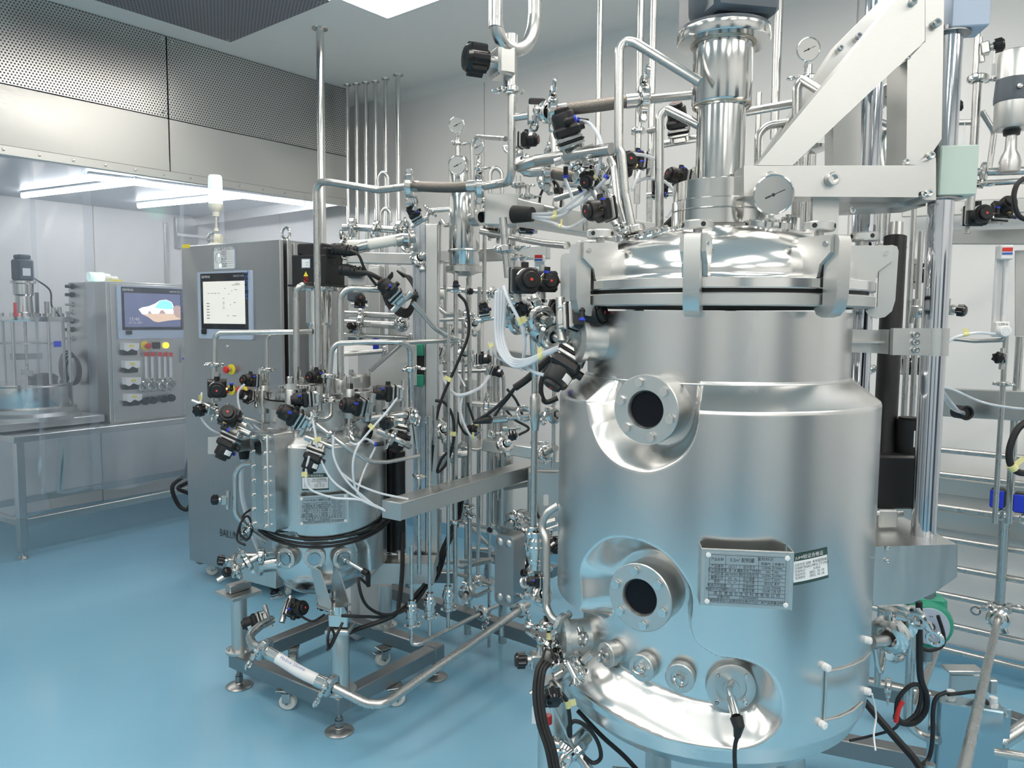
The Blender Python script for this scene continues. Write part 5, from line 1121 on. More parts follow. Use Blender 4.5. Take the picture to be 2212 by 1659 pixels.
for px, py, g, x2, y2, g2, r, lab in ((745, 677, 3.45, 885, 684, 3.45, .014, 'upper horizontal pipe left of the lift column with a clamp'), (745, 697, 3.4, 880, 704, 3.4, .0165, 'thicker horizontal pipe just below the upper one left of the lift column'), (742, 723, 3.4, 895, 730, 3.4, .0095, 'thin horizontal pipe above the white jug'), (742, 765, 3.3, 835, 758, 3.35, .011, 'short horizontal pipe ending at a clamp above the lid nuts')):
    pipe('cross_pipe', [(px, py, g), (x2, y2, g2)], r, lab, clamps=[(0, .25, 1.15, 90)] if py < 720 else [(0, .95, 1.1, 90)])
q = P(868, 700, 3.38); solo('ball_fitting', MB().sph(q, .036, 20), 'polished', q, 'round polished fitting at the end of the horizontal pipes', 'fitting')
q = P(772, 828, 3.7); t = thing('white_jug', q, 'white plastic container with blue print behind the gusset of the lift column', 'container'); part('body', MB().box((0, 0, 0), (.20, .18, q.z + .18), Matrix.Translation((q.x, q.y, (q.z + .18) / 2)), .03), 'white', t); part('print', MB().box((0, 0, 0), (.03, .012, .07), Matrix.Translation(P(812, 745, 3.58)), .002), 'blue', t)
# cable loops in the middle
for k in range(5):
    a = [(858 + k * 3, 585 + 3 * k, 3.3), (880 + k * 2, 600, 3.28), (895 + k, 630 + 3 * k, 3.25), (880, 668 + 4 * k, 3.25), (850 - 2 * k, 650 + 4 * k, 3.28), (835 - 2 * k, 610 + 4 * k, 3.3), (848, 588 + 2 * k, 3.3)]
    cable(a, .005, ['outermost', 'second', 'third', 'fourth', 'innermost'][k] + ' loop of the coiled black cables left of the lift column', group='coiled cables left of the lift column')
# --- verticals behind the tray
for px, y0, y1, g, r, lab, cl, ck in ((985, 590, 1300, 3.2, .0095, 'thin vertical pipe directly below the sight cylinder', [(0, .2, 1.2, 0), (0, .75, 1.2, 20)], []), (1015, 580, 1120, 3.25, .0085, 'thin vertical pipe right below the sight cylinder running down to the floor pipes', [(0, .18, 1.1, 90), (0, .95, 1.3, 100)], []),
    (1001, 690, 1130, 3.5, .0085, 'rear thin vertical pipe between the two pipes of the sight cylinder', [], []), (1036, 620, 1180, 3.6, .010, 'rear vertical pipe behind the hanging hose bundle', [(0, .3, 1.2, 0)], []),
    (962, 560, 1000, 3.7, .010, 'rear vertical pipe beside the right edge of the lift column', [(0, .5, 1.2, 0)], []), (1078, 640, 1080, 3.55, .009, 'vertical pipe behind the looped hose bundle', [(0, .93, 1.2, 0)], []), (1047, 460, 660, 3.3, .009, 'vertical pipe beside the right of the sight cylinder', [], []),
    (1198, 780, 1010, 3.2, .0085, 'thin vertical pipe just left of the large tank shoulder', [(0, .1, 1.2, 0)], []), (1108, 470, 640, 2.9, .011, 'short upright pipe above the double black valve', [(0, .5, 1.3, 0)], [])):
    pipe('vertical_pipe', [(px, y0, g), ('z', y1)], r, lab, clamps=cl, checks=ck)
pipe('slanted_pipe', [(1086, 470, 2.55), (1098, 600, 2.55)], .013, 'slanted polished pipe stub above the double black valve', clamps=[(0, .52, 1.3, 0)])
pipe('riser_pipe', [(888, 870, 2.98), (905, 990, 3.0), ('z', 1240)], .0085, 'thin pipe from the loop over the lid down behind the cable tray', R=.02, clamps=[(1, .15, 1.2, 90)])
# three risers with check valves and their common header
hz = .335
def hg(px, py): return onZ(px, py, hz)
for px, y0, cv, cl_, g, lab in ((889, 1180, 1322, 1352, 2.95, 'nearest'), (928, 900, 1306, 1333, 3.0, 'middle'), (969, 700, 1290, 1316, 3.1, 'farthest')):
    a = P(px, y0, g); o = solo('riser_pipe', MB().cyl(a, up(a, 1376 if px == 889 else (1372 if px == 928 else 1356)), .0075, seg=12), 'steel', a, '%s of three thin risers with check valves in front of the lift column foot' % lab, 'pipe')
    place('check_valve', Matrix.Translation(up(a, cv)), o, s=.95); place('clamp', Matrix.Translation(up(a, cl_)) @ Matrix.Rotation(-.9, 4, 'Z'), o, s=.82)
a = P(889, 1376, 2.95); pipe('header_pipe', [a, up(a, 1392), P(905, 1392, 2.95), P(1043, 1323, 3.3), P(1075, 1308, 3.4)], .0095, 'thin header pipe joining the three check valve risers and ending in a large clamp', R=.04, clamps=[(2, .98, 1.7, 120)])
# --- cable trays
A0, A1 = P(846, 1103, 2.75), P(1165, 1020, 3.62); A1.z = A0.z
t = thing('cable_tray', A0, 'long stainless cable tray reaching from the middle to the front of the small reactor', 'cable tray')
part('trough', MB().beam(A0, A1, .088, .062, .002), 'satin', t); part('end_cap', MB().beam(A0 - (A1 - A0).normalized() * .002, A0, .090, .064, .001), 'plate', t); part('tray_lid', MB().beam(A0 + UP * .032, A1 + UP * .032, .094, .003, .001), 'satin', t)
A0, A1 = P(1084, 457, 2.7), P(1300, 480, 3.4); t = thing('cable_tray', A0, 'stainless cable tray behind the white air hoses above the rear pipes', 'cable tray')
part('trough', MB().beam(P(1095, 458, 2.75), P(1480, 520, 3.0), .10, .075, .002), 'satin', t); part('junction_box', MB().box((0, 0, 0), (.115, .10, .105), Matrix.Translation(P(1083, 456, 2.72)) @ Matrix.Rotation(rr, 4, 'Z'), .003), 'plate', t)
part('cable_gland', MB().cyl(P(1110, 463, 2.62), P(1150, 463, 2.58), .030, .024, 18), 'rubber', t)
A0 = P(498, 1000 - 25, 2.95); t = thing('cable_tray', A0, 'short stainless tray at the left of the small reactor under two black valves', 'cable tray')
part('trough', MB().beam(P(478, 962, 2.9), P(560, 948, 3.25), .085, .062, .002), 'satin', t); part('end_cap', MB().beam(P(474, 963, 2.88), P(478, 962, 2.9), .088, .064, .001), 'plate', t); a = P(527, 975, 3.05); part('cable_gland', MB().cyl(a, a - UP * .03, .022, .018, 16), 'rubber', t)
cable([(527, 990, 3.05), (522, 1030, 3.05), (525, 1080, 3.07), (545, 1150, 3.1), (560, 1190, 3.15)], .011, 'thick pale hose dropping from the short left tray gland', 'hose', 'hose', name='air_hose')
far_box((1080, 770, 3.6), (1215, 795, 3.4), .06, .075, 'satin', 'stainless trough behind the looped white hoses', 'cable_tray', 'cable tray')
far_box((1045, 960, 3.4), (1200, 985, 3.3), .05, .05, 'satin', 'horizontal skid beam above the cable tray beside the large tank')
far_box((1000, 968, 3.4), (1085, 952, 3.6), .16, .012, 'satin', 'flat steel shelf plate beside the upright filter cylinders', 'shelf', 'shelf')
# --- upright cylinders and electric box
for px, r, y0, y1, g, lab in ((1060, .016, 760, 1150, 3.55, 'slim upright steel tube beside the thick steel cylinder'), (1089, .046, 895, 1140, 3.6, 'thick upright steel cylinder behind the cable tray'), (1012, .04, 820, 900, 3.7, 'short steel vessel behind the thin verticals in the middle')):
    a = P(px, y0, g); t = thing('upright_cylinder', up(a, y1), lab, 'vessel'); part('shell', MB().lathe([(r * .5, zrow(a, y1) - .03), (r, zrow(a, y1)), (r, a.z), (r * .8, a.z + .01), (.0001, a.z + .012)], Matrix.Translation((a.x, a.y, 0)), 30), 'satin', t)
    part('leg', MB().cyl((a.x, a.y, 0), (a.x, a.y, zrow(a, y1) - .028), r * .45), 'steel', t)
    part('band', MB().lathe([(r * 1.08, -.008), (r * 1.08, .008)], Matrix.Translation(up(a, (y0 * .8 + y1 * .2))), 30), 'steel', t)
a = P(1180, 1020, 3.35); t = thing('junction_box', up(a, 1135), 'grey steel electric box with a rounded white sticker left of the large tank', 'electric box'); Mx = Matrix.Translation((a.x, a.y, 0)) @ Matrix.Rotation(rr, 4, 'Z')
part('body', MB().box((0, .06, (zrow(a, 1020) + zrow(a, 1140)) / 2), (.16, .12, zrow(a, 1020) - zrow(a, 1140)), Mx, .005), 'satin', t); part('hinge_rail', MB().box((.02, .02, zrow(a, 1005)), (.14, .05, .04), Mx, .003), 'plate', t)
part('sticker', MB().prism(rounded(.022, .05, .005), .001, Mx @ Matrix.Translation((0, -.001, zrow(a, 1080))) @ Matrix.Rotation(math.pi / 2, 4, 'X')), 'paper', t)
# --- plate heat exchanger
hb = P(1108, 1311, 3.0); ex = D(-.80, 0, -.6); ex = V(M3 @ np.array([-.82, .57, 0])).normalized(); ey = UP.cross(ex)
zT2, zB3 = zrow(hb, 1160), hb.z; wE = .085
ey = -ey if ey.dot(AWAY) < 0 else ey
Mh = Matrix(((ex.x, 0, ey.x, hb.x), (ex.y, 0, ey.y, hb.y), (0, 1, 0, 0), (0, 0, 0, 1)))
t = thing('heat_exchanger', hb, 'upright grey plate heat exchanger with four round dimples near the floor', 'heat exchanger')
b = MB(); b.prism([(x + wE / 2, y + (zT2 + zB3) / 2) for x, y in rounded(wE, zT2 - zB3, .022, 5)], .085, Mh); part('plate_pack', b, 'dark_steel', t)
b = MB(); b.prism([(x + wE / 2, y + (zT2 + zB3) / 2) for x, y in rounded(wE + .004, zT2 - zB3 + .004, .023, 5)], .006, Mh @ Matrix.Translation((0, 0, -.006))); part('front_plate', b, 'cabinet', t)
for i in (0, 1):
    for j in (0, 1):
        c = Mh @ Vector((.021 + i * (wE - .042), zB3 + .03 + j * (zT2 - zB3 - .06), -.006)); part('dimple', MB().lathe([(.017, 0), (.015, .003), (.008, .006), (.0001, .007)], frame(c, -ey), 22), 'satin', t)
far_box((1090, 1150, 3.4), (1165, 1120, 3.7), .05, .05, 'steel', 'thick pipe elbow block behind the top of the heat exchanger', 'pipe_block', 'pipe')
for pts, r, lab in (([(1100, 1135, 3.2), (1125, 1105, 3.3), (1150, 1120, 3.35), (1165, 1150, 3.3), (1210, 1135, 3.3)], .017, 'thick bent pipe above the heat exchanger'), ([(1110, 1160, 3.15), (1150, 1140, 3.2), (1200, 1125, 3.2)], .015, 'second thick pipe leaving the top of the heat exchanger'), ([(1125, 1290, 3.1), (1150, 1260, 3.1), (1190, 1225, 3.1)], .015, 'thick pipe leaving the bottom right of the heat exchanger')):
    pipe('exchanger_pipe', pts, r, lab, R=.05, clamps=[(0, .3, 1.1, 30)])
for pts, r, lab, cl in (([(1014, 590, 3.25), (1015, 1272, 3.25), (1025, 1290, 3.2), (1062, 1272, 3.15)], .0095, 'thin pipe coming down and turning right into the heat exchanger foot', [(0, .76, 1.2, 90)]), ([(980, 900, 3.45), (981, 1205, 3.45), (993, 1226, 3.4), (1064, 1210, 3.3)], .0105, 'thin pipe turning right above the floor to the heat exchanger', []),
    ([(1000, 1120, 3.7), (1062, 1185, 3.6)], .009, 'short sloping pipe left of the heat exchanger top', []), ([(950, 1216, 3.7), (1064, 1208, 3.5)], .010, 'low horizontal pipe behind the risers', []), ([(1010, 1185, 3.9), (1064, 1188, 3.8)], .011, 'upper low pipe behind the risers', []), ([(990, 1240, 3.6), (1064, 1262, 3.4)], .010, 'lowest sloping pipe behind the risers', [(0, .6, 1.2, 90)]),
    ([(985, 1125, 3.7), (1060, 1140, 3.7)], .012, 'horizontal pipe below the cable tray between risers', []), ([(1000, 1300, 3.25), (1016, 1262, 3.4), (1040, 1250, 3.5)], .012, 'dark pipe knot near the floor behind the risers', [(0, .5, 1.5, 0)])):
    pipe('floor_pipe', pts, r, lab, R=.05, clamps=cl)
# floor skid of the pipework
zs = .16
def skid(p0, p1, lab, z=zs, w=.06, h=.06):
    a, b_ = onZ(*p0, z), onZ(*p1, z); return box_thing('skid_beam', a, b_, w, h, 'dark_steel', lab, 'frame')
skid((800, 1262), (1200, 1392), 'long dark floor beam of the pipe skid behind the heat exchanger foot')
skid((690, 1238), (980, 1245), 'far floor beam of the pipe skid under the lift bracket'); skid((1010, 1190), (1200, 1235), 'rear floor beam of the pipe skid between the tanks')
a = onZ(1083, 1372, zs + .03); pipe('support_stub', [a, up(a, 1335)], .012, 'short upright stub on the skid beam holding the long drain pipe', 'support')
for px, py in ((1052, 1260), (880, 1310)):
    a = onZ(px, py, 0); place('foot', Matrix.Translation(a), None, 'levelling_foot', 'black levelling foot %s' % ('behind the header pipe clamp' if px > 1000 else 'under the skid beam near the right riser'), 'foot')
# --- drain line of the small reactor
zd_ = .30
def dp(px, py, z=zd_): return onZ(px, py, z)
a = P(588, 1338, 2.92); o = pipe('drain_pipe', [a, P(562, 1352, 2.86), P(538, 1372, 2.8), P(545, 1392, 2.75), P(572, 1404, 2.72)], .0165, 'thick elbow pipe at the lower left leaving the bottom valve', R=.06, seg=16)
o = pipe('silicone_hose', [(572, 1404, 2.72), (606, 1425, 2.70), (650, 1452, 2.67), (705, 1478, 2.64)], .021, 'white silicone hose with blue print low in front of the square frame', 'hose', m='white', smooth=True, seg=20)
part('hose_end', MB().cyl(P(568, 1402, 2.725), P(600, 1420, 2.705), .0235, seg=20), 'polished', o); part('hose_end', MB().cyl(P(685, 1469, 2.65), P(712, 1481, 2.635), .0235, seg=20), 'polished', o)
dd_ = (P(650, 1452, 2.67) - P(606, 1425, 2.70)).normalized()
txt(o, 'Medical Silicone', face(P(633, 1434, 2.665) - AWAY * .005 + UP * .003, (UP * .5 - AWAY).normalized(), dd_) @ Matrix.Rotation(-.42, 4, 'Z'), .016, 'print_blue')
place('clamp', frame(P(570, 1403, 2.722), dd_, D(0, -.7, 1)) @ Matrix.Rotation(-.9, 4, 'Z'), o, s=1.55); place('clamp', frame(P(714, 1481, 2.634), dd_, D(0, -.7, 1)) @ Matrix.Rotation(-.9, 4, 'Z'), o, s=1.55)
pipe('drain_pipe', [(714, 1481, 2.634), (792, 1520, 2.60), (828, 1522, 2.60), P(1140, 1306, 3.4)], .0165, 'long steel drain pipe running back right across the floor', R=.10, seg=18, clamps=[(2, .93, 1.0, 90)])
valve(618, 1316, 2.95, (.75, .25, .5), (-.6, -.6, 0), 'black bottom valve under the dished end of the small reactor', 1.15); valve(578, 1330, 2.98, (-.7, -.2, .3), (.6, -.6, 0), 'black valve at the left under the small reactor beside the drain elbow', 1.0)
valve(690, 1296, 3.05, (.6, -.1, .6), (0, 1, 0), 'black valve under the right of the small reactor beside the front support', .85)
valve(600, 1290, 3.1, (-.3, 1, .3), (1, 0, 0), 'small valve with reddish cap right under the small reactor bottom', .6)
cable([(640, 1325, 2.9), (672, 1342, 2.9), (690, 1335, 2.9), (700, 1328, 2.95)], .0045, 'short black cable with a small float under the small reactor')
cable([(738, 1330, 2.7), (790, 1332, 2.75), (840, 1330, 2.9), (890, 1295, 3.0), (925, 1245, 3.15), (945, 1190, 3.3)], .006, 'black cable from the front load cell rising to the right behind the risers')
cable([(740, 1345, 2.65), (728, 1370, 2.62), (712, 1400, 2.62), (708, 1378, 2.62), (714, 1358, 2.64), (722, 1375, 2.64), (706, 1405, 2.62)], .005, 'knotted black cable hanging on the front frame leg')
cable([(870, 1150, 3.1), (869, 1230, 3.05), (862, 1300, 3.0), (850, 1330, 2.95), (770, 1360, 2.9), (745, 1372, 2.8)], .009, 'thick black cable bundle falling behind the nearest riser')
for k, (x, y, s_) in enumerate(((0, 0, 0), (6, 4, .01), (-5, 6, -.01))): cable([(1000 + x, 1030 + y, 3.4), (985 + x, 1120 + y, 3.4), (960 + x, 1180 + y, 3.35), (940 + x, 1240 + y, 3.3), (905 + x, 1275 + y, 3.2), (880 + x, 1310 + y, 3.1)], .007, ['front', 'right', 'left'][k] + ' one of three black cables falling behind the check valve risers', group='cables behind the check valve risers')
# --- silver pipe in front of the tank left side, the sampling column
pipe('sampling_pipe', [(1150, 700, 2.3), (1156, 812, 2.35), ('z', 1180)], .0105, 'upright sampling pipe just left of the large tank with a thick middle', R=.02, checks=[(1, .985, 1.3)])
a = P(1157, 860, 2.345); o = solo('pipe_sleeve', MB().lathe([(.0105, zrow(a, 930)), (.0175, zrow(a, 905)), (.0175, zrow(a, 858)), (.0105, zrow(a, 850))], Matrix.Translation((a.x, a.y, 0)), 20), 'steel', a, 'thick sleeve on the upright sampling pipe beside the probe', 'fitting')
pipe('sampling_pipe', [(1205, 1092, 2.05), (1178, 1108, 2.05), (1168, 1140, 2.05), (1180, 1165, 2.03), (1180, 1315, 2.0), (1195, 1338, 1.97), (1240, 1362, 1.93)], .0110, 'bent polished pipe running down the left flank of the large tank', R=.05, clamps=[(5, .4, 1.3, 120)])
valve(1182, 1255, 2.02, (-1, 0, .1), (0, 1, 0), 'small steel bodied valve on the bent pipe left of the large tank', .55)
a = P(1160, 1190, 2.33); t = place('check_valve', Matrix.Translation(a), None, 'check_valve', 'polished check valve at the foot of the sampling pipe', 'valve', None, 1.15)
t = thing('probe', P(1090, 905, 2.5), 'long steel probe with black plug lying left towards the sampling pipe', 'probe'); part('probe_body', MB().cyl(P(1068, 907, 2.5), P(1100, 904, 2.46), .012).cyl(P(1100, 904, 2.46), P(1150, 897, 2.38), .0065), 'polished', t); part('plug', MB().cyl(P(1023, 912, 2.52), P(1060, 906, 2.5), .007, .014), 'rubber', t); part('ring_nut', MB().ring(frame(P(1132, 893, 2.37), D(.3, .4, 1)), .022, .006, 24, 8), 'polished', t)
pipe('sampling_pipe', [(1165, 896, 2.35), (1205, 895, 2.3)], .009, 'short horizontal pipe from the sampling pipe to the large tank', clamps=[(0, .8, 1.5, 60)])
# --- large pipes on the big lid
pipe('lid_pipe', [(1366, 500, 1.98), (1350, 420, 1.98), (1342, 330, 1.98), (1336, 322, 1.98), (1338, 105, 1.98), (1352, 88, 1.98), (1372, 93, 1.97), (1512, 178, 1.90)], .0118, 'tall steel pipe from the large lid sloping down to the agitator', R=.035, seg=16, clamps=[(0, .05, 1.3, 0)])
pipe('lid_pipe', [(1352, 500, 2.02), (1334, 440, 2.02), (1326, 360, 2.05), (1318, 345, 2.1)], .010, 'second steel pipe beside the tall one on the large lid', clamps=[(0, .2, 1.3, 0)])
pipe('lid_pipe', [(1424, 492, 2.1), (1425, 250, 2.1), (1440, 236, 2.1), (1512, 272, 2.0)], .0118, 'shorter steel pipe with a sloping top just left of the agitator column', R=.035, seg=16)
pipe('lid_pipe', [(1720, 470, 2.15), (1722, 188, 2.15), (1734, 172, 2.15), (1800, 214, 2.0)], .0130, 'steel pipe with a sloping top behind the diagonal beam', R=.035, seg=16)
pipe('lid_pipe', [(1637, 400, 2.2), (1638, 292, 2.2), (1655, 272, 2.2), (1720, 262, 2.2)], .0110, 'bent pipe between the agitator column and the diagonal beam', R=.05)
pipe('cross_pipe', [(1385, 216, 2.3), (1600, 196, 2.35)], .0125, 'horizontal pipe from the clamp to behind the agitator column'); pipe('cross_pipe', [(1600, 244, 2.4), (1770, 214, 2.3)], .0125, 'horizontal pipe right of the agitator column to the diagonal beam')
o = pipe('braided_hose', [(1222, 236, 2.3), (1290, 228, 2.3), (1360, 218, 2.3)], .0185, 'braided steel hose sloping up to the tall lid pipe', 'hose', m='braid', smooth=True, seg=18)
part('hose_end', MB().cyl(P(1196, 240, 2.3), P(1224, 236, 2.3), .0205, seg=18), 'steel', o); part('hose_end', MB().cyl(P(1352, 219, 2.3), P(1384, 216, 2.3), .0205, seg=18), 'steel', o); place('clamp', frame(P(1194, 240, 2.3), RIGHT), o, s=1.6); place('clamp', frame(P(1390, 215, 2.3), RIGHT), o, s=1.7)
pipe('branch_pipe', [(1107, 254, 2.42), (1150, 248, 2.4), (1192, 241, 2.3)], .0115, 'short branch pipe from the vertical pipe to the braided hose', clamps=[(1, .8, 1.4, 90)])
b = MB().box((0, 0, 0), (.055, .05, .035), frame(P(1152, 248, 2.38), RIGHT, UP), .004); t = solo('valve_block', b, 'cast', P(1152, 248, 2.38), 'square bolted steel valve block on the short branch pipe', 'valve'); part('solenoid', MB().box((0, 0, 0), (.05, .03, .022), frame(P(1160, 222, 2.37), UP, RIGHT), .004), 'black', t)
# --- group under the braided hose
valve(1240, 335, 2.3, (-.35, 1, .25), (.95, .25, 0), 'big black hexagonal valve leaning left over the thick sloping pipe', 1.35)
pipe('sloping_pipe', [(1118, 360, 2.45), (1160, 347, 2.4), (1322, 322, 2.15)], .0175, 'thick pipe sloping gently across below the braided hose', seg=16)
o = pipe('braided_hose', [(1185, 372, 2.5), (1230, 380, 2.5), (1300, 384, 2.5)], .019, 'second braided hose behind the cluster of black valves', 'hose', m='braid', smooth=True, seg=16); place('clamp', frame(P(1182, 370, 2.5), RIGHT), o, s=1.7)
pipe('sloping_pipe', [(1118, 356, 2.5), (1140, 372, 2.5), (1182, 370, 2.5)], .016, 'short elbow joining the second braided hose at the left', R=.03)
pipe('sloping_pipe', [(1250, 350, 2.3), (1300, 440, 2.25), (1345, 500, 2.2)], .013, 'steep pipe running down right from the hexagonal valve', clamps=[(0, .3, 1.5, 30)])
pipe('sloping_pipe', [(1262, 340, 2.35), (1310, 420, 2.3), (1318, 445, 2.3)], .011, 'steep pipe parallel to the first below the hexagonal valve', clamps=[(0, .5, 1.4, 0)])
pipe('sloping_pipe', [(1215, 395, 2.6), (1270, 400, 2.6), (1285, 420, 2.6), (1330, 430, 2.6)], .013, 'horizontal pipe bending down behind the hose fan')
for pts, r, lab in (([(1200, 430, 2.7), (1262, 410, 2.6), (1330, 398, 2.5)], .010, 'thin rear pipe behind the hose fan sloping up right'), ([(1265, 500, 2.6), (1267, 395, 2.6)], .010, 'short upright behind the hose fan'), ([(1262, 470, 2.5), (1258, 440, 2.5), (1270, 428, 2.5), (1282, 440, 2.5), (1284, 480, 2.5)], .008, 'small hairpin pipe behind the hose fan')): pipe('rear_pipe', pts, r, lab, R=.03)
valve(1330, 372, 2.2, (.3, .2, 1), (.3, 1, 0), 'black valve facing the viewer just left of the tall lid pipe', 1.0); valve(1288, 385, 2.3, (-.5, -.3, .8), (.6, -1, 0), 'small steel and black valve in the middle of the hose fan', .8)
valve(1340, 450, 2.05, (-1, -.15, .45), (-.25, 1, 0), 'black valve with square steel plate pointing left at the foot of the tall lid pipe', 1.05); valve(1404, 352, 2.4, (-.9, .1, .4), (0, 1, 0), 'black valve behind the tall lid pipe at its right', .9)
valve(1470, 305, 2.2, (-.3, 1, .55), (.9, -.4, 0), 'black valve right of the shorter lid pipe by the agitator column', 1.05); valve(1497, 392, 2.3, (-1, .2, .4), (0, 1, 0), 'black valve half hidden behind the agitator column left edge', .9)
valve(1425, 420, 2.5, (-.2, .4, 1), (1, 0, 0), 'polished round valve behind the shorter lid pipe', .9)
for px, y0, y1, g, r, cl, lab in ((1297, -20, 440, 3.3, .0115, [], 'leftmost tall vertical pipe behind the braided hose'), (1385, -20, 440, 3.2, .0135, [(0, .75, 1.1, 0)], 'second tall vertical pipe passing behind the clamp'), (1413, -20, 500, 3.0, .0125, [(0, .62, 1.3, 160)], 'third tall vertical pipe left of the agitator motor'), (1683, -20, 300, 3.0, .0160, [], 'tall vertical pipe right of the agitator motor')):
    a = P(px, max(y0, 0), g); a2 = Vector((a.x, a.y, H_CEIL)); o = solo('ceiling_pipe', MB().cyl(a2, up(a, y1), r, seg=16), 'steel', a2, lab, 'pipe')
    for k in cl: place('clamp', frame(a2.lerp(up(a, y1), k[1]), UP) @ Matrix.Rotation(math.radians(k[3]), 4, 'Z'), o, s=k[2])
pipe('branch_pipe', [(1402, 282, 3.0), (1430, 276, 2.9)], .0125, 'short branch pipe between the third tall pipe and the shorter lid pipe')
gauge(1670, 421, 1.80, (-.18, -.12, 1), 'large dial gauge in front of the lid right of the agitator column', 1.12)
gauge(1746, 107, 2.9, (-.1, -.15, 1), 'dial gauge high behind the agitator motor at the diagonal beam', 1.02); gauge(1923, 205, 2.6, (-.45, -.1, 1), 'dial gauge between the diagonal beam and the lift post', .92)
pipe('gauge_pipe', [(1748, 140, 2.92), ('z', 520)], .012, 'clamped stub under the high dial gauge', clamps=[(0, .08, 1.4, 180)]); pipe('gauge_pipe', [(1926, 240, 2.62), ('z', 520)], .012, 'clamped stub under the dial gauge by the lift post', clamps=[(0, .25, 1.4, 0)])
# --- cluster at the left of the big clamps
valve(1118, 608, 2.15, (.3, .0, 1), (0, 1, 0), 'large black valve facing the viewer with red dot left of the lid clamps', 1.25); valve(1172, 610, 2.25, (.2, 0, 1), (0, 1, 0), 'black valve beside the large one touching the lid clamp', 1.05)
valve(1212, 690, 1.92, (.85, .15, .55), (-.3, -1, 0), 'big black valve with red dot in front of the left nozzle', 1.2); valve(1252, 742, 1.95, (-.6, -.9, .3), (1, 0, 0), 'black valve with white label hanging below the nozzle valve', 1.35)
valve(1195, 672, 2.3, (.2, .1, 1), (1, -.3, 0), 'black capped valve with a small red dot behind the nozzle valve', .9)
valve(1130, 660, 2.2, (-.1, -.2, 1), (.9, -.35, 0), 'black fluted hand knob valve in the middle of the steel clamp cluster', .85, 'hand_valve'); valve(1160, 648, 2.4, (.2, .1, 1), (1, 0, 0), 'second black hand knob behind the fluted one', .7, 'hand_valve')
pipe('cluster_pipe', [(1085, 655, 2.25), (1150, 680, 2.2), (1185, 695, 2.1)], .0130, 'pale steel tube crossing the clamp cluster left of the large tank', clamps=[(0, .3, 1.5, 200), (1, .5, 1.5, 200)])
pipe('cluster_pipe', [(1095, 700, 2.3), (1140, 690, 2.25), (1180, 720, 2.15), (1215, 735, 2.1)], .0125, 'lower steel tube of the clamp cluster', R=.04, clamps=[(0, .5, 1.5, 230), (2, .3, 1.5, 180)])
pipe('cluster_pipe', [(1240, 725, 1.95), (1300, 735, 1.93)], .0150, 'steel stub joining the nozzle valve to the tank', clamps=[(0, .6, 1.3, 20)]); pipe('cluster_pipe', [(1155, 640, 2.3), (1180, 700, 2.25), (1170, 745, 2.2)], .0140, 'steep bright elbow in the clamp cluster', R=.05, clamps=[(1, .5, 1.4, 0)])
valve(1050, 690, 2.9, (-.2, 1, .4), (1, 0, 0), 'small black valve with steel cap behind the white hose bundle', .7); valve(1020, 775, 3.0, (1, 0, .2), (0, 1, 0), 'square black valve pointing right below the sight cylinder', .75)
valve(955, 765, 3.4, (-.7, .4, .6), (0, 1, 0), 'small black valve just right of the lift column', .75); valve(1010, 630, 3.1, (.4, .0, 1), (0, 1, 0), 'black knob on the clamp just below the sight cylinder', .55, 'hand_valve'); valve(985, 630, 3.1, (0, 1, .3), (1, 0, 0), 'black plug head on the pipe under the sight cylinder', .45)
cable([(990, 635, 3.05), (1008, 660, 3.05), (1012, 720, 3.05), (990, 780, 3.05), (955, 860, 3.05), (940, 920, 3.05), (930, 1020, 3.1)], .0060, 'long black cable falling from below the sight cylinder across the middle', tags=(.6,))
cable([(940, 865, 3.1), (960, 870, 3.1), (978, 900, 3.1), (980, 950, 3.1), (965, 1000, 3.1), (945, 1020, 3.1), (955, 990, 3.1), (980, 965, 3.1)], .0060, 'looping black cable right of the lift column foot', tags=(.4,))
cable([(1112, 838, 2.45), (1085, 868, 2.47), (1055, 893, 2.5), (1024, 911, 2.52)], .0055, 'black cable from the sleeve down to the long probe plug'); cable([(1190, 772, 2.42), (1172, 788, 2.42), (1140, 818, 2.44), (1112, 838, 2.45)], .012, 'thick black sleeve of cables left of the large tank'); cable([(1113, 838, 2.46), (1098, 860, 2.48), (1078, 884, 2.5), (1066, 905, 2.5)], .0045, 'thinner cable from the sleeve to the body of the long probe')
cable([(1200, 780, 2.6), (1178, 800, 2.6), (1168, 840, 2.6), (1178, 868, 2.6), (1205, 860, 2.6)], .009, 'thick black cable loop just left of the tank shoulder'); cable([(1095, 840, 2.9), (1115, 865, 2.9), (1130, 900, 2.9)], .005, 'thin black cable behind the sampling pipe')
cable([(1430, 500, 2.2), (1460, 470, 2.15), (1500, 440, 2.2)], .012, 'thick black cable rising behind the lid to the agitator')
valve(470, 835, 2.95, (.35, -.05, 1), (0, 1, 0), 'black valve with red dot on the far left pipe before the cabinet', 1.2); valve(500, 910, 2.88, (.25, .45, 1), (.9, -.3, 0), 'black valve with red dot on the sloping branch left of the small reactor', 1.25)
valve(510, 925, 2.85, (-.45, -1, .3), (1, -.2, 0), 'black valve hanging downward over the short left tray', 1.25); valve(560, 822, 3.05, (-.5, .1, 1), (0, 1, 0), 'black valve with red dot behind the left lid bolt', .9); valve(553, 862, 3.05, (-.6, .35, .8), (.5, -1, 0), 'small black valve below the one behind the left lid bolt', .8)
valve(703, 812, 3.0, (-.55, 0, 1), (0, 1, 0), 'black valve in front of the stirrer housing on the lid', .95); valve(690, 860, 2.80, (-1, -.05, .35), (0, 1, 0), 'black valve pointing left at the front of the lid', 1.0)
valve(664, 915, 2.78, (-.8, .5, .35), (.6, .9, 0), 'black valve with white label leaning left below the lid', 1.15); valve(690, 955, 2.75, (-.35, -1, .3), (1, -.5, 0), 'black valve hanging down in front of the jacket', 1.15)
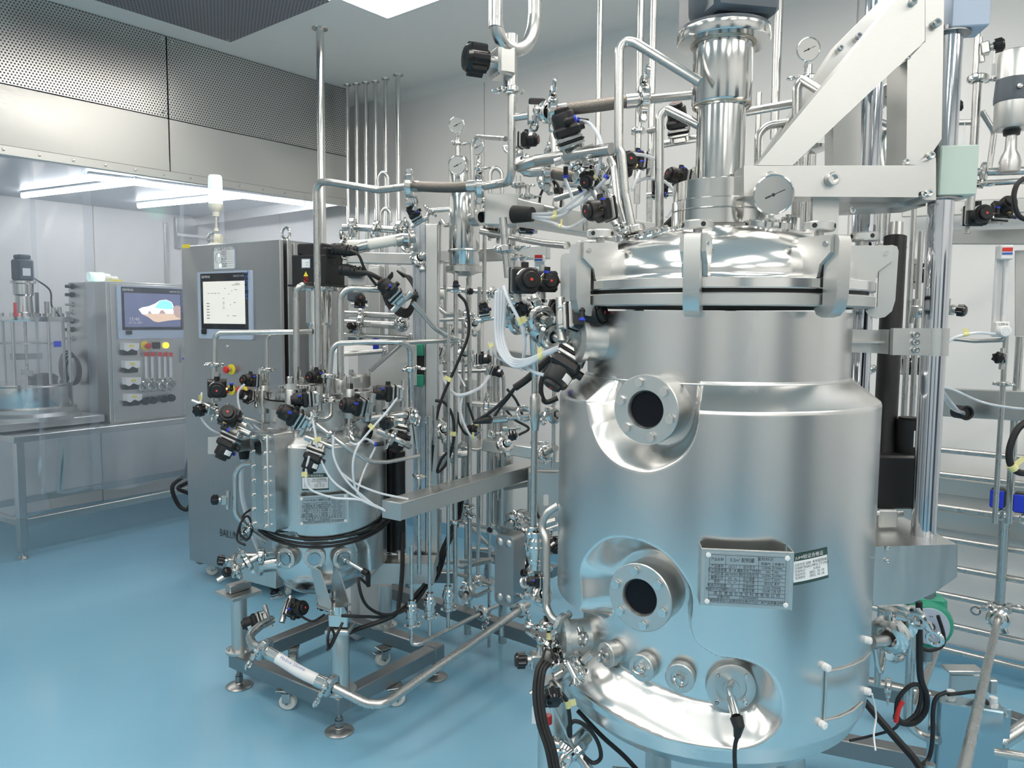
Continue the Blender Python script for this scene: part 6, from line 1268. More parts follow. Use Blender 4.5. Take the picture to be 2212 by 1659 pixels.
valve(800, 880, 2.82, (-.8, .15, .6), (.3, 1, 0), 'black valve with red dot at the right front under the lid', 1.15); valve(872, 850, 2.95, (-1, .05, .25), (0, 1, 0), 'black valve pointing left on the thin pipe right of the lid', 1.15); valve(868, 905, 3.0, (-.2, -1, .3), (1, 0, 0), 'black valve hanging down in front of the lift actuator', 1.3)
valve(452, 880, 2.9, (-.3, -.1, 1), (1, -.3, 0), 'black hand knob on the sloping branch at the far left', .95, 'hand_valve'); valve(492, 1080, 2.95, (-1, .05, .2), (0, 1, 0), 'black hand knob with red ring on the pipe left of the jacket', .8, 'hand_valve'); valve(505, 1213, 2.9, (-1, .2, .3), (.6, .8, 0), 'black hand knob on the clamp cluster at the lower left', .8, 'hand_valve'); valve(512, 1232, 2.85, (-.6, .1, .8), (.6, .7, 0), 'second lower left hand knob beside the sloping pipe', .75, 'hand_valve')
valve(850, 908, 2.85, (-.4, -.1, 1), (1, 0, 0), 'black hand knob with tag in front of the lift actuator top', .95, 'hand_valve')
pipe('branch_pipe', [(416, 866, 2.92), (450, 880, 2.9), (565, 915, 3.0)], .0085, 'thin branch pipe sloping down right to the small reactor with a yellow tagged end', clamps=[(1, .1, 1.3, 100), (1, .35, 1.5, 250)])
pipe('branch_pipe', [(548, 1000, 2.95), (520, 1003, 2.95), (508, 1025, 2.95), (508, 1110, 2.95), (545, 1150, 2.98), (575, 1170, 3.0)], .0110, 'steel pipe bowing out left of the jacket and back in below', R=.06, clamps=[(3, .75, 1.2, 0)])
pipe('branch_pipe', [(575, 1200, 2.95), (520, 1200, 2.93)], .0130, 'short horizontal stub with black plug left of the round ports', clamps=[(0, .2, 1.4, 90)])
q = P(528, 1181, 2.9); pipe('branch_pipe', [(570, 1195, 2.93), (470, 1255, 2.85)], .0115, 'polished pipe sloping down left from the round ports', clamps=[(0, .35, 1.4, 0), (0, .6, 1.4, 240)])
pipe('sample_pipe', [(668, 905, 2.76), (740, 960, 2.74), (800, 998, 2.78), (835, 998, 2.85), (905, 985, 2.98)], .0085, 'thin pipe curving right in front of the jacket to the riser', R=.08, clamps=[(0, .12, 1.4, 0), (0, .62, 1.1, 250)])
pipe('branch_pipe', [(716, 860, 2.85), (715, 900, 2.84), (700, 907, 2.82), (672, 907, 2.78)], .0095, 'short elbow under the lid front joining the thin curved pipe', R=.03, clamps=[(0, .15, 1.2, 0)])
pipe('branch_pipe', [(800, 905, 2.95), (870, 895, 2.95), (905, 905, 3.0)], .0125, 'horizontal stub with clamps right under the lid', clamps=[(0, .5, 1.4, 90), (1, .4, 1.3, 60)])
pipe('branch_pipe', [(815, 930, 2.9), (870, 955, 2.9), (885, 965, 2.95)], .0110, 'short sloping branch crossing the lift actuator', clamps=[(0, .6, 1.4, 70)])
pipe('riser_pipe', [(940, 960, 3.05), ('z', 875)], .0105, 'short upright sensor tube with black plug before the lift column'); 
cable([(548, 1096, 2.98), (525, 1115, 2.96), (518, 1150, 2.95), (535, 1165, 2.95), (545, 1140, 2.96), (535, 1115, 2.96), (520, 1130, 2.95), (512, 1165, 2.94), (530, 1178, 2.93)], .0045, 'thin black cable looped left of the jacket foot')
# --- air hoses
hose([(436, 848, 2.9), (432, 880, 2.88), (436, 905, 2.88), (460, 930, 2.9), (500, 942, 2.95), (560, 944, 3.0)], 'clear air hose curving from the far left valve to the tray', tags=(.08,))
hose([(528, 830, 2.95), (514, 850, 2.95), (520, 890, 2.95), (545, 925, 3.0)], 'clear air hose arching behind the lower left valve', .0045); hose([(540, 905, 3.0), (556, 925, 3.0), (575, 935, 3.05)], 'short clear air hose with blue end left of the jacket')
for k, (a, lab) in enumerate((([(672, 890, 2.74), (680, 930, 2.72), (690, 985, 2.72), (720, 1040, 2.72), (780, 1080, 2.74), (830, 1102, 2.76)], 'clear air hose from the lid front valve to the tray end'), ([(668, 985, 2.7), (661, 1020, 2.7), (668, 1055, 2.7), (720, 1075, 2.72), (780, 1080, 2.74), (828, 1100, 2.76)], 'lowest clear air hose with yellow tag crossing the sticker'), ([(720, 940, 2.72), (722, 990, 2.72), (750, 1040, 2.73), (800, 1085, 2.75), (832, 1104, 2.76)], 'clear air hose falling steeply right of the hanging valve'),
    ([(858, 860, 2.8), (835, 890, 2.78), (795, 935, 2.74), (770, 970, 2.72), (762, 1010, 2.72), (770, 1060, 2.74), (800, 1090, 2.75)], 'clear air hose from the right valve looping down left'), ([(812, 960, 2.85), (790, 948, 2.83), (770, 960, 2.8), (755, 955, 2.8)], 'short clear air hose arching to the blue end right'), ([(812, 965, 2.85), (790, 1010, 2.82), (775, 1050, 2.76), (772, 1068, 2.74)], 'clear air hose from the blue end down to the bundle'), ([(735, 1020, 2.73), (770, 1045, 2.74), (820, 1065, 2.76), (882, 1078, 2.78)], 'clear air hose running nearly level to the riser'))):
    hose(a, lab, tags=((.3,) if k in (0, 3) else ((.25,) if k == 1 else ())))
for k, (x0, y0, x1, y1, lab) in enumerate(((1072, 640, 1140, 792, 'outermost'), (1078, 632, 1142, 788, 'second'), (1084, 636, 1144, 784, 'third'), (1090, 640, 1146, 780, 'fourth'))):
    d = 5 * k; cable([(x0, y0 - 10, 2.2), (x0 - 1, y0 + 40, 2.2), (1072 + d, 720, 2.2), (1080 + d, 762 - d * .4, 2.18), (1108, 790 - d, 2.15), (1140, 787 - d * .7, 2.1), (1180, 765 - d * .3, 2.05), (1222, 748 - d * .3, 1.98)], .0052, lab + ' white air hose of the looped bundle left of the large tank', 'hose', 'hose', tags=(.85,) if k in (0, 2) else (), group='looped white hose bundle', name='air_hose')
hose([(1088, 618, 2.12), (1100, 650, 2.1), (1125, 700, 2.1), (1134, 740, 2.12), (1130, 775, 2.15)], 'white air hose slanting in front of the clamp cluster', .005, tags=(.5,)); hose([(1120, 785, 2.15), (1160, 806, 2.1), (1200, 812, 2.05), (1230, 805, 2.0)], 'white air hose passing under the labelled valve', .005, tags=(.85,))
hose([(1118, 560, 2.5), (1130, 575, 2.5), (1160, 580, 2.5), (1182, 575, 2.5)], 'short white air hose dropping from the clamp above the double valve', .005)
for pts, lab in (([(1150, 463, 2.58), (1200, 458, 2.5), (1250, 425, 2.35), (1285, 385, 2.25), (1298, 335, 2.2), (1296, 300, 2.2), (1275, 268, 2.25), (1252, 260, 2.3)], 'longest white air hose of the fan ending at a blue collar up left'), ([(1150, 465, 2.58), (1205, 460, 2.5), (1250, 440, 2.35), (1290, 405, 2.25), (1310, 385, 2.2)], 'white air hose of the fan ending at the middle valve'), ([(1150, 468, 2.58), (1190, 470, 2.5), (1220, 462, 2.45), (1238, 445, 2.4)], 'short white air hose of the fan with yellow tag'), ([(1150, 470, 2.58), (1190, 480, 2.5), (1225, 492, 2.35), (1255, 480, 2.2), (1275, 463, 2.1)], 'lowest white air hose of the fan ending at the lid valve'), ([(1220, 385, 2.4), (1228, 405, 2.4), (1238, 432, 2.4)], 'short upright white air hose behind the fan'),
    ([(1386, 358, 2.35), (1375, 385, 2.3), (1365, 410, 2.2)], 'thin white air hose right of the tall lid pipe'), ([(1350, 333, 2.3), (1390, 335, 2.3), (1425, 348, 2.3)], 'white air hose arching right behind the tall lid pipe'), ([(1370, 395, 2.4), (1400, 385, 2.4), (1440, 395, 2.4), (1460, 430, 2.4), (1440, 470, 2.4)], 'white air hose looping behind the shorter lid pipe')):
    cable(pts, .0052, lab, 'hose', 'hose', (.45,) if 'longest' in lab or 'tag' in lab or 'lowest' in lab else (), name='air_hose')
for px, py, g, d in ((1249, 260, 2.3, (1, -.1, 0)), (1278, 461, 2.09, (1, .6, .2)), (1222, 382, 2.4, (0, 1, 0)), (1310, 382, 2.2, (.6, 1, 0)), (812, 960, 2.84, (1, .1, 0)), (1224, 747, 1.97, (1, .2, 0))):
    v = D(*d); p = P(px, py, g); t = thing('push_fitting', p, 'blue collared black push fitting ' + {1249: 'at the top end of the longest hose', 1278: 'at the lid valve hose end', 1222: 'on the short upright hose', 1310: 'by the middle valve of the fan', 812: 'before the lift actuator', 1224: 'at the labelled valve hose ends'}[px], 'fitting')
    part('collar', MB().cyl(p - v * .004, p + v * .004, .0085), 'blue', t); part('fitting_body', MB().cyl(p + v * .004, p + v * .03, .0075), 'black', t)
# ================================================================= lift gantry right of the large tank
def vbox(px0, px1, py0, py1, g, dep, m, par, name, b=.003, dx=0):
    """upright box whose near face spans the pixel rectangle at distance g and reaches dep further back"""
    a, c = P(px0, py1, g), P(px1, py1, g); mid = (a + c) / 2; z0, z1 = zrow(mid, py1), zrow(mid, py0); w_ = abs((c - a).dot(RIGHT))
    return part(name, MB().box((0, dep / 2, (z0 + z1) / 2), (w_, dep, z1 - z0), Matrix.Translation((mid.x, mid.y, 0)) @ Matrix.Rotation(rr, 4, 'Z'), b), m, par)
cb = P(1995, 1165, 1.93); t = thing('lift_gantry', (cb.x, cb.y, .9), 'stainless box beam gantry with diagonal braces lifting the large tank lid', 'lift frame'); GA = t
FG = lambda px, py, g=1.86: P(px, py, g)
def face_prism(pts, g, dep, m, par, name):
    o = P(pts[0][0], pts[0][1], g); q = [P(x, y, g) for x, y in pts]; Mx = Matrix(((RIGHT.x, 0, AWAY.x, o.x), (RIGHT.y, 0, AWAY.y, o.y), (0, 1, 0, o.z), (0, 0, 0, 1)))
    L2 = [((p - o).dot(RIGHT), p.z - o.z) for p in q]; b = MB(); n = len(L2); ar = sum(L2[i][0] * L2[(i + 1) % n][1] - L2[(i + 1) % n][0] * L2[i][1] for i in range(n))
    return part(name, MB().prism(L2, dep, Mx), m, par)
face_prism([(1636, 357), (1712, 357), (1998, 88), (1998, 0), (1985, -30), (1960, -30)], 1.86, .06, 'plate', t, 'diagonal_beam')
face_prism([(1607, 358), (1984, 357), (1984, 426), (1607, 424)], 1.855, .08, 'plate', t, 'horizontal_beam')
face_prism([(1984, 350), (2014, 330), (2034, 300), (2040, -30), (1999, -30), (1999, 90), (1960, 130), (1958, 355), (1984, 357), (1984, 426), (2000, 432), (2022, 432), (2022, 340)], 1.875, .10, 'plate', t, 'upright_beam')
face_prism([(1640, 356), (1720, 356), (1850, 200), (1990, 70), (1990, -30), (1935, -30), (1815, 90)], 2.18, .06, 'plate', t, 'rear_diagonal_beam'); face_prism([(1800, 130), (1860, 80), (1860, 420), (1800, 420)], 2.2, .06, 'plate', t, 'rear_upright_beam')
face_prism([(1820, 424), (2000, 424), (2000, 445), (1850, 452)], 1.97, .12, 'plate', t, 'cross_plate')
face_prism([(1756, 424), (1813, 424), (1809, 545), (1754, 545)], 1.90, .012, 'plate', t, 'hanger_plate'); face_prism([(1614, 424), (1648, 424), (1647, 495), (1614, 495)], 1.93, .012, 'plate', t, 'hanger_plate')
for px, py, g, s in ((1660, 387, 1.855, 1.55), (1794, 388, 1.855, 1.55), (1992, 420, 1.87, .9), (1955, 350, 1.87, .8), (2008, 337, 1.87, .9), (2004, 418, 1.865, .9), (1969, 6, 1.86, .9), (1853, 80, 2.17, .9), (1814, 105, 2.17, .8), (2020, 52, 1.87, 1.0), (1838, 455, 1.96, .8), (1958, 124, 1.87, .7)):
    place('socket_bolt', frame(P(px, py, g), (-AWAY + RIGHT * .1), UP), t, 'bolt', s=s)
r_ = .0295
for px, py, g, zt_py, zb_py, nm in ((2024, 600, 1.93, 60, 1168, 'near'), (1866, 600, 2.3, -60, 1100, 'rear')):
    a = P(px, py, g); t2 = thing('guide_column', up(a, zb_py), 'shiny chromed guide column %s' % ('standing on the wedge bracket at the right of the large tank' if nm == 'near' else 'behind the gantry between the tank lid and the lift post'), 'column')
    part('rod', MB().cyl(up(a, zb_py), (a.x, a.y, min(zrow(a, zt_py), 3.15)), r_, seg=36), 'chrome', t2)
    if nm == 'near':
        NC = a; fr2 = Matrix.Translation((a.x, a.y, 0)) @ Matrix.Rotation(rr - .18, 4, 'Z')
        part('bearing_housing', MB().box((.022, 0, (zrow(a, 322) + zrow(a, 428)) / 2), (.085, .085, zrow(a, 322) - zrow(a, 428)), fr2, .003), 'mint', t2, 'pale green bearing housing')
        part('top_housing', MB().box((.030, 0, zrow(a, 72) + .09), (.085, .085, .18), fr2, .003), 'bezel', t2, 'light grey top housing')
        for py in (432, 76): part('seal_ring', MB().lathe([(.030, -.002), (.046, -.001), (.046, .002), (.030, .003)], Matrix.Translation(up(a, py)), 28), 'dark_steel', t2)
# wedge bracket on the tank flank
t = thing('wedge_bracket', P(1900, 1308, 1.86), 'sheet steel wedge shaped bracket under the chromed column at the tank flank', 'bracket')
face_prism([(1884, 1181), (2069, 1176), (2068, 1246), (2021, 1279), (1969, 1304), (1886, 1308)], 1.84, .26, 'satin', t, 'body')
for px, py in ((1916, 1184), (1916, 1212)): place('socket_bolt', frame(P(px, py, 1.838), -AWAY, UP), t, 'bolt', s=.5)
part('clevis', MB().box((0, 0, 0), (.05, .02, .05), Matrix.Translation(P(1916, 1120, 1.98)) @ Matrix.Rotation(rr, 4, 'Z'), .006).cyl(P(1916, 1108, 1.98) - RIGHT * .04, P(1916, 1108, 1.98) + RIGHT * .04, .008), 'plate', t)
# clamp bracket between tank and column
t = thing('column_clamp', P(1930, 738, 1.95), 'welded steel clamp bracket holding the chromed column to the tank shell', 'bracket')
face_prism([(1836, 711), (1926, 714), (1926, 764), (1836, 761)], 1.96, .02, 'plate', t, 'tank_arm'); face_prism([(1838, 736), (1926, 737), (1926, 742), (1838, 741)], 1.935, .03, 'plate', t, 'stiffener')
face_prism([(1930, 709), (2012, 709), (2010, 768), (1928, 767)], 1.90, .015, 'plate', t, 'clamp_half'); part('clamp_band', MB().lathe([(.0297, 0), (.0345, 0), (.0345, zrow(NC, 709) - zrow(NC, 768)), (.0297, zrow(NC, 709) - zrow(NC, 768))], Matrix.Translation((NC.x, NC.y, zrow(NC, 768))), 36), 'plate', t)
face_prism([(1918, 712), (1932, 712), (1931, 766), (1917, 765)], 1.92, .05, 'plate', t, 'flange_pair')
for py in (723, 739, 756): place('socket_bolt', frame(P(1977, py, 1.898), -AWAY, UP), t, 'bolt', s=.75)
# black electric lift actuator
a, b_ = P(1934, 512, 2.2), P(1908, 1000, 2.1); t = thing('linear_actuator', b_, 'long black tube of the electric lift actuator right of the large tank', 'actuator'); part('barrel', MB().cyl(b_, a, .030, seg=28), 'black', t); part('rod_eye', MB().cyl(a, a + (a - b_).normalized() * .04, .02, seg=16), 'steel', t)
vbox(1886, 1990, 985, 1100, 2.02, .13, 'black', t, 'gearbox', .006); c = P(1958, 1000, 2.08); part('motor', MB().cyl(up(c, 990), up(c, 905), .031, seg=28).lathe([(.026, 0), (.026, .004)], Matrix.Translation(up(c, 904)), 24), 'black', t); part('motor_label', MB().add([(c + D(math.sin(k * .16 + .0) * 1.0, 0, math.cos(k * .16 + .0)) * .0315 + UP * (zrow(c, y) - c.z)) for y in (962, 927) for k in range(8)], [(i, i + 1, i + 9, i + 8) for i in range(7)]), 'paper', t)
for px, g, y0, y1, lab in ((1969, 2.35, 430, 905, 'left of two thin rods behind the black actuator'), (1987, 2.35, 500, 905, 'right of two thin rods behind the black actuator')):
    pipe('thin_rod', [P(px, 560, g), ('z', 905)], .0085, lab) ; pipe('thin_rod', [up(P(px, 560, g), y0), up(P(px, 560, g), 565)], .0078, lab.replace('thin rods', 'upper rod ends'))
valve(1978, 592, 2.6, (.1, 0, 1), (0, 1, 0), 'black valve with red dot between the actuator and the chromed column', 1.1); valve(1972, 672, 2.3, (.6, -.1, .8), (0, 1, 0), 'black hand knob with wire loop between the actuator and the column', .8, 'hand_valve'); valve(2045, 668, 2.6, (.6, -.1, .8), (0, 1, 0), 'black hand knob just right of the chromed column', .8, 'hand_valve'); valve(1955, 795, 2.7, (.1, .2, 1), (0, 1, 0), 'black valve with white label low behind the thin rods', 1.0)
# ================================================================= wall rack at the right
XR = 3.80
def wallrail(py, r, lab, X=XR, px=2130, l=1.15, rgt=.9, m='steel', ch=None, xl=0, clamps=()):
    p = onX(px, py, X); a, b_ = p + Vector((0, l, 0)), p - Vector((0, rgt, 0))
    if ch: return box_thing('wall_channel', a, b_, .035, ch, 'plate', lab, 'rail')
    return pipe('wall_pipe', [a, b_], r, lab, clamps=clamps)
wallrail(981, .013, 'uppermost horizontal wall pipe right of the chromed column'); wallrail(1035, .012, 'second horizontal wall pipe right of the chromed column'); wallrail(1060, 0, 'upper flat wall channel carrying the blue valves', ch=.075, X=3.9)
wallrail(1108, .014, 'third horizontal wall pipe, between the two flat channels'); wallrail(1135, 0, 'lower flat wall channel under the third pipe', ch=.085, X=3.9); wallrail(1178, .014, 'fourth horizontal wall pipe, just below the lower channel')
wallrail(1240, .014, 'fifth horizontal wall pipe at the height of the wedge bracket'); wallrail(1303, .014, 'sixth horizontal wall pipe at the top of the slanting thick pipe'); wallrail(1368, .014, 'seventh horizontal wall pipe crossing behind the green pump'); wallrail(1424, .014, 'lowest horizontal wall pipe near the floor')
p = onX(2170, 1130, XR - .05); pipe('wall_riser', [up(p, 1080), up(p, 1318)], .019, 'short vertical wall pipe above the slanting thick pipe', clamps=[(0, .98, 1.2, 0)])
a = P(2160, 1318, 2.9); b_ = P(2076, 1690, 1.45); o = pipe('slanting_pipe', [a, b_], .0125, 'thick steel pipe slanting down towards the viewer at the lower right', seg=20, clamps=[(0, .10, 1.5, 30)])
a = P(2150, 1365, 2.9); t = pipe('pipe_support', [P(2010, 1650, 1.9), P(2010, 1652, 1.9) + Vector((0, 0, -.3))], .012, 'upright stub under the electric box at the lower right', 'support')
# upper frame, flowmeter and light channel
t = box_thing('rack_rail', P(2040, 513, 2.75), P(2300, 512, 2.4), .05, .048, 'plate', 'pale horizontal rack rail above the tube flowmeter', 'rail'); e = P(2285, 512, 2.42); part('wall_arm', MB().beam(e, Vector((X_WALL, e.y, e.z)), .04, .04), 'plate', t); box_thing('rack_rail', onX(1950, 455, 3.85), onX(2300, 440, 3.85), .03, .06, 'plate', 'pale rail on the wall behind the two black valves', 'rail')
a, b_ = P(2040, 868, 2.9), P(2290, 880, 2.6); t = box_thing('hose_channel', a, b_, .06, .105, 'satin', 'stainless channel with a hose gland right of the chromed column', 'cable tray'); e = P(2280, 879, 2.62); part('wall_arm', MB().beam(e, Vector((X_WALL, e.y, e.z)), .04, .04), 'plate', t)
for pts, r, lab, cl in (([(2173, 727, 2.5), ('z', 1130)], .0085, 'thin vertical pipe below the tube flowmeter', [(0, .25, 1.1, 90)]), ([(2203, 727, 2.7), ('z', 1130)], .013, 'upright rack post right of the thin flowmeter pipe', []), ([(2038, 730, 2.7), (2105, 737, 2.6), (2165, 735, 2.5), (2172, 725, 2.5)], .007, 'thin pipe joining the flowmeter foot from the left', []),
    ([(2117, -20, 2.5), ('z', 160)], .0085, 'thin upper part of the vertical pipe at the top right', []), ([(2112, 170, 2.5), ('z', 455)], .0125, 'thick lower part of the vertical pipe at the top right', [(0, .0, 1.2, 0), (0, .80, 1.2, 0)]), ([(2120, 240, 2.55), (2148, 285, 2.55), (2136, 372, 2.55)], .009, 'thin bent bypass pipe beside the top right vertical pipe', []), ([(2040, 266, 2.6), (2112, 264, 2.5)], .009, 'short horizontal pipe between column and top right pipe', []),
    ([(2110, 372, 2.5), (2270, 367, 2.4), Vector((X_WALL, P(2270, 367, 2.4).y, P(2270, 367, 2.4).z))], .0125, 'horizontal pipe carrying the big angle valve', [(0, .1, 1.2, 90)]), ([(2120, 396, 2.6), (2270, 388, 2.5), Vector((X_WALL, P(2270, 388, 2.5).y, P(2270, 388, 2.5).z))], .010, 'second horizontal pipe below the angle valve pipe', [])):
    pipe('rack_pipe', pts, r, lab, R=.04, clamps=cl)
valve(2118, 108, 2.5, (.9, .15, .45), (0, 1, 0), 'black hand knob with paper tag on the top right vertical pipe', .85, 'hand_valve'); valve(2040, 236, 2.6, (.9, .15, .45), (0, 1, 0), 'black hand knob half hidden behind the chromed column', .7, 'hand_valve'); valve(2090, 470, 2.6, (-.05, 0, 1), (0, 1, 0), 'square black valve with red dot above the rack rail', 1.15); valve(2141, 474, 2.62, (.1, .55, 1), (1, 0, 0), 'round black valve with red dot beside the square one', 1.05)
valve(2165, 775, 2.45, (-.7, .1, .7), (0, 1, 0), 'black hand knob on the thin pipe below the flowmeter', .75, 'hand_valve')
for px, py, lab in ((2156, 1075, 'black and blue valve hanging on the upper wall channel'), (2206, 1085, 'second black and blue valve at the right edge on the wall channel')):
    c = P(px, py, 2.6); t = thing('ball_valve', c, lab, 'valve'); part('valve_body', MB().box((0, 0, 0), (.05, .045, .07), Matrix.Translation(c), .008), 'black', t); part('blue_side', MB().box((-.028, 0, 0), (.008, .04, .06), Matrix.Translation(c), .002), 'blue', t); part('ring_lever', MB().ring(frame(c - UP * .055 - AWAY * .02, -AWAY), .016, .004, 18, 6), 'polished', t)
for k, (px, py, lab) in enumerate(((2146, 150, 'small paper tag hanging from the top right hand knob'), (2082, 300, 'small paper tag hanging behind the column housing'))):
    c = P(px, py, 2.45); t = thing('paper_tag', c, lab, 'tag'); part('card', MB().box((0, 0, 0), (.014, .001, .035), Matrix.Translation(c) @ Matrix.Rotation(rr, 4, 'Z')), 'paper', t); part('wire', MB().cyl(c + UP * .017, c + UP * .06, .0008, seg=6), 'steel', t)
# big angle seat valves
def angle_valve(px, ys, g, r, lab):
    c = P(px, ys[0], g); Zc = lambda y: zrow(c, y); Mx = Matrix.Translation((c.x, c.y, 0)); t = thing('angle_valve', up(c, ys[5]), lab, 'valve')
    part('cylinder_cap', MB().lathe([(r, Zc(ys[1])), (r, Zc(ys[0]) - .02), (r * .92, Zc(ys[0]) - .004), (r * .8, Zc(ys[0])), (.0001, Zc(ys[0]))], Mx, 36), 'satin', t); part('black_band', MB().lathe([(r * 1.08, Zc(ys[2])), (r * 1.1, Zc(ys[2]) + .01), (r * 1.02, Zc(ys[1])), (r * .95, Zc(ys[1]))], Mx, 36), 'slate', t)
    part('lower_cylinder', MB().lathe([(r * .6, Zc(ys[3]) - .002), (r * .97, Zc(ys[3])), (r * 1.03, Zc(ys[3]) + .008), (r * 1.03, Zc(ys[2]))], Mx, 36), 'satin', t); part('neck', MB().lathe([(r * .45, Zc(ys[4])), (r * .5, Zc(ys[3]))], Mx, 24), 'black', t)
    part('stem', MB().lathe([(r * .6, Zc(ys[5])), (r * .62, Zc(ys[5]) + .03), (r * .5, Zc(ys[5]) + .05), (r * .34, Zc(ys[5]) + .065), (r * .3, Zc(ys[4]))], Mx, 24), 'cast', t)
    for k in range(3): a = rr - 1.9 + k * .7; q = Vector((c.x + r * 1.08 * math.cos(a), c.y + r * 1.08 * math.sin(a), (Zc(ys[1]) + Zc(ys[2])) / 2)); part('band_screw', MB().lathe([(.007, 0), (.007, .008), (.0001, .009)], frame(q, (math.cos(a), math.sin(a), 0)), 12), 'polished', t)
    return t
angle_valve(2196, (110, 172, 222, 280, 292, 372), 2.4, .049, 'big brushed angle seat valve with a dark band at the right edge'); angle_valve(1208, (288, 340, 358, 408, 418, 455), 3.3, .043, 'brushed angle seat valve with dark band behind the hexagonal black valve')
# rotameter
def rota(px, py0, py1, g, lab, full=True, w_=.040):
    a = P(px, py0, g); mz = (zrow(a, py0) + zrow(a, py1)) / 2; h2 = zrow(a, py0) - zrow(a, py1); Mx = Matrix.Translation((a.x, a.y, mz)) @ Matrix.Rotation(rr - .2, 4, 'Z')
    t = thing('flow_meter', (a.x, a.y, mz - h2 / 2), lab, 'flowmeter'); part('back_plate', MB().box((0, .02, 0), (w_, .012, h2), Mx, .003), 'white', t); part('top_block', MB().box((0, 0, h2 * .42), (w_, .034, h2 * .16), Mx, .004), 'white', t)
    F_ = Mx @ Matrix.Translation((0, -.0178, h2 * .43)) @ Matrix.Rotation(math.pi / 2, 4, 'X'); part('red_label', MB().box((0, .006, 0), (w_ * .75, .012, .001), F_), 'red', t); part('blue_label', MB().box((0, -.007, 0), (w_ * .75, .007, .001), F_), 'print_blue', t)
    if full:
        part('glass_tube', MB().cyl(Mx @ Vector((0, 0, -h2 * .36)), Mx @ Vector((0, 0, h2 * .36)), .013, seg=16), 'clear', t); part('scale_tube', MB().cyl(Mx @ Vector((0, 0, -h2 * .34)), Mx @ Vector((0, 0, h2 * .34)), .004, seg=10), 'steel', t)
        part('base_block', MB().box((0, 0, -h2 * .42), (w_ * 1.1, .036, h2 * .17), Mx, .004), 'white', t); part('knob', MB().lathe([(.018, 0), (.018, .022), (.015, .025), (.0001, .025)], Mx @ Matrix.Translation((0, -.018, -h2 * .44)) @ Matrix.Rotation(math.pi / 2, 4, 'X'), 24).ring(Mx @ Matrix.Translation((0, -.043, -h2 * .44)) @ Matrix.Rotation(math.pi / 2, 4, 'X'), .009, .001, 20, 4), 'paper', t)
        txt(t, 'LZB-6', Mx @ Matrix.Translation((0, -.0185, -h2 * .365)) @ Matrix.Rotation(math.pi / 2, 4, 'X'), .011)
    else: part('meter_body', MB().box((0, .01, -h2 * .1), (w_ * .7, .02, h2 * .8), Mx, .003), 'clear', t)
rota(2172, 530, 727, 2.5, 'tube flowmeter with a white knob below the pale rack rail'); rota(1123, 552, 640, 3.0, 'left of two small flowmeters with red labels above the double valve', False); rota(1165, 552, 640, 3.0, 'right of two small flowmeters with red labels above the double valve', False)
box_thing('back_panel', P(2212, 540, 2.55), P(2212, 725, 2.55), .004, .06, 'satin', 'steel edge panel beside the tube flowmeter at the right edge', 'panel')
hose([(2040, 745, 2.5), (2065, 728, 2.5), (2110, 719, 2.5), (2150, 722, 2.48)], 'clear air hose with yellow tag left of the flowmeter foot', .005, (.55,)); hose([(2030, 835, 2.4), (2060, 842, 2.5), (2120, 868, 2.5), (2180, 880, 2.45), (2240, 885, 2.4)], 'long thin clear hose over the channel right of the column', .004)
for k in range(3): hose([(2030 + 3 * k, 835 + 6 * k, 2.3), (2045 + 3 * k, 865, 2.45), (2062 + 3 * k, 885, 2.6), (2085, 892 + 2 * k, 2.75)], ['upper', 'middle', 'lower'][k] + ' of three white hoses entering the channel gland', .006, group='hoses into the channel gland')
q = P(2088, 892, 2.72); solo('cable_gland', MB().cyl(q, q + AWAY * .05 - RIGHT * .01, .024, seg=18).ring(frame(q, -AWAY), .022, .005, 20, 6), 'rubber', q, 'round black gland on the channel right of the chromed column', 'gland')
cable([(2212, 385, 2.2), (2196, 400, 2.2), (2190, 430, 2.2), (2200, 465, 2.2), (2225, 478, 2.2)], .007, 'black cable loop at the right edge above the flowmeter'); cable([(2230, 905, 2.2), (2200, 925, 2.2), (2182, 965, 2.2), (2182, 1000, 2.2), (2200, 1020, 2.2), (2230, 1022, 2.2)], .010, 'thick black cable loop at the right edge below the channel', tags=(.7,))
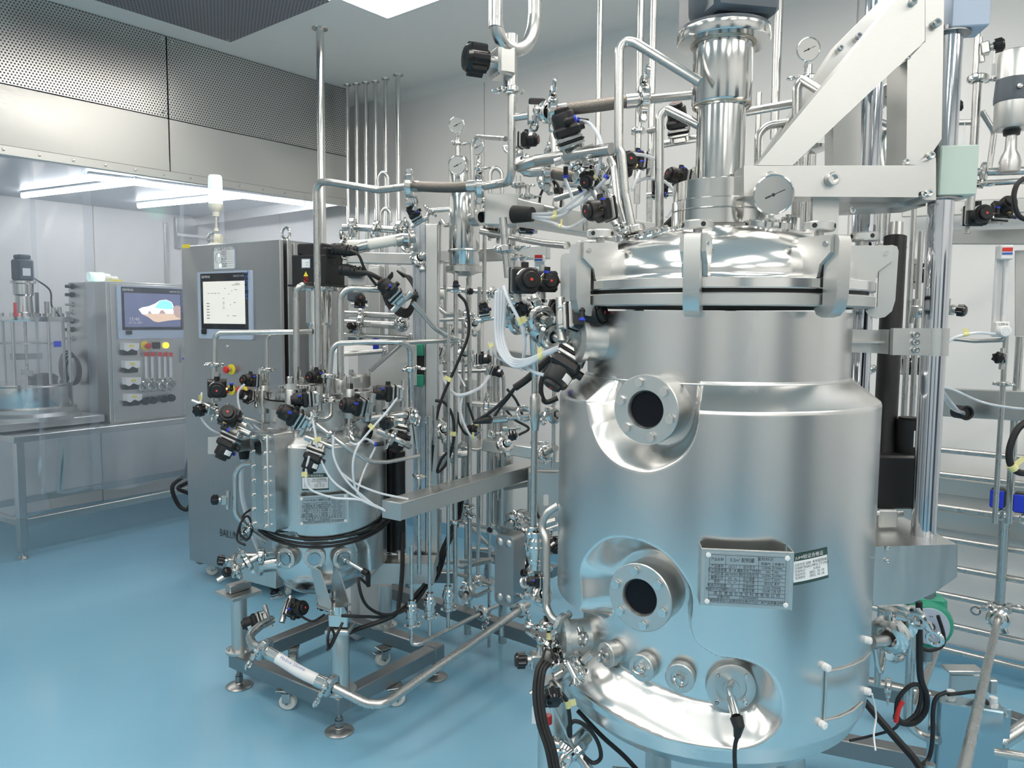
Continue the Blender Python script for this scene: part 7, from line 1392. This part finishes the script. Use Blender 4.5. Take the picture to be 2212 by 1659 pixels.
# ---- floor items lower right
skid((1700, 1585), (2030, 1650), 'dark floor beam of the skid under the right of the large tank', .12); skid((1860, 1480), (2040, 1520), 'rear floor beam of the skid behind the coiled cable', .14); skid((2140, 1545), (2300, 1600), 'pale floor beam at the right edge beside the electric box', .2)
for pts, r, lab, cl, ck in (([(1973, 1310, 2.15), ('z', 1560), (1985, 1588, 2.15), (2030, 1600, 2.1)], .0125, 'shiny pipe dropping from the wedge bracket and bending to the electric box', [], []), ([(1903, 1310, 2.4), ('z', 1480)], .010, 'thin vertical pipe behind the tank flank under the bracket', [], []), ([(1938, 1310, 2.6), ('z', 1430)], .012, 'vertical pipe with check valve behind the elbow', [(0, .9, 1.2, 0)], [(0, .72, 1.0)]),
    ([(1882, 1386, 1.95), (1910, 1385, 1.97), (1925, 1368, 2.0), (1958, 1325, 2.1)], .0165, 'thick polished elbow at the lower right flank of the large tank', [(1, .8, 1.5, 0), (2, .6, 1.4, 60)], []), ([(1890, 1400, 2.0), (1896, 1440, 2.0), (1902, 1455, 2.0), (1912, 1400, 2.05)], .007, 'thin V shaped wire guard below the thick elbow', [], []), ([(1975, 1530, 2.3), (2035, 1370, 2.9)], .0125, 'slanting pipe behind the vertical cable', [], []),
    ([(1830, 1465, 2.5), (2010, 1500, 2.4)], .011, 'low horizontal pipe behind the coiled cable', [(0, .5, 1.2, 90)], []), ([(2150, 1625, 2.0), (2300, 1650, 1.9)], .013, 'low pipe stub at the right bottom corner', [], []), ([(2160, 1605, 2.1), (2196, 1582, 2.1), (2230, 1560, 2.1)], .022, 'short thick steel cylinder fitting at the right bottom corner', [], [])):
    pipe('floor_pipe', pts, r, lab, R=.05, clamps=cl, checks=ck)
c = P(2008, 1352, 2.45); n = (-AWAY - RIGHT * .25 + UP * .1).normalized(); t = thing('pump', c, 'green circulation pump with a round grey face behind the lift bracket', 'pump'); Mp = frame(c, n, UP)
part('housing', MB().lathe([(.05, -.10), (.075, -.09), (.078, -.02), (.070, .0), (.06, .004)], Mp, 32).box((0.02, 0, -.06), (.14, .12, .08), Mp, .012), 'green', t); part('face_plate', MB().lathe([(.060, .003), (.058, .010), (.016, .012), (.0001, .012)], Mp, 32), 'bezel', t); part('shaft_screw', MB().lathe([(.014, .012), (.014, .016), (.006, .016), (.006, .012)], Mp, 20), 'slate', t); part('pump_body', MB().cyl(c - n * .06 - UP * .13, c - n * .06 + UP * .13, .03, seg=20), 'dark_steel', t)
txt(t, 'wilo', face(c + n * .0125 - UP * .035, n, RIGHT), .026, 'ink'); txt(t, '▪▪', face(c + n * .0125 + UP * .035, n, RIGHT), .012, 'ink')
a = hit(2031, 1516, P(2031, 1516, 2.12), AWAY); xe = V(M3 @ np.array([.93, -.36, 0])).normalized(); ne = UP.cross(xe); we = .16; he = .27
Me = Matrix(((xe.x, ne.x, 0, a.x), (xe.y, ne.y, 0, a.y), (0, 0, 1, a.z - he), (0, 0, 0, 1))); t = thing('electric_box', (a.x, a.y, a.z - he), 'light steel electric box with two white cable glands at the lower right', 'electric box')
part('body', MB().box((we / 2, .03, he / 2), (we, .06, he), Me, .004), 'box_blue', t); 
for x in (-.012, we + .010):
    q = part('mounting_flange', MB().box((x, .03, he / 2), (.022, .004, he - .004), Me, .001), 'box_blue', t)
    for z_ in (.06, .17, .25): place('socket_bolt', Me @ Matrix.Translation((x, .028, z_)) @ Matrix.Rotation(math.pi / 2, 4, 'X'), t, 'screw', s=.5)
for x in (.03, we - .025): part('cable_gland', MB().hexa(Me @ Matrix.Translation((x, .025, he)), .013, .010).lathe([(.010, he + .01), (.0115, he + .014), (.011, he + .028), (.006, he + .03)], Me @ Matrix.Translation((x, .025, 0)), 16), 'white', t)
t = thing('bent_plate', P(2100, 1500, 2.3), 'bent steel mounting plate standing behind the electric box', 'bracket'); vbox(2052, 2122, 1458, 1500, 2.3, .012, 'plate', t, 'upright_plate'); vbox(2050, 2128, 1450, 1456, 2.27, .05, 'plate', t, 'top_flange'); vbox(2138, 2155, 1470, 1500, 2.2, .02, 'plate', t, 'end_lug')
cable([(2045, 1495, 2.02), (2025, 1505, 2.02), (2016, 1530, 2.02), (2014, 1600, 2.02), (2005, 1640, 2.02), (1985, 1655, 2.0)], .006, 'black cable from the left gland of the electric box'); cable([(2048, 1500, 2.05), (2070, 1498, 2.1), (2110, 1495, 2.15), (2128, 1512, 2.05), (2133, 1520, 2.0)], .0055, 'black cable joining the two glands over the electric box')
cable([(1985, 1300, 2.05), (1986, 1380, 2.05), (1988, 1460, 2.05), (2000, 1500, 2.05), (1998, 1535, 2.05), (1975, 1560, 2.05), (1945, 1560, 2.05), (1935, 1545, 2.05)], .009, 'thick black cable falling from the wedge bracket into a coil'); cable([(1935, 1548, 2.05), (1940, 1510, 2.05), (1965, 1482, 2.05), (1985, 1480, 2.05), (1990, 1500, 2.05), (1980, 1540, 2.05), (1950, 1562, 2.05), (1932, 1550, 2.05)], .006, 'black cable coil low at the right of the large tank')
cable([(1868, 1515, 2.1), (1905, 1560, 2.05), (1940, 1600, 2.0), (1975, 1640, 1.95), (2000, 1680, 1.9)], .010, 'thick black cable running down right from the tank bottom'); cable([(1835, 1600, 2.3), (1880, 1590, 2.3), (1930, 1575, 2.2), (1945, 1555, 2.1)], .0045, 'thin black cable from the tank bottom to the coil'); cable([(2026, 1330, 2.4), (2038, 1370, 2.4), (2035, 1395, 2.4), (2010, 1405, 2.4), (1988, 1400, 2.4)], .006, 'black cable looping round the green pump'); cable([(1935, 1560, 2.04), (1942, 1530, 2.04), (1950, 1515, 2.04)], .006, 'red wrapped cable end in the coil', 'red')
# ================================================================= lower left of the large tank and its underside
z_ = part; PC, PN = PRB
t = thing('probe', PC, 'long steel probe with black plug in the lower right port of the large tank', 'probe'); e1 = P(1586, 1530, 1.58); e0 = PC + PN * .0
part('stem', MB().cyl(e0 + UP * .012, P(1574, 1490, 1.62), .0065).cyl(P(1574, 1488, 1.62), e1, .0065), 'polished', t); part('thick_body', MB().cyl(P(1580, 1508, 1.60), P(1590, 1548, 1.56), .010, .011), 'polished', t); part('plug', MB().cyl(P(1590, 1548, 1.56), P(1597, 1572, 1.55), .014, .012).cyl(P(1596, 1566, 1.55), P(1592, 1592, 1.55), .012, .007), 'rubber', t)
cable([(1593, 1590, 1.55), (1588, 1610, 1.55), (1587, 1640, 1.55), (1590, 1700, 1.56)], .0048, 'black cable hanging from the large tank probe out of the picture')
ph, z = -66, zrow(polar(AX, -66, .34, 0), 1376); n = radial(AX, ph); c = polar(AX, ph, .36, z); part('side_nozzle', MB().lathe([(.055, -.06), (.048, -.03), (.046, .02), (.054, .022), (.054, .036), (.03, .038), (.0001, .038)], frame(c, n), 34), 'plate', TK)
for k in range(4): a = k * 1.571 + .8; place('bolt', frame(c, n, UP) @ Matrix.Translation((.046 * math.cos(a), .046 * math.sin(a), .036)), TK, 'bolt', s=.6)
pipe('cluster_pipe', [c + n * .03, P(1240, 1385, 1.95), P(1222, 1372, 1.95)], .0155, 'short steel neck on the lower left nozzle with a ring nut', clamps=[(0, .5, 1.2, 20), (1, .5, 1.2, 160)])
pipe('cluster_pipe', [(1280, 1412, 1.80), (1215, 1462, 1.82), (1160, 1492, 1.85), (1148, 1500, 1.85)], .0095, 'long slanting steel tube with a wing clamp at the lower left of the large tank', R=.03, clamps=[(0, .45, 1.5, 250)]); t = solo('wing_screw', MB().cyl(P(1226, 1432, 1.76), P(1243, 1465, 1.74), .008).lathe([(.006, 0), (.012, .006), (.020, .012), (.020, .015), (.0001, .016)], frame(P(1242, 1463, 1.74), D(.35, -1, .3)), 20), 'polished', P(1226, 1432, 1.76), 'round headed wing screw in front of the slanting tube', 'screw')
valve(1165, 1425, 1.95, (-1, .05, .2), (.3, 1, 0), 'black hand knob with red ring at the lower left of the large tank', .85, 'hand_valve'); valve(1188, 1470, 1.84, (.1, -.3, 1), (1, .7, 0), 'steel plated black knob on the slanting tube', .95, 'hand_valve'); valve(1212, 1400, 1.98, (-.4, -.2, 1), (0, 1, 0), 'black valve head behind the ring nut of the lower nozzle', .6, 'hand_valve')
pipe('cluster_pipe', [(1190, 1338, 2.0), (1190, 1372, 2.0), (1172, 1405, 1.98), (1165, 1430, 1.97)], .010, 'short bent tube left of the lower nozzle', clamps=[(0, .3, 1.5, 180), (1, .6, 1.3, 0)])
t = thing('holder_plate', P(1195, 1530, 1.85), 'slanting steel holder bar with black fork and red cap at the lower left', 'holder'); part('bar', MB().beam(P(1184, 1500, 1.83), P(1240, 1618, 1.83), .016, .006, .001), 'plate', t); part('black_fork', MB().tube([P(1175, 1508, 1.85), P(1180, 1525, 1.85), P(1190, 1522, 1.85), P(1194, 1506, 1.85)], .006, 8), 'rubber', t); part('red_cap', MB().cyl(P(1183, 1545, 1.87), P(1183, 1562, 1.87), .0115, seg=16), 'red', t, 'bright red round cap'); part('clear_vial', MB().cyl(P(1182, 1522, 1.87), P(1183, 1545, 1.87), .009, seg=14), 'clear', t)
t = solo('paper_tag', MB().box((0, 0, 0), (.014, .001, .045), Matrix.Translation(P(1155, 1545, 1.85)) @ Matrix.Rotation(rr, 4, 'Z')), 'paper', P(1155, 1545, 1.85), 'white label strip hanging behind the black cables at the lower left', 'tag')
for k, dx in enumerate((0, 8, 15)): cable([(1172 + dx, 1425 + k * 4, 1.80), (1160 + dx, 1450, 1.78), (1155 + dx, 1500, 1.76), (1163 + dx, 1560, 1.74), (1182 + dx, 1620, 1.72), (1195 + dx, 1690, 1.7)], .0062, ['left', 'middle', 'right'][k] + ' of three black cables running down past the lower left valves', group='three black cables at the lower left')
cable([(1205, 1492, 1.82), (1222, 1510, 1.8), (1230, 1545, 1.8), (1232, 1590, 1.8), (1228, 1575, 1.8), (1240, 1558, 1.8), (1265, 1568, 1.8), (1290, 1600, 1.8), (1298, 1635, 1.8), (1282, 1648, 1.8), (1262, 1635, 1.8)], .0052, 'black cable looping below the lower left valves', tags=(.15,)); cable([(1178, 1330, 2.0), (1186, 1370, 1.98), (1195, 1410, 1.95), (1202, 1430, 1.9)], .0052, 'black cable with yellow tag in front of the bent tube', tags=(.4,))
cable([(1248, 1535, 1.95), (1300, 1590, 1.9), (1350, 1635, 1.88), (1400, 1690, 1.85)], .006, 'black cable running down right under the large tank')
pipe('cluster_pipe', [(1270, 1570, 1.95), (1240, 1600, 1.9), (1215, 1640, 1.88), (1200, 1690, 1.86)], .011, 'slanting steel tube with ring nut at the bottom left edge', R=.03, clamps=[(1, .5, 1.6, 200)]); pipe('cluster_pipe', [(1240, 1615, 1.84), (1262, 1645, 1.82), (1285, 1690, 1.8)], .013, 'polished tube leaving the picture below the looping cable', clamps=[(0, .3, 1.2, 60)]); t = solo('ring_nut', MB().ring(frame(P(1212, 1640, 1.80), D(-.2, .3, 1)), .020, .006, 24, 8).cyl(P(1222, 1632, 1.8), P(1238, 1620, 1.8), .006), 'polished', P(1212, 1640, 1.8), 'large polished ring nut at the bottom edge left of the tank', 'nut')
q = P(1268, 1590, 1.98); solo('brass_coupling', MB().cyl(q, P(1250, 1612, 1.95), .017, seg=18), 'weld', q, 'brownish metal coupling behind the looping cable', 'fitting')
valve(1362, 1668, 1.85, (-.1, -1, .2), (1, 0, 0), 'black bottom valve under the large tank at the bottom edge', 1.0); valve(1402, 1672, 1.95, (.2, -1, .2), (1, 0, 0), 'second black valve under the large tank at the bottom edge', .8)
# plain blocks added outside the view to put bands in the tank reflections
for r_, g_, w_, d_, m_, lab in ((2.7, -.3, .7, 1.3, 'slate', 'dark block added for tank reflections, outside the view at the right of the viewer'), (-1.6, -1.9, .9, .6, 'slate', 'dark block added for tank reflections, outside the view behind the viewer'), (.9, -2.4, .5, .5, 'box_blue', 'narrow bluish block added for tank reflections, outside the view behind the viewer')):
    q = H(r_, g_, 0); solo('reflection_block', MB().box((0, 0, .95), (w_, d_, 1.9), Matrix.Translation((q.x, q.y, 0)), .01), m_, (q.x, q.y, 0), lab, 'cabinet')
# ================================================================= denser pipework seen between the tanks
MP = [([(945, 600, 3.6), (950, 668, 3.6), (965, 680, 3.55), (1000, 679, 3.5), (1012, 668, 3.45), (1012, 600, 3.4)], .0105, 'U shaped pipe hanging under the sight cylinder flange', []),
 ([(930, 692, 3.7), (1120, 686, 3.5)], .0085, 'thin level pipe behind the U shaped pipe', [(0, .6, 1.2, 90)]), ([(930, 622, 3.8), (1090, 634, 3.6)], .011, 'level pipe behind the sight cylinder foot', [(0, .85, 1.2, 90)]),
 ([(945, 712, 3.7), (1010, 716, 3.6)], .012, 'short level pipe below the U shaped pipe', [(0, .5, 1.2, 90)]), ([(948, 805, 3.6), (1075, 800, 3.5)], .0085, 'thin level pipe at the height of the left shoulder', []),
 ([(1020, 872, 3.4), (1088, 876, 3.4)], .014, 'level pipe joining the short vessel to the hairpin', [(0, .45, 1.2, 0), (0, .9, 1.2, 60)]), ([(1073, 985, 3.5), (1070, 815, 3.5), (1079, 802, 3.5), (1088, 815, 3.5), (1090, 900, 3.5)], .009, 'tall narrow hairpin pipe behind the slim steel tube', []),
 ([(1085, 880, 2.9), (1110, 884, 2.8), (1150, 885, 2.6)], .0085, 'thin level pipe just above the long probe', []), ([(1165, 985, 2.9), (1200, 968, 2.7)], .012, 'short sloping pipe by the tank flank above the electric box', [(0, .4, 1.2, 0)]),
 ([(1060, 1060, 3.6), (1145, 1045, 3.5)], .012, 'level pipe behind the cable tray end', []), ([(948, 985, 3.3), (1010, 980, 3.3)], .015, 'dark level pipe right of the lift column at tray height', [(0, .5, 1.3, 0)]),
 ([(953, 1060, 3.4), (955, 1000, 3.4), (1000, 955, 3.4)], .008, 'thin bent pipe beside the shelf plate', []), ([(950, 1100, 3.6), ('z', 1215)], .010, 'short rear upright under the cable tray', []), ([(1033, 1120, 3.5), ('z', 1240)], .009, 'thin rear upright left of the heat exchanger', []),
 ([(1108, 1235, 3.3), (1160, 1200, 3.2), (1205, 1190, 3.1)], .012, 'sloping pipe behind the heat exchanger to the large tank', [(0, .6, 1.3, 0)]), ([(1120, 1200, 3.4), (1140, 1170, 3.3), (1185, 1165, 3.2)], .014, 'bent pipe right of the heat exchanger', [(1, .5, 1.2, 60)]),
 ([(1140, 400, 2.9), ('z', 480)], .0085, 'thin upright above the junction box', [(0, .3, 1.2, 0)]), ([(1120, 380, 2.9), ('z', 430)], .010, 'short upright with clamp right of the vertical pipe', [(0, .4, 1.3, 0)]), ([(1120, 432, 2.9), (1200, 452, 2.7)], .009, 'thin pipe running along the tray top', []),
 ([(1040, 500, 2.8), (1105, 512, 2.6), (1180, 526, 2.3), (1225, 530, 2.15)], .011, 'dark curved pipe passing in front of the rear beam to the lid clamps', []), ([(935, 636, 3.5), (960, 636, 3.5)], .022, 'short cream silicone sleeve behind the lift column', [])]
for pts, r, lab, cl in MP: pipe('cross_pipe', pts, r, lab, R=.04, clamps=cl, m='silicone' if 'silicone' in lab else 'steel')
valve(1078, 505, 3.0, (-.6, .2, .8), (0, 1, 0), 'black valve behind the slanted polished pipe stub', .8); valve(1135, 498, 3.0, (.1, .4, 1), (1, 0, 0), 'black valve in the shade under the tray beside the lid clamps', 1.0); valve(1055, 795, 3.3, (.9, -.4, .3), (0, 1, 0), 'dark valve at the mouth of the stainless trough', .7)
valve(1105, 925, 2.7, (.1, -.6, 1), (1, 0, 0), 'polished clamp and black knob under the long probe', .7, 'hand_valve'); valve(1030, 935, 3.2, (-.5, .4, .8), (1, .6, 0), 'dark blue lit valve by the shelf plate', .7); valve(1068, 1135, 3.3, (-.6, -.5, .4), (1, .4, 0), 'small steel and black sensor above the heat exchanger', .5, 'hand_valve')
valve(776, 660, 3.3, (.3, .5, 1), (1, 0, 0), 'black valve behind the horizontal pipes right of the stirrer housing', .8); valve(770, 708, 3.35, (-.4, .2, 1), (1, 0, 0), 'small dark valve below the thick horizontal pipe', .6); valve(795, 900, 3.2, (-.3, .8, .6), (1, 0, 0), 'dark valve half hidden under the right lid bolt', .7)
valve(1188, 1165, 2.6, (.3, -.2, 1), (0, 1, 0), 'dark valve low behind the bent polished pipe', .8); valve(1148, 1240, 2.9, (-.9, .3, .5), (.3, 1, 0), 'steel wing clamp valve right of the heat exchanger', .6, 'hand_valve')
hose([(945, 790, 3.3), (965, 830, 3.2), (985, 852, 3.1), (1010, 850, 3.1), (1040, 835, 3.15), (1056, 812, 3.2)], 'white air hose sagging from the lift column to the trough', .007); hose([(1000, 850, 3.1), (995, 890, 3.1), (1012, 935, 3.1), (1030, 950, 3.15)], 'white air hose branch dropping behind the thin verticals', .005, (.9,)); hose([(1055, 740, 2.9), (1065, 760, 2.9), (1078, 775, 3.0), (1130, 800, 3.1)], 'thin clear hose with flower shaped yellow tag', .004, (.15,))
hose([(968, 770, 3.35), (985, 800, 3.3), (1005, 835, 3.2)], 'thin clear hose from the small valve right of the lift column', .004); cable([(1010, 870, 3.2), (1022, 905, 3.2), (1030, 930, 3.2), (1008, 938, 3.2), (992, 915, 3.2), (988, 890, 3.2)], .005, 'thin black cable loop round the short steel vessel', tags=(.3,)); cable([(1088, 878, 2.9), (1110, 905, 2.9), (1142, 925, 2.9), (1120, 940, 2.9)], .005, 'thin black cable curling under the long probe')
cable([(1150, 1050, 3.3), (1150, 1085, 3.3), (1165, 1120, 3.3)], .006, 'short black cable hanging from the electric box'); cable([(1195, 395, 2.9), (1180, 400, 2.9), (1168, 420, 2.9), (1165, 440, 2.9)], .005, 'thin black cable arc left of the brushed angle seat valve'); cable([(1190, 385, 2.9), (1205, 400, 2.9), (1212, 430, 2.9), (1210, 455, 2.9)], .005, 'thin black cable arc right of the brushed angle seat valve')
cable([(1140, 1160, 3.1), (1150, 1190, 3.1), (1142, 1215, 3.1), (1132, 1230, 3.1)], .007, 'black cable behind the right of the heat exchanger')
for px, py, g, lab in ((1128, 352, 2.95, 'steel clamp fitting left of the second braided hose'), (1062, 455, 3.2, 'polished pot fitting right of the sight cylinder'), (1180, 392, 2.9, 'polished flange fitting below the second braided hose'), (905, 560, 3.25, 'clamp fitting behind the lift column top'), (1000, 765, 3.3, 'bright clamp fitting beside the square black valve'), (1020, 700, 3.3, 'steel clamp disc behind the long black cable'), (1170, 1285, 2.5, 'hanging safety clip fitting beside the bent polished pipe'), (955, 930, 3.2, 'clamp fitting at the sensor tube'), (1090, 960, 3.2, 'round glass indicator fitting under the long probe')):
    c = P(px, py, g); t = thing('clamp_fitting', c, lab, 'fitting'); M = frame(c, D(.6, .5, .8)); place('clamp', M, t, s=1.5); part('stub', MB().cyl(M @ Vector((0, 0, -.03)), M @ Vector((0, 0, .03)), .016, seg=14).sph(M @ Vector((0, 0, .03)), .016), 'polished', t)
# pipe drops on the wall side behind the large tank
for px, g, y0, y1, r, lab in ((1760, 2.9, 240, 480, .012, 'upright pipe behind the horizontal gantry beam'), (1640, 2.9, 200, 480, .010, 'upright pipe just right of the agitator column'), (1895, 2.75, 440, 600, .016, 'upright steel tube behind the rear lid clamp'), (1860, 2.7, 640, 900, .020, 'upright steel tube right of the tank shell under the clamp')): pipe('rear_pipe', [(px, y0, g), ('z', y1)], r, lab, clamps=[(0, .6, 1.3, 30)])
q = P(1757, 330, 2.6); solo('vent_fitting', MB().lathe([(.02, 0), (.05, .01), (.052, .02), (.03, .026), (.012, .03), (.012, .05), (.0001, .052)], Matrix.Translation(q), 28), 'polished', q, 'polished round cap with stem under the diagonal beam', 'fitting')
q = P(1920, 320, 2.5); solo('condensate_pot', MB().lathe([(.0001, -.09), (.035, -.085), (.038, .04), (.03, .055), (.0001, .06)], Matrix.Translation(q), 28), 'polished', q, 'polished steel pot below the dial gauge by the lift post', 'vessel'); pipe('lever_pipe', [(1822, 246, 2.5), (1860, 240, 2.5), (1900, 262, 2.45), (1960, 285, 2.4)], .010, 'bent lever pipe below the dial gauge by the lift post', R=.03, clamps=[(1, .7, 1.5, 0)])
q = P(1868, 470, 2.25); solo('stub_column', MB().lathe([(.035, -.06), (.035, .02), (.05, .022), (.05, .03)], Matrix.Translation(q), 28), 'chrome', q, 'short chromed stub behind the rear lid clamp knob', 'fitting')
# ---- lettering becomes ordinary mesh parts
bpy.context.view_layer.update(); dg = bpy.context.evaluated_depsgraph_get()
for o in [o for o in bpy.data.objects if o.type == 'FONT']:
    me = bpy.data.meshes.new_from_object(o.evaluated_get(dg)); me.name = 'lettering'
    n = bpy.data.objects.new('lettering', me); COL.objects.link(n); n.parent = o.parent; n.matrix_local = o.matrix_local.copy(); n['kind'] = 'stuff'
    bpy.data.objects.remove(o)
for o in bpy.data.objects:
    if o.type == 'MESH' and o.name.split('.')[0] in ('plate_lines', 'screen_print', 'board_print', 'scale', 'cooling_fin', 'knob_hole', 'weld_bead', 'board_marker', 'thread'): o['kind'] = 'stuff'
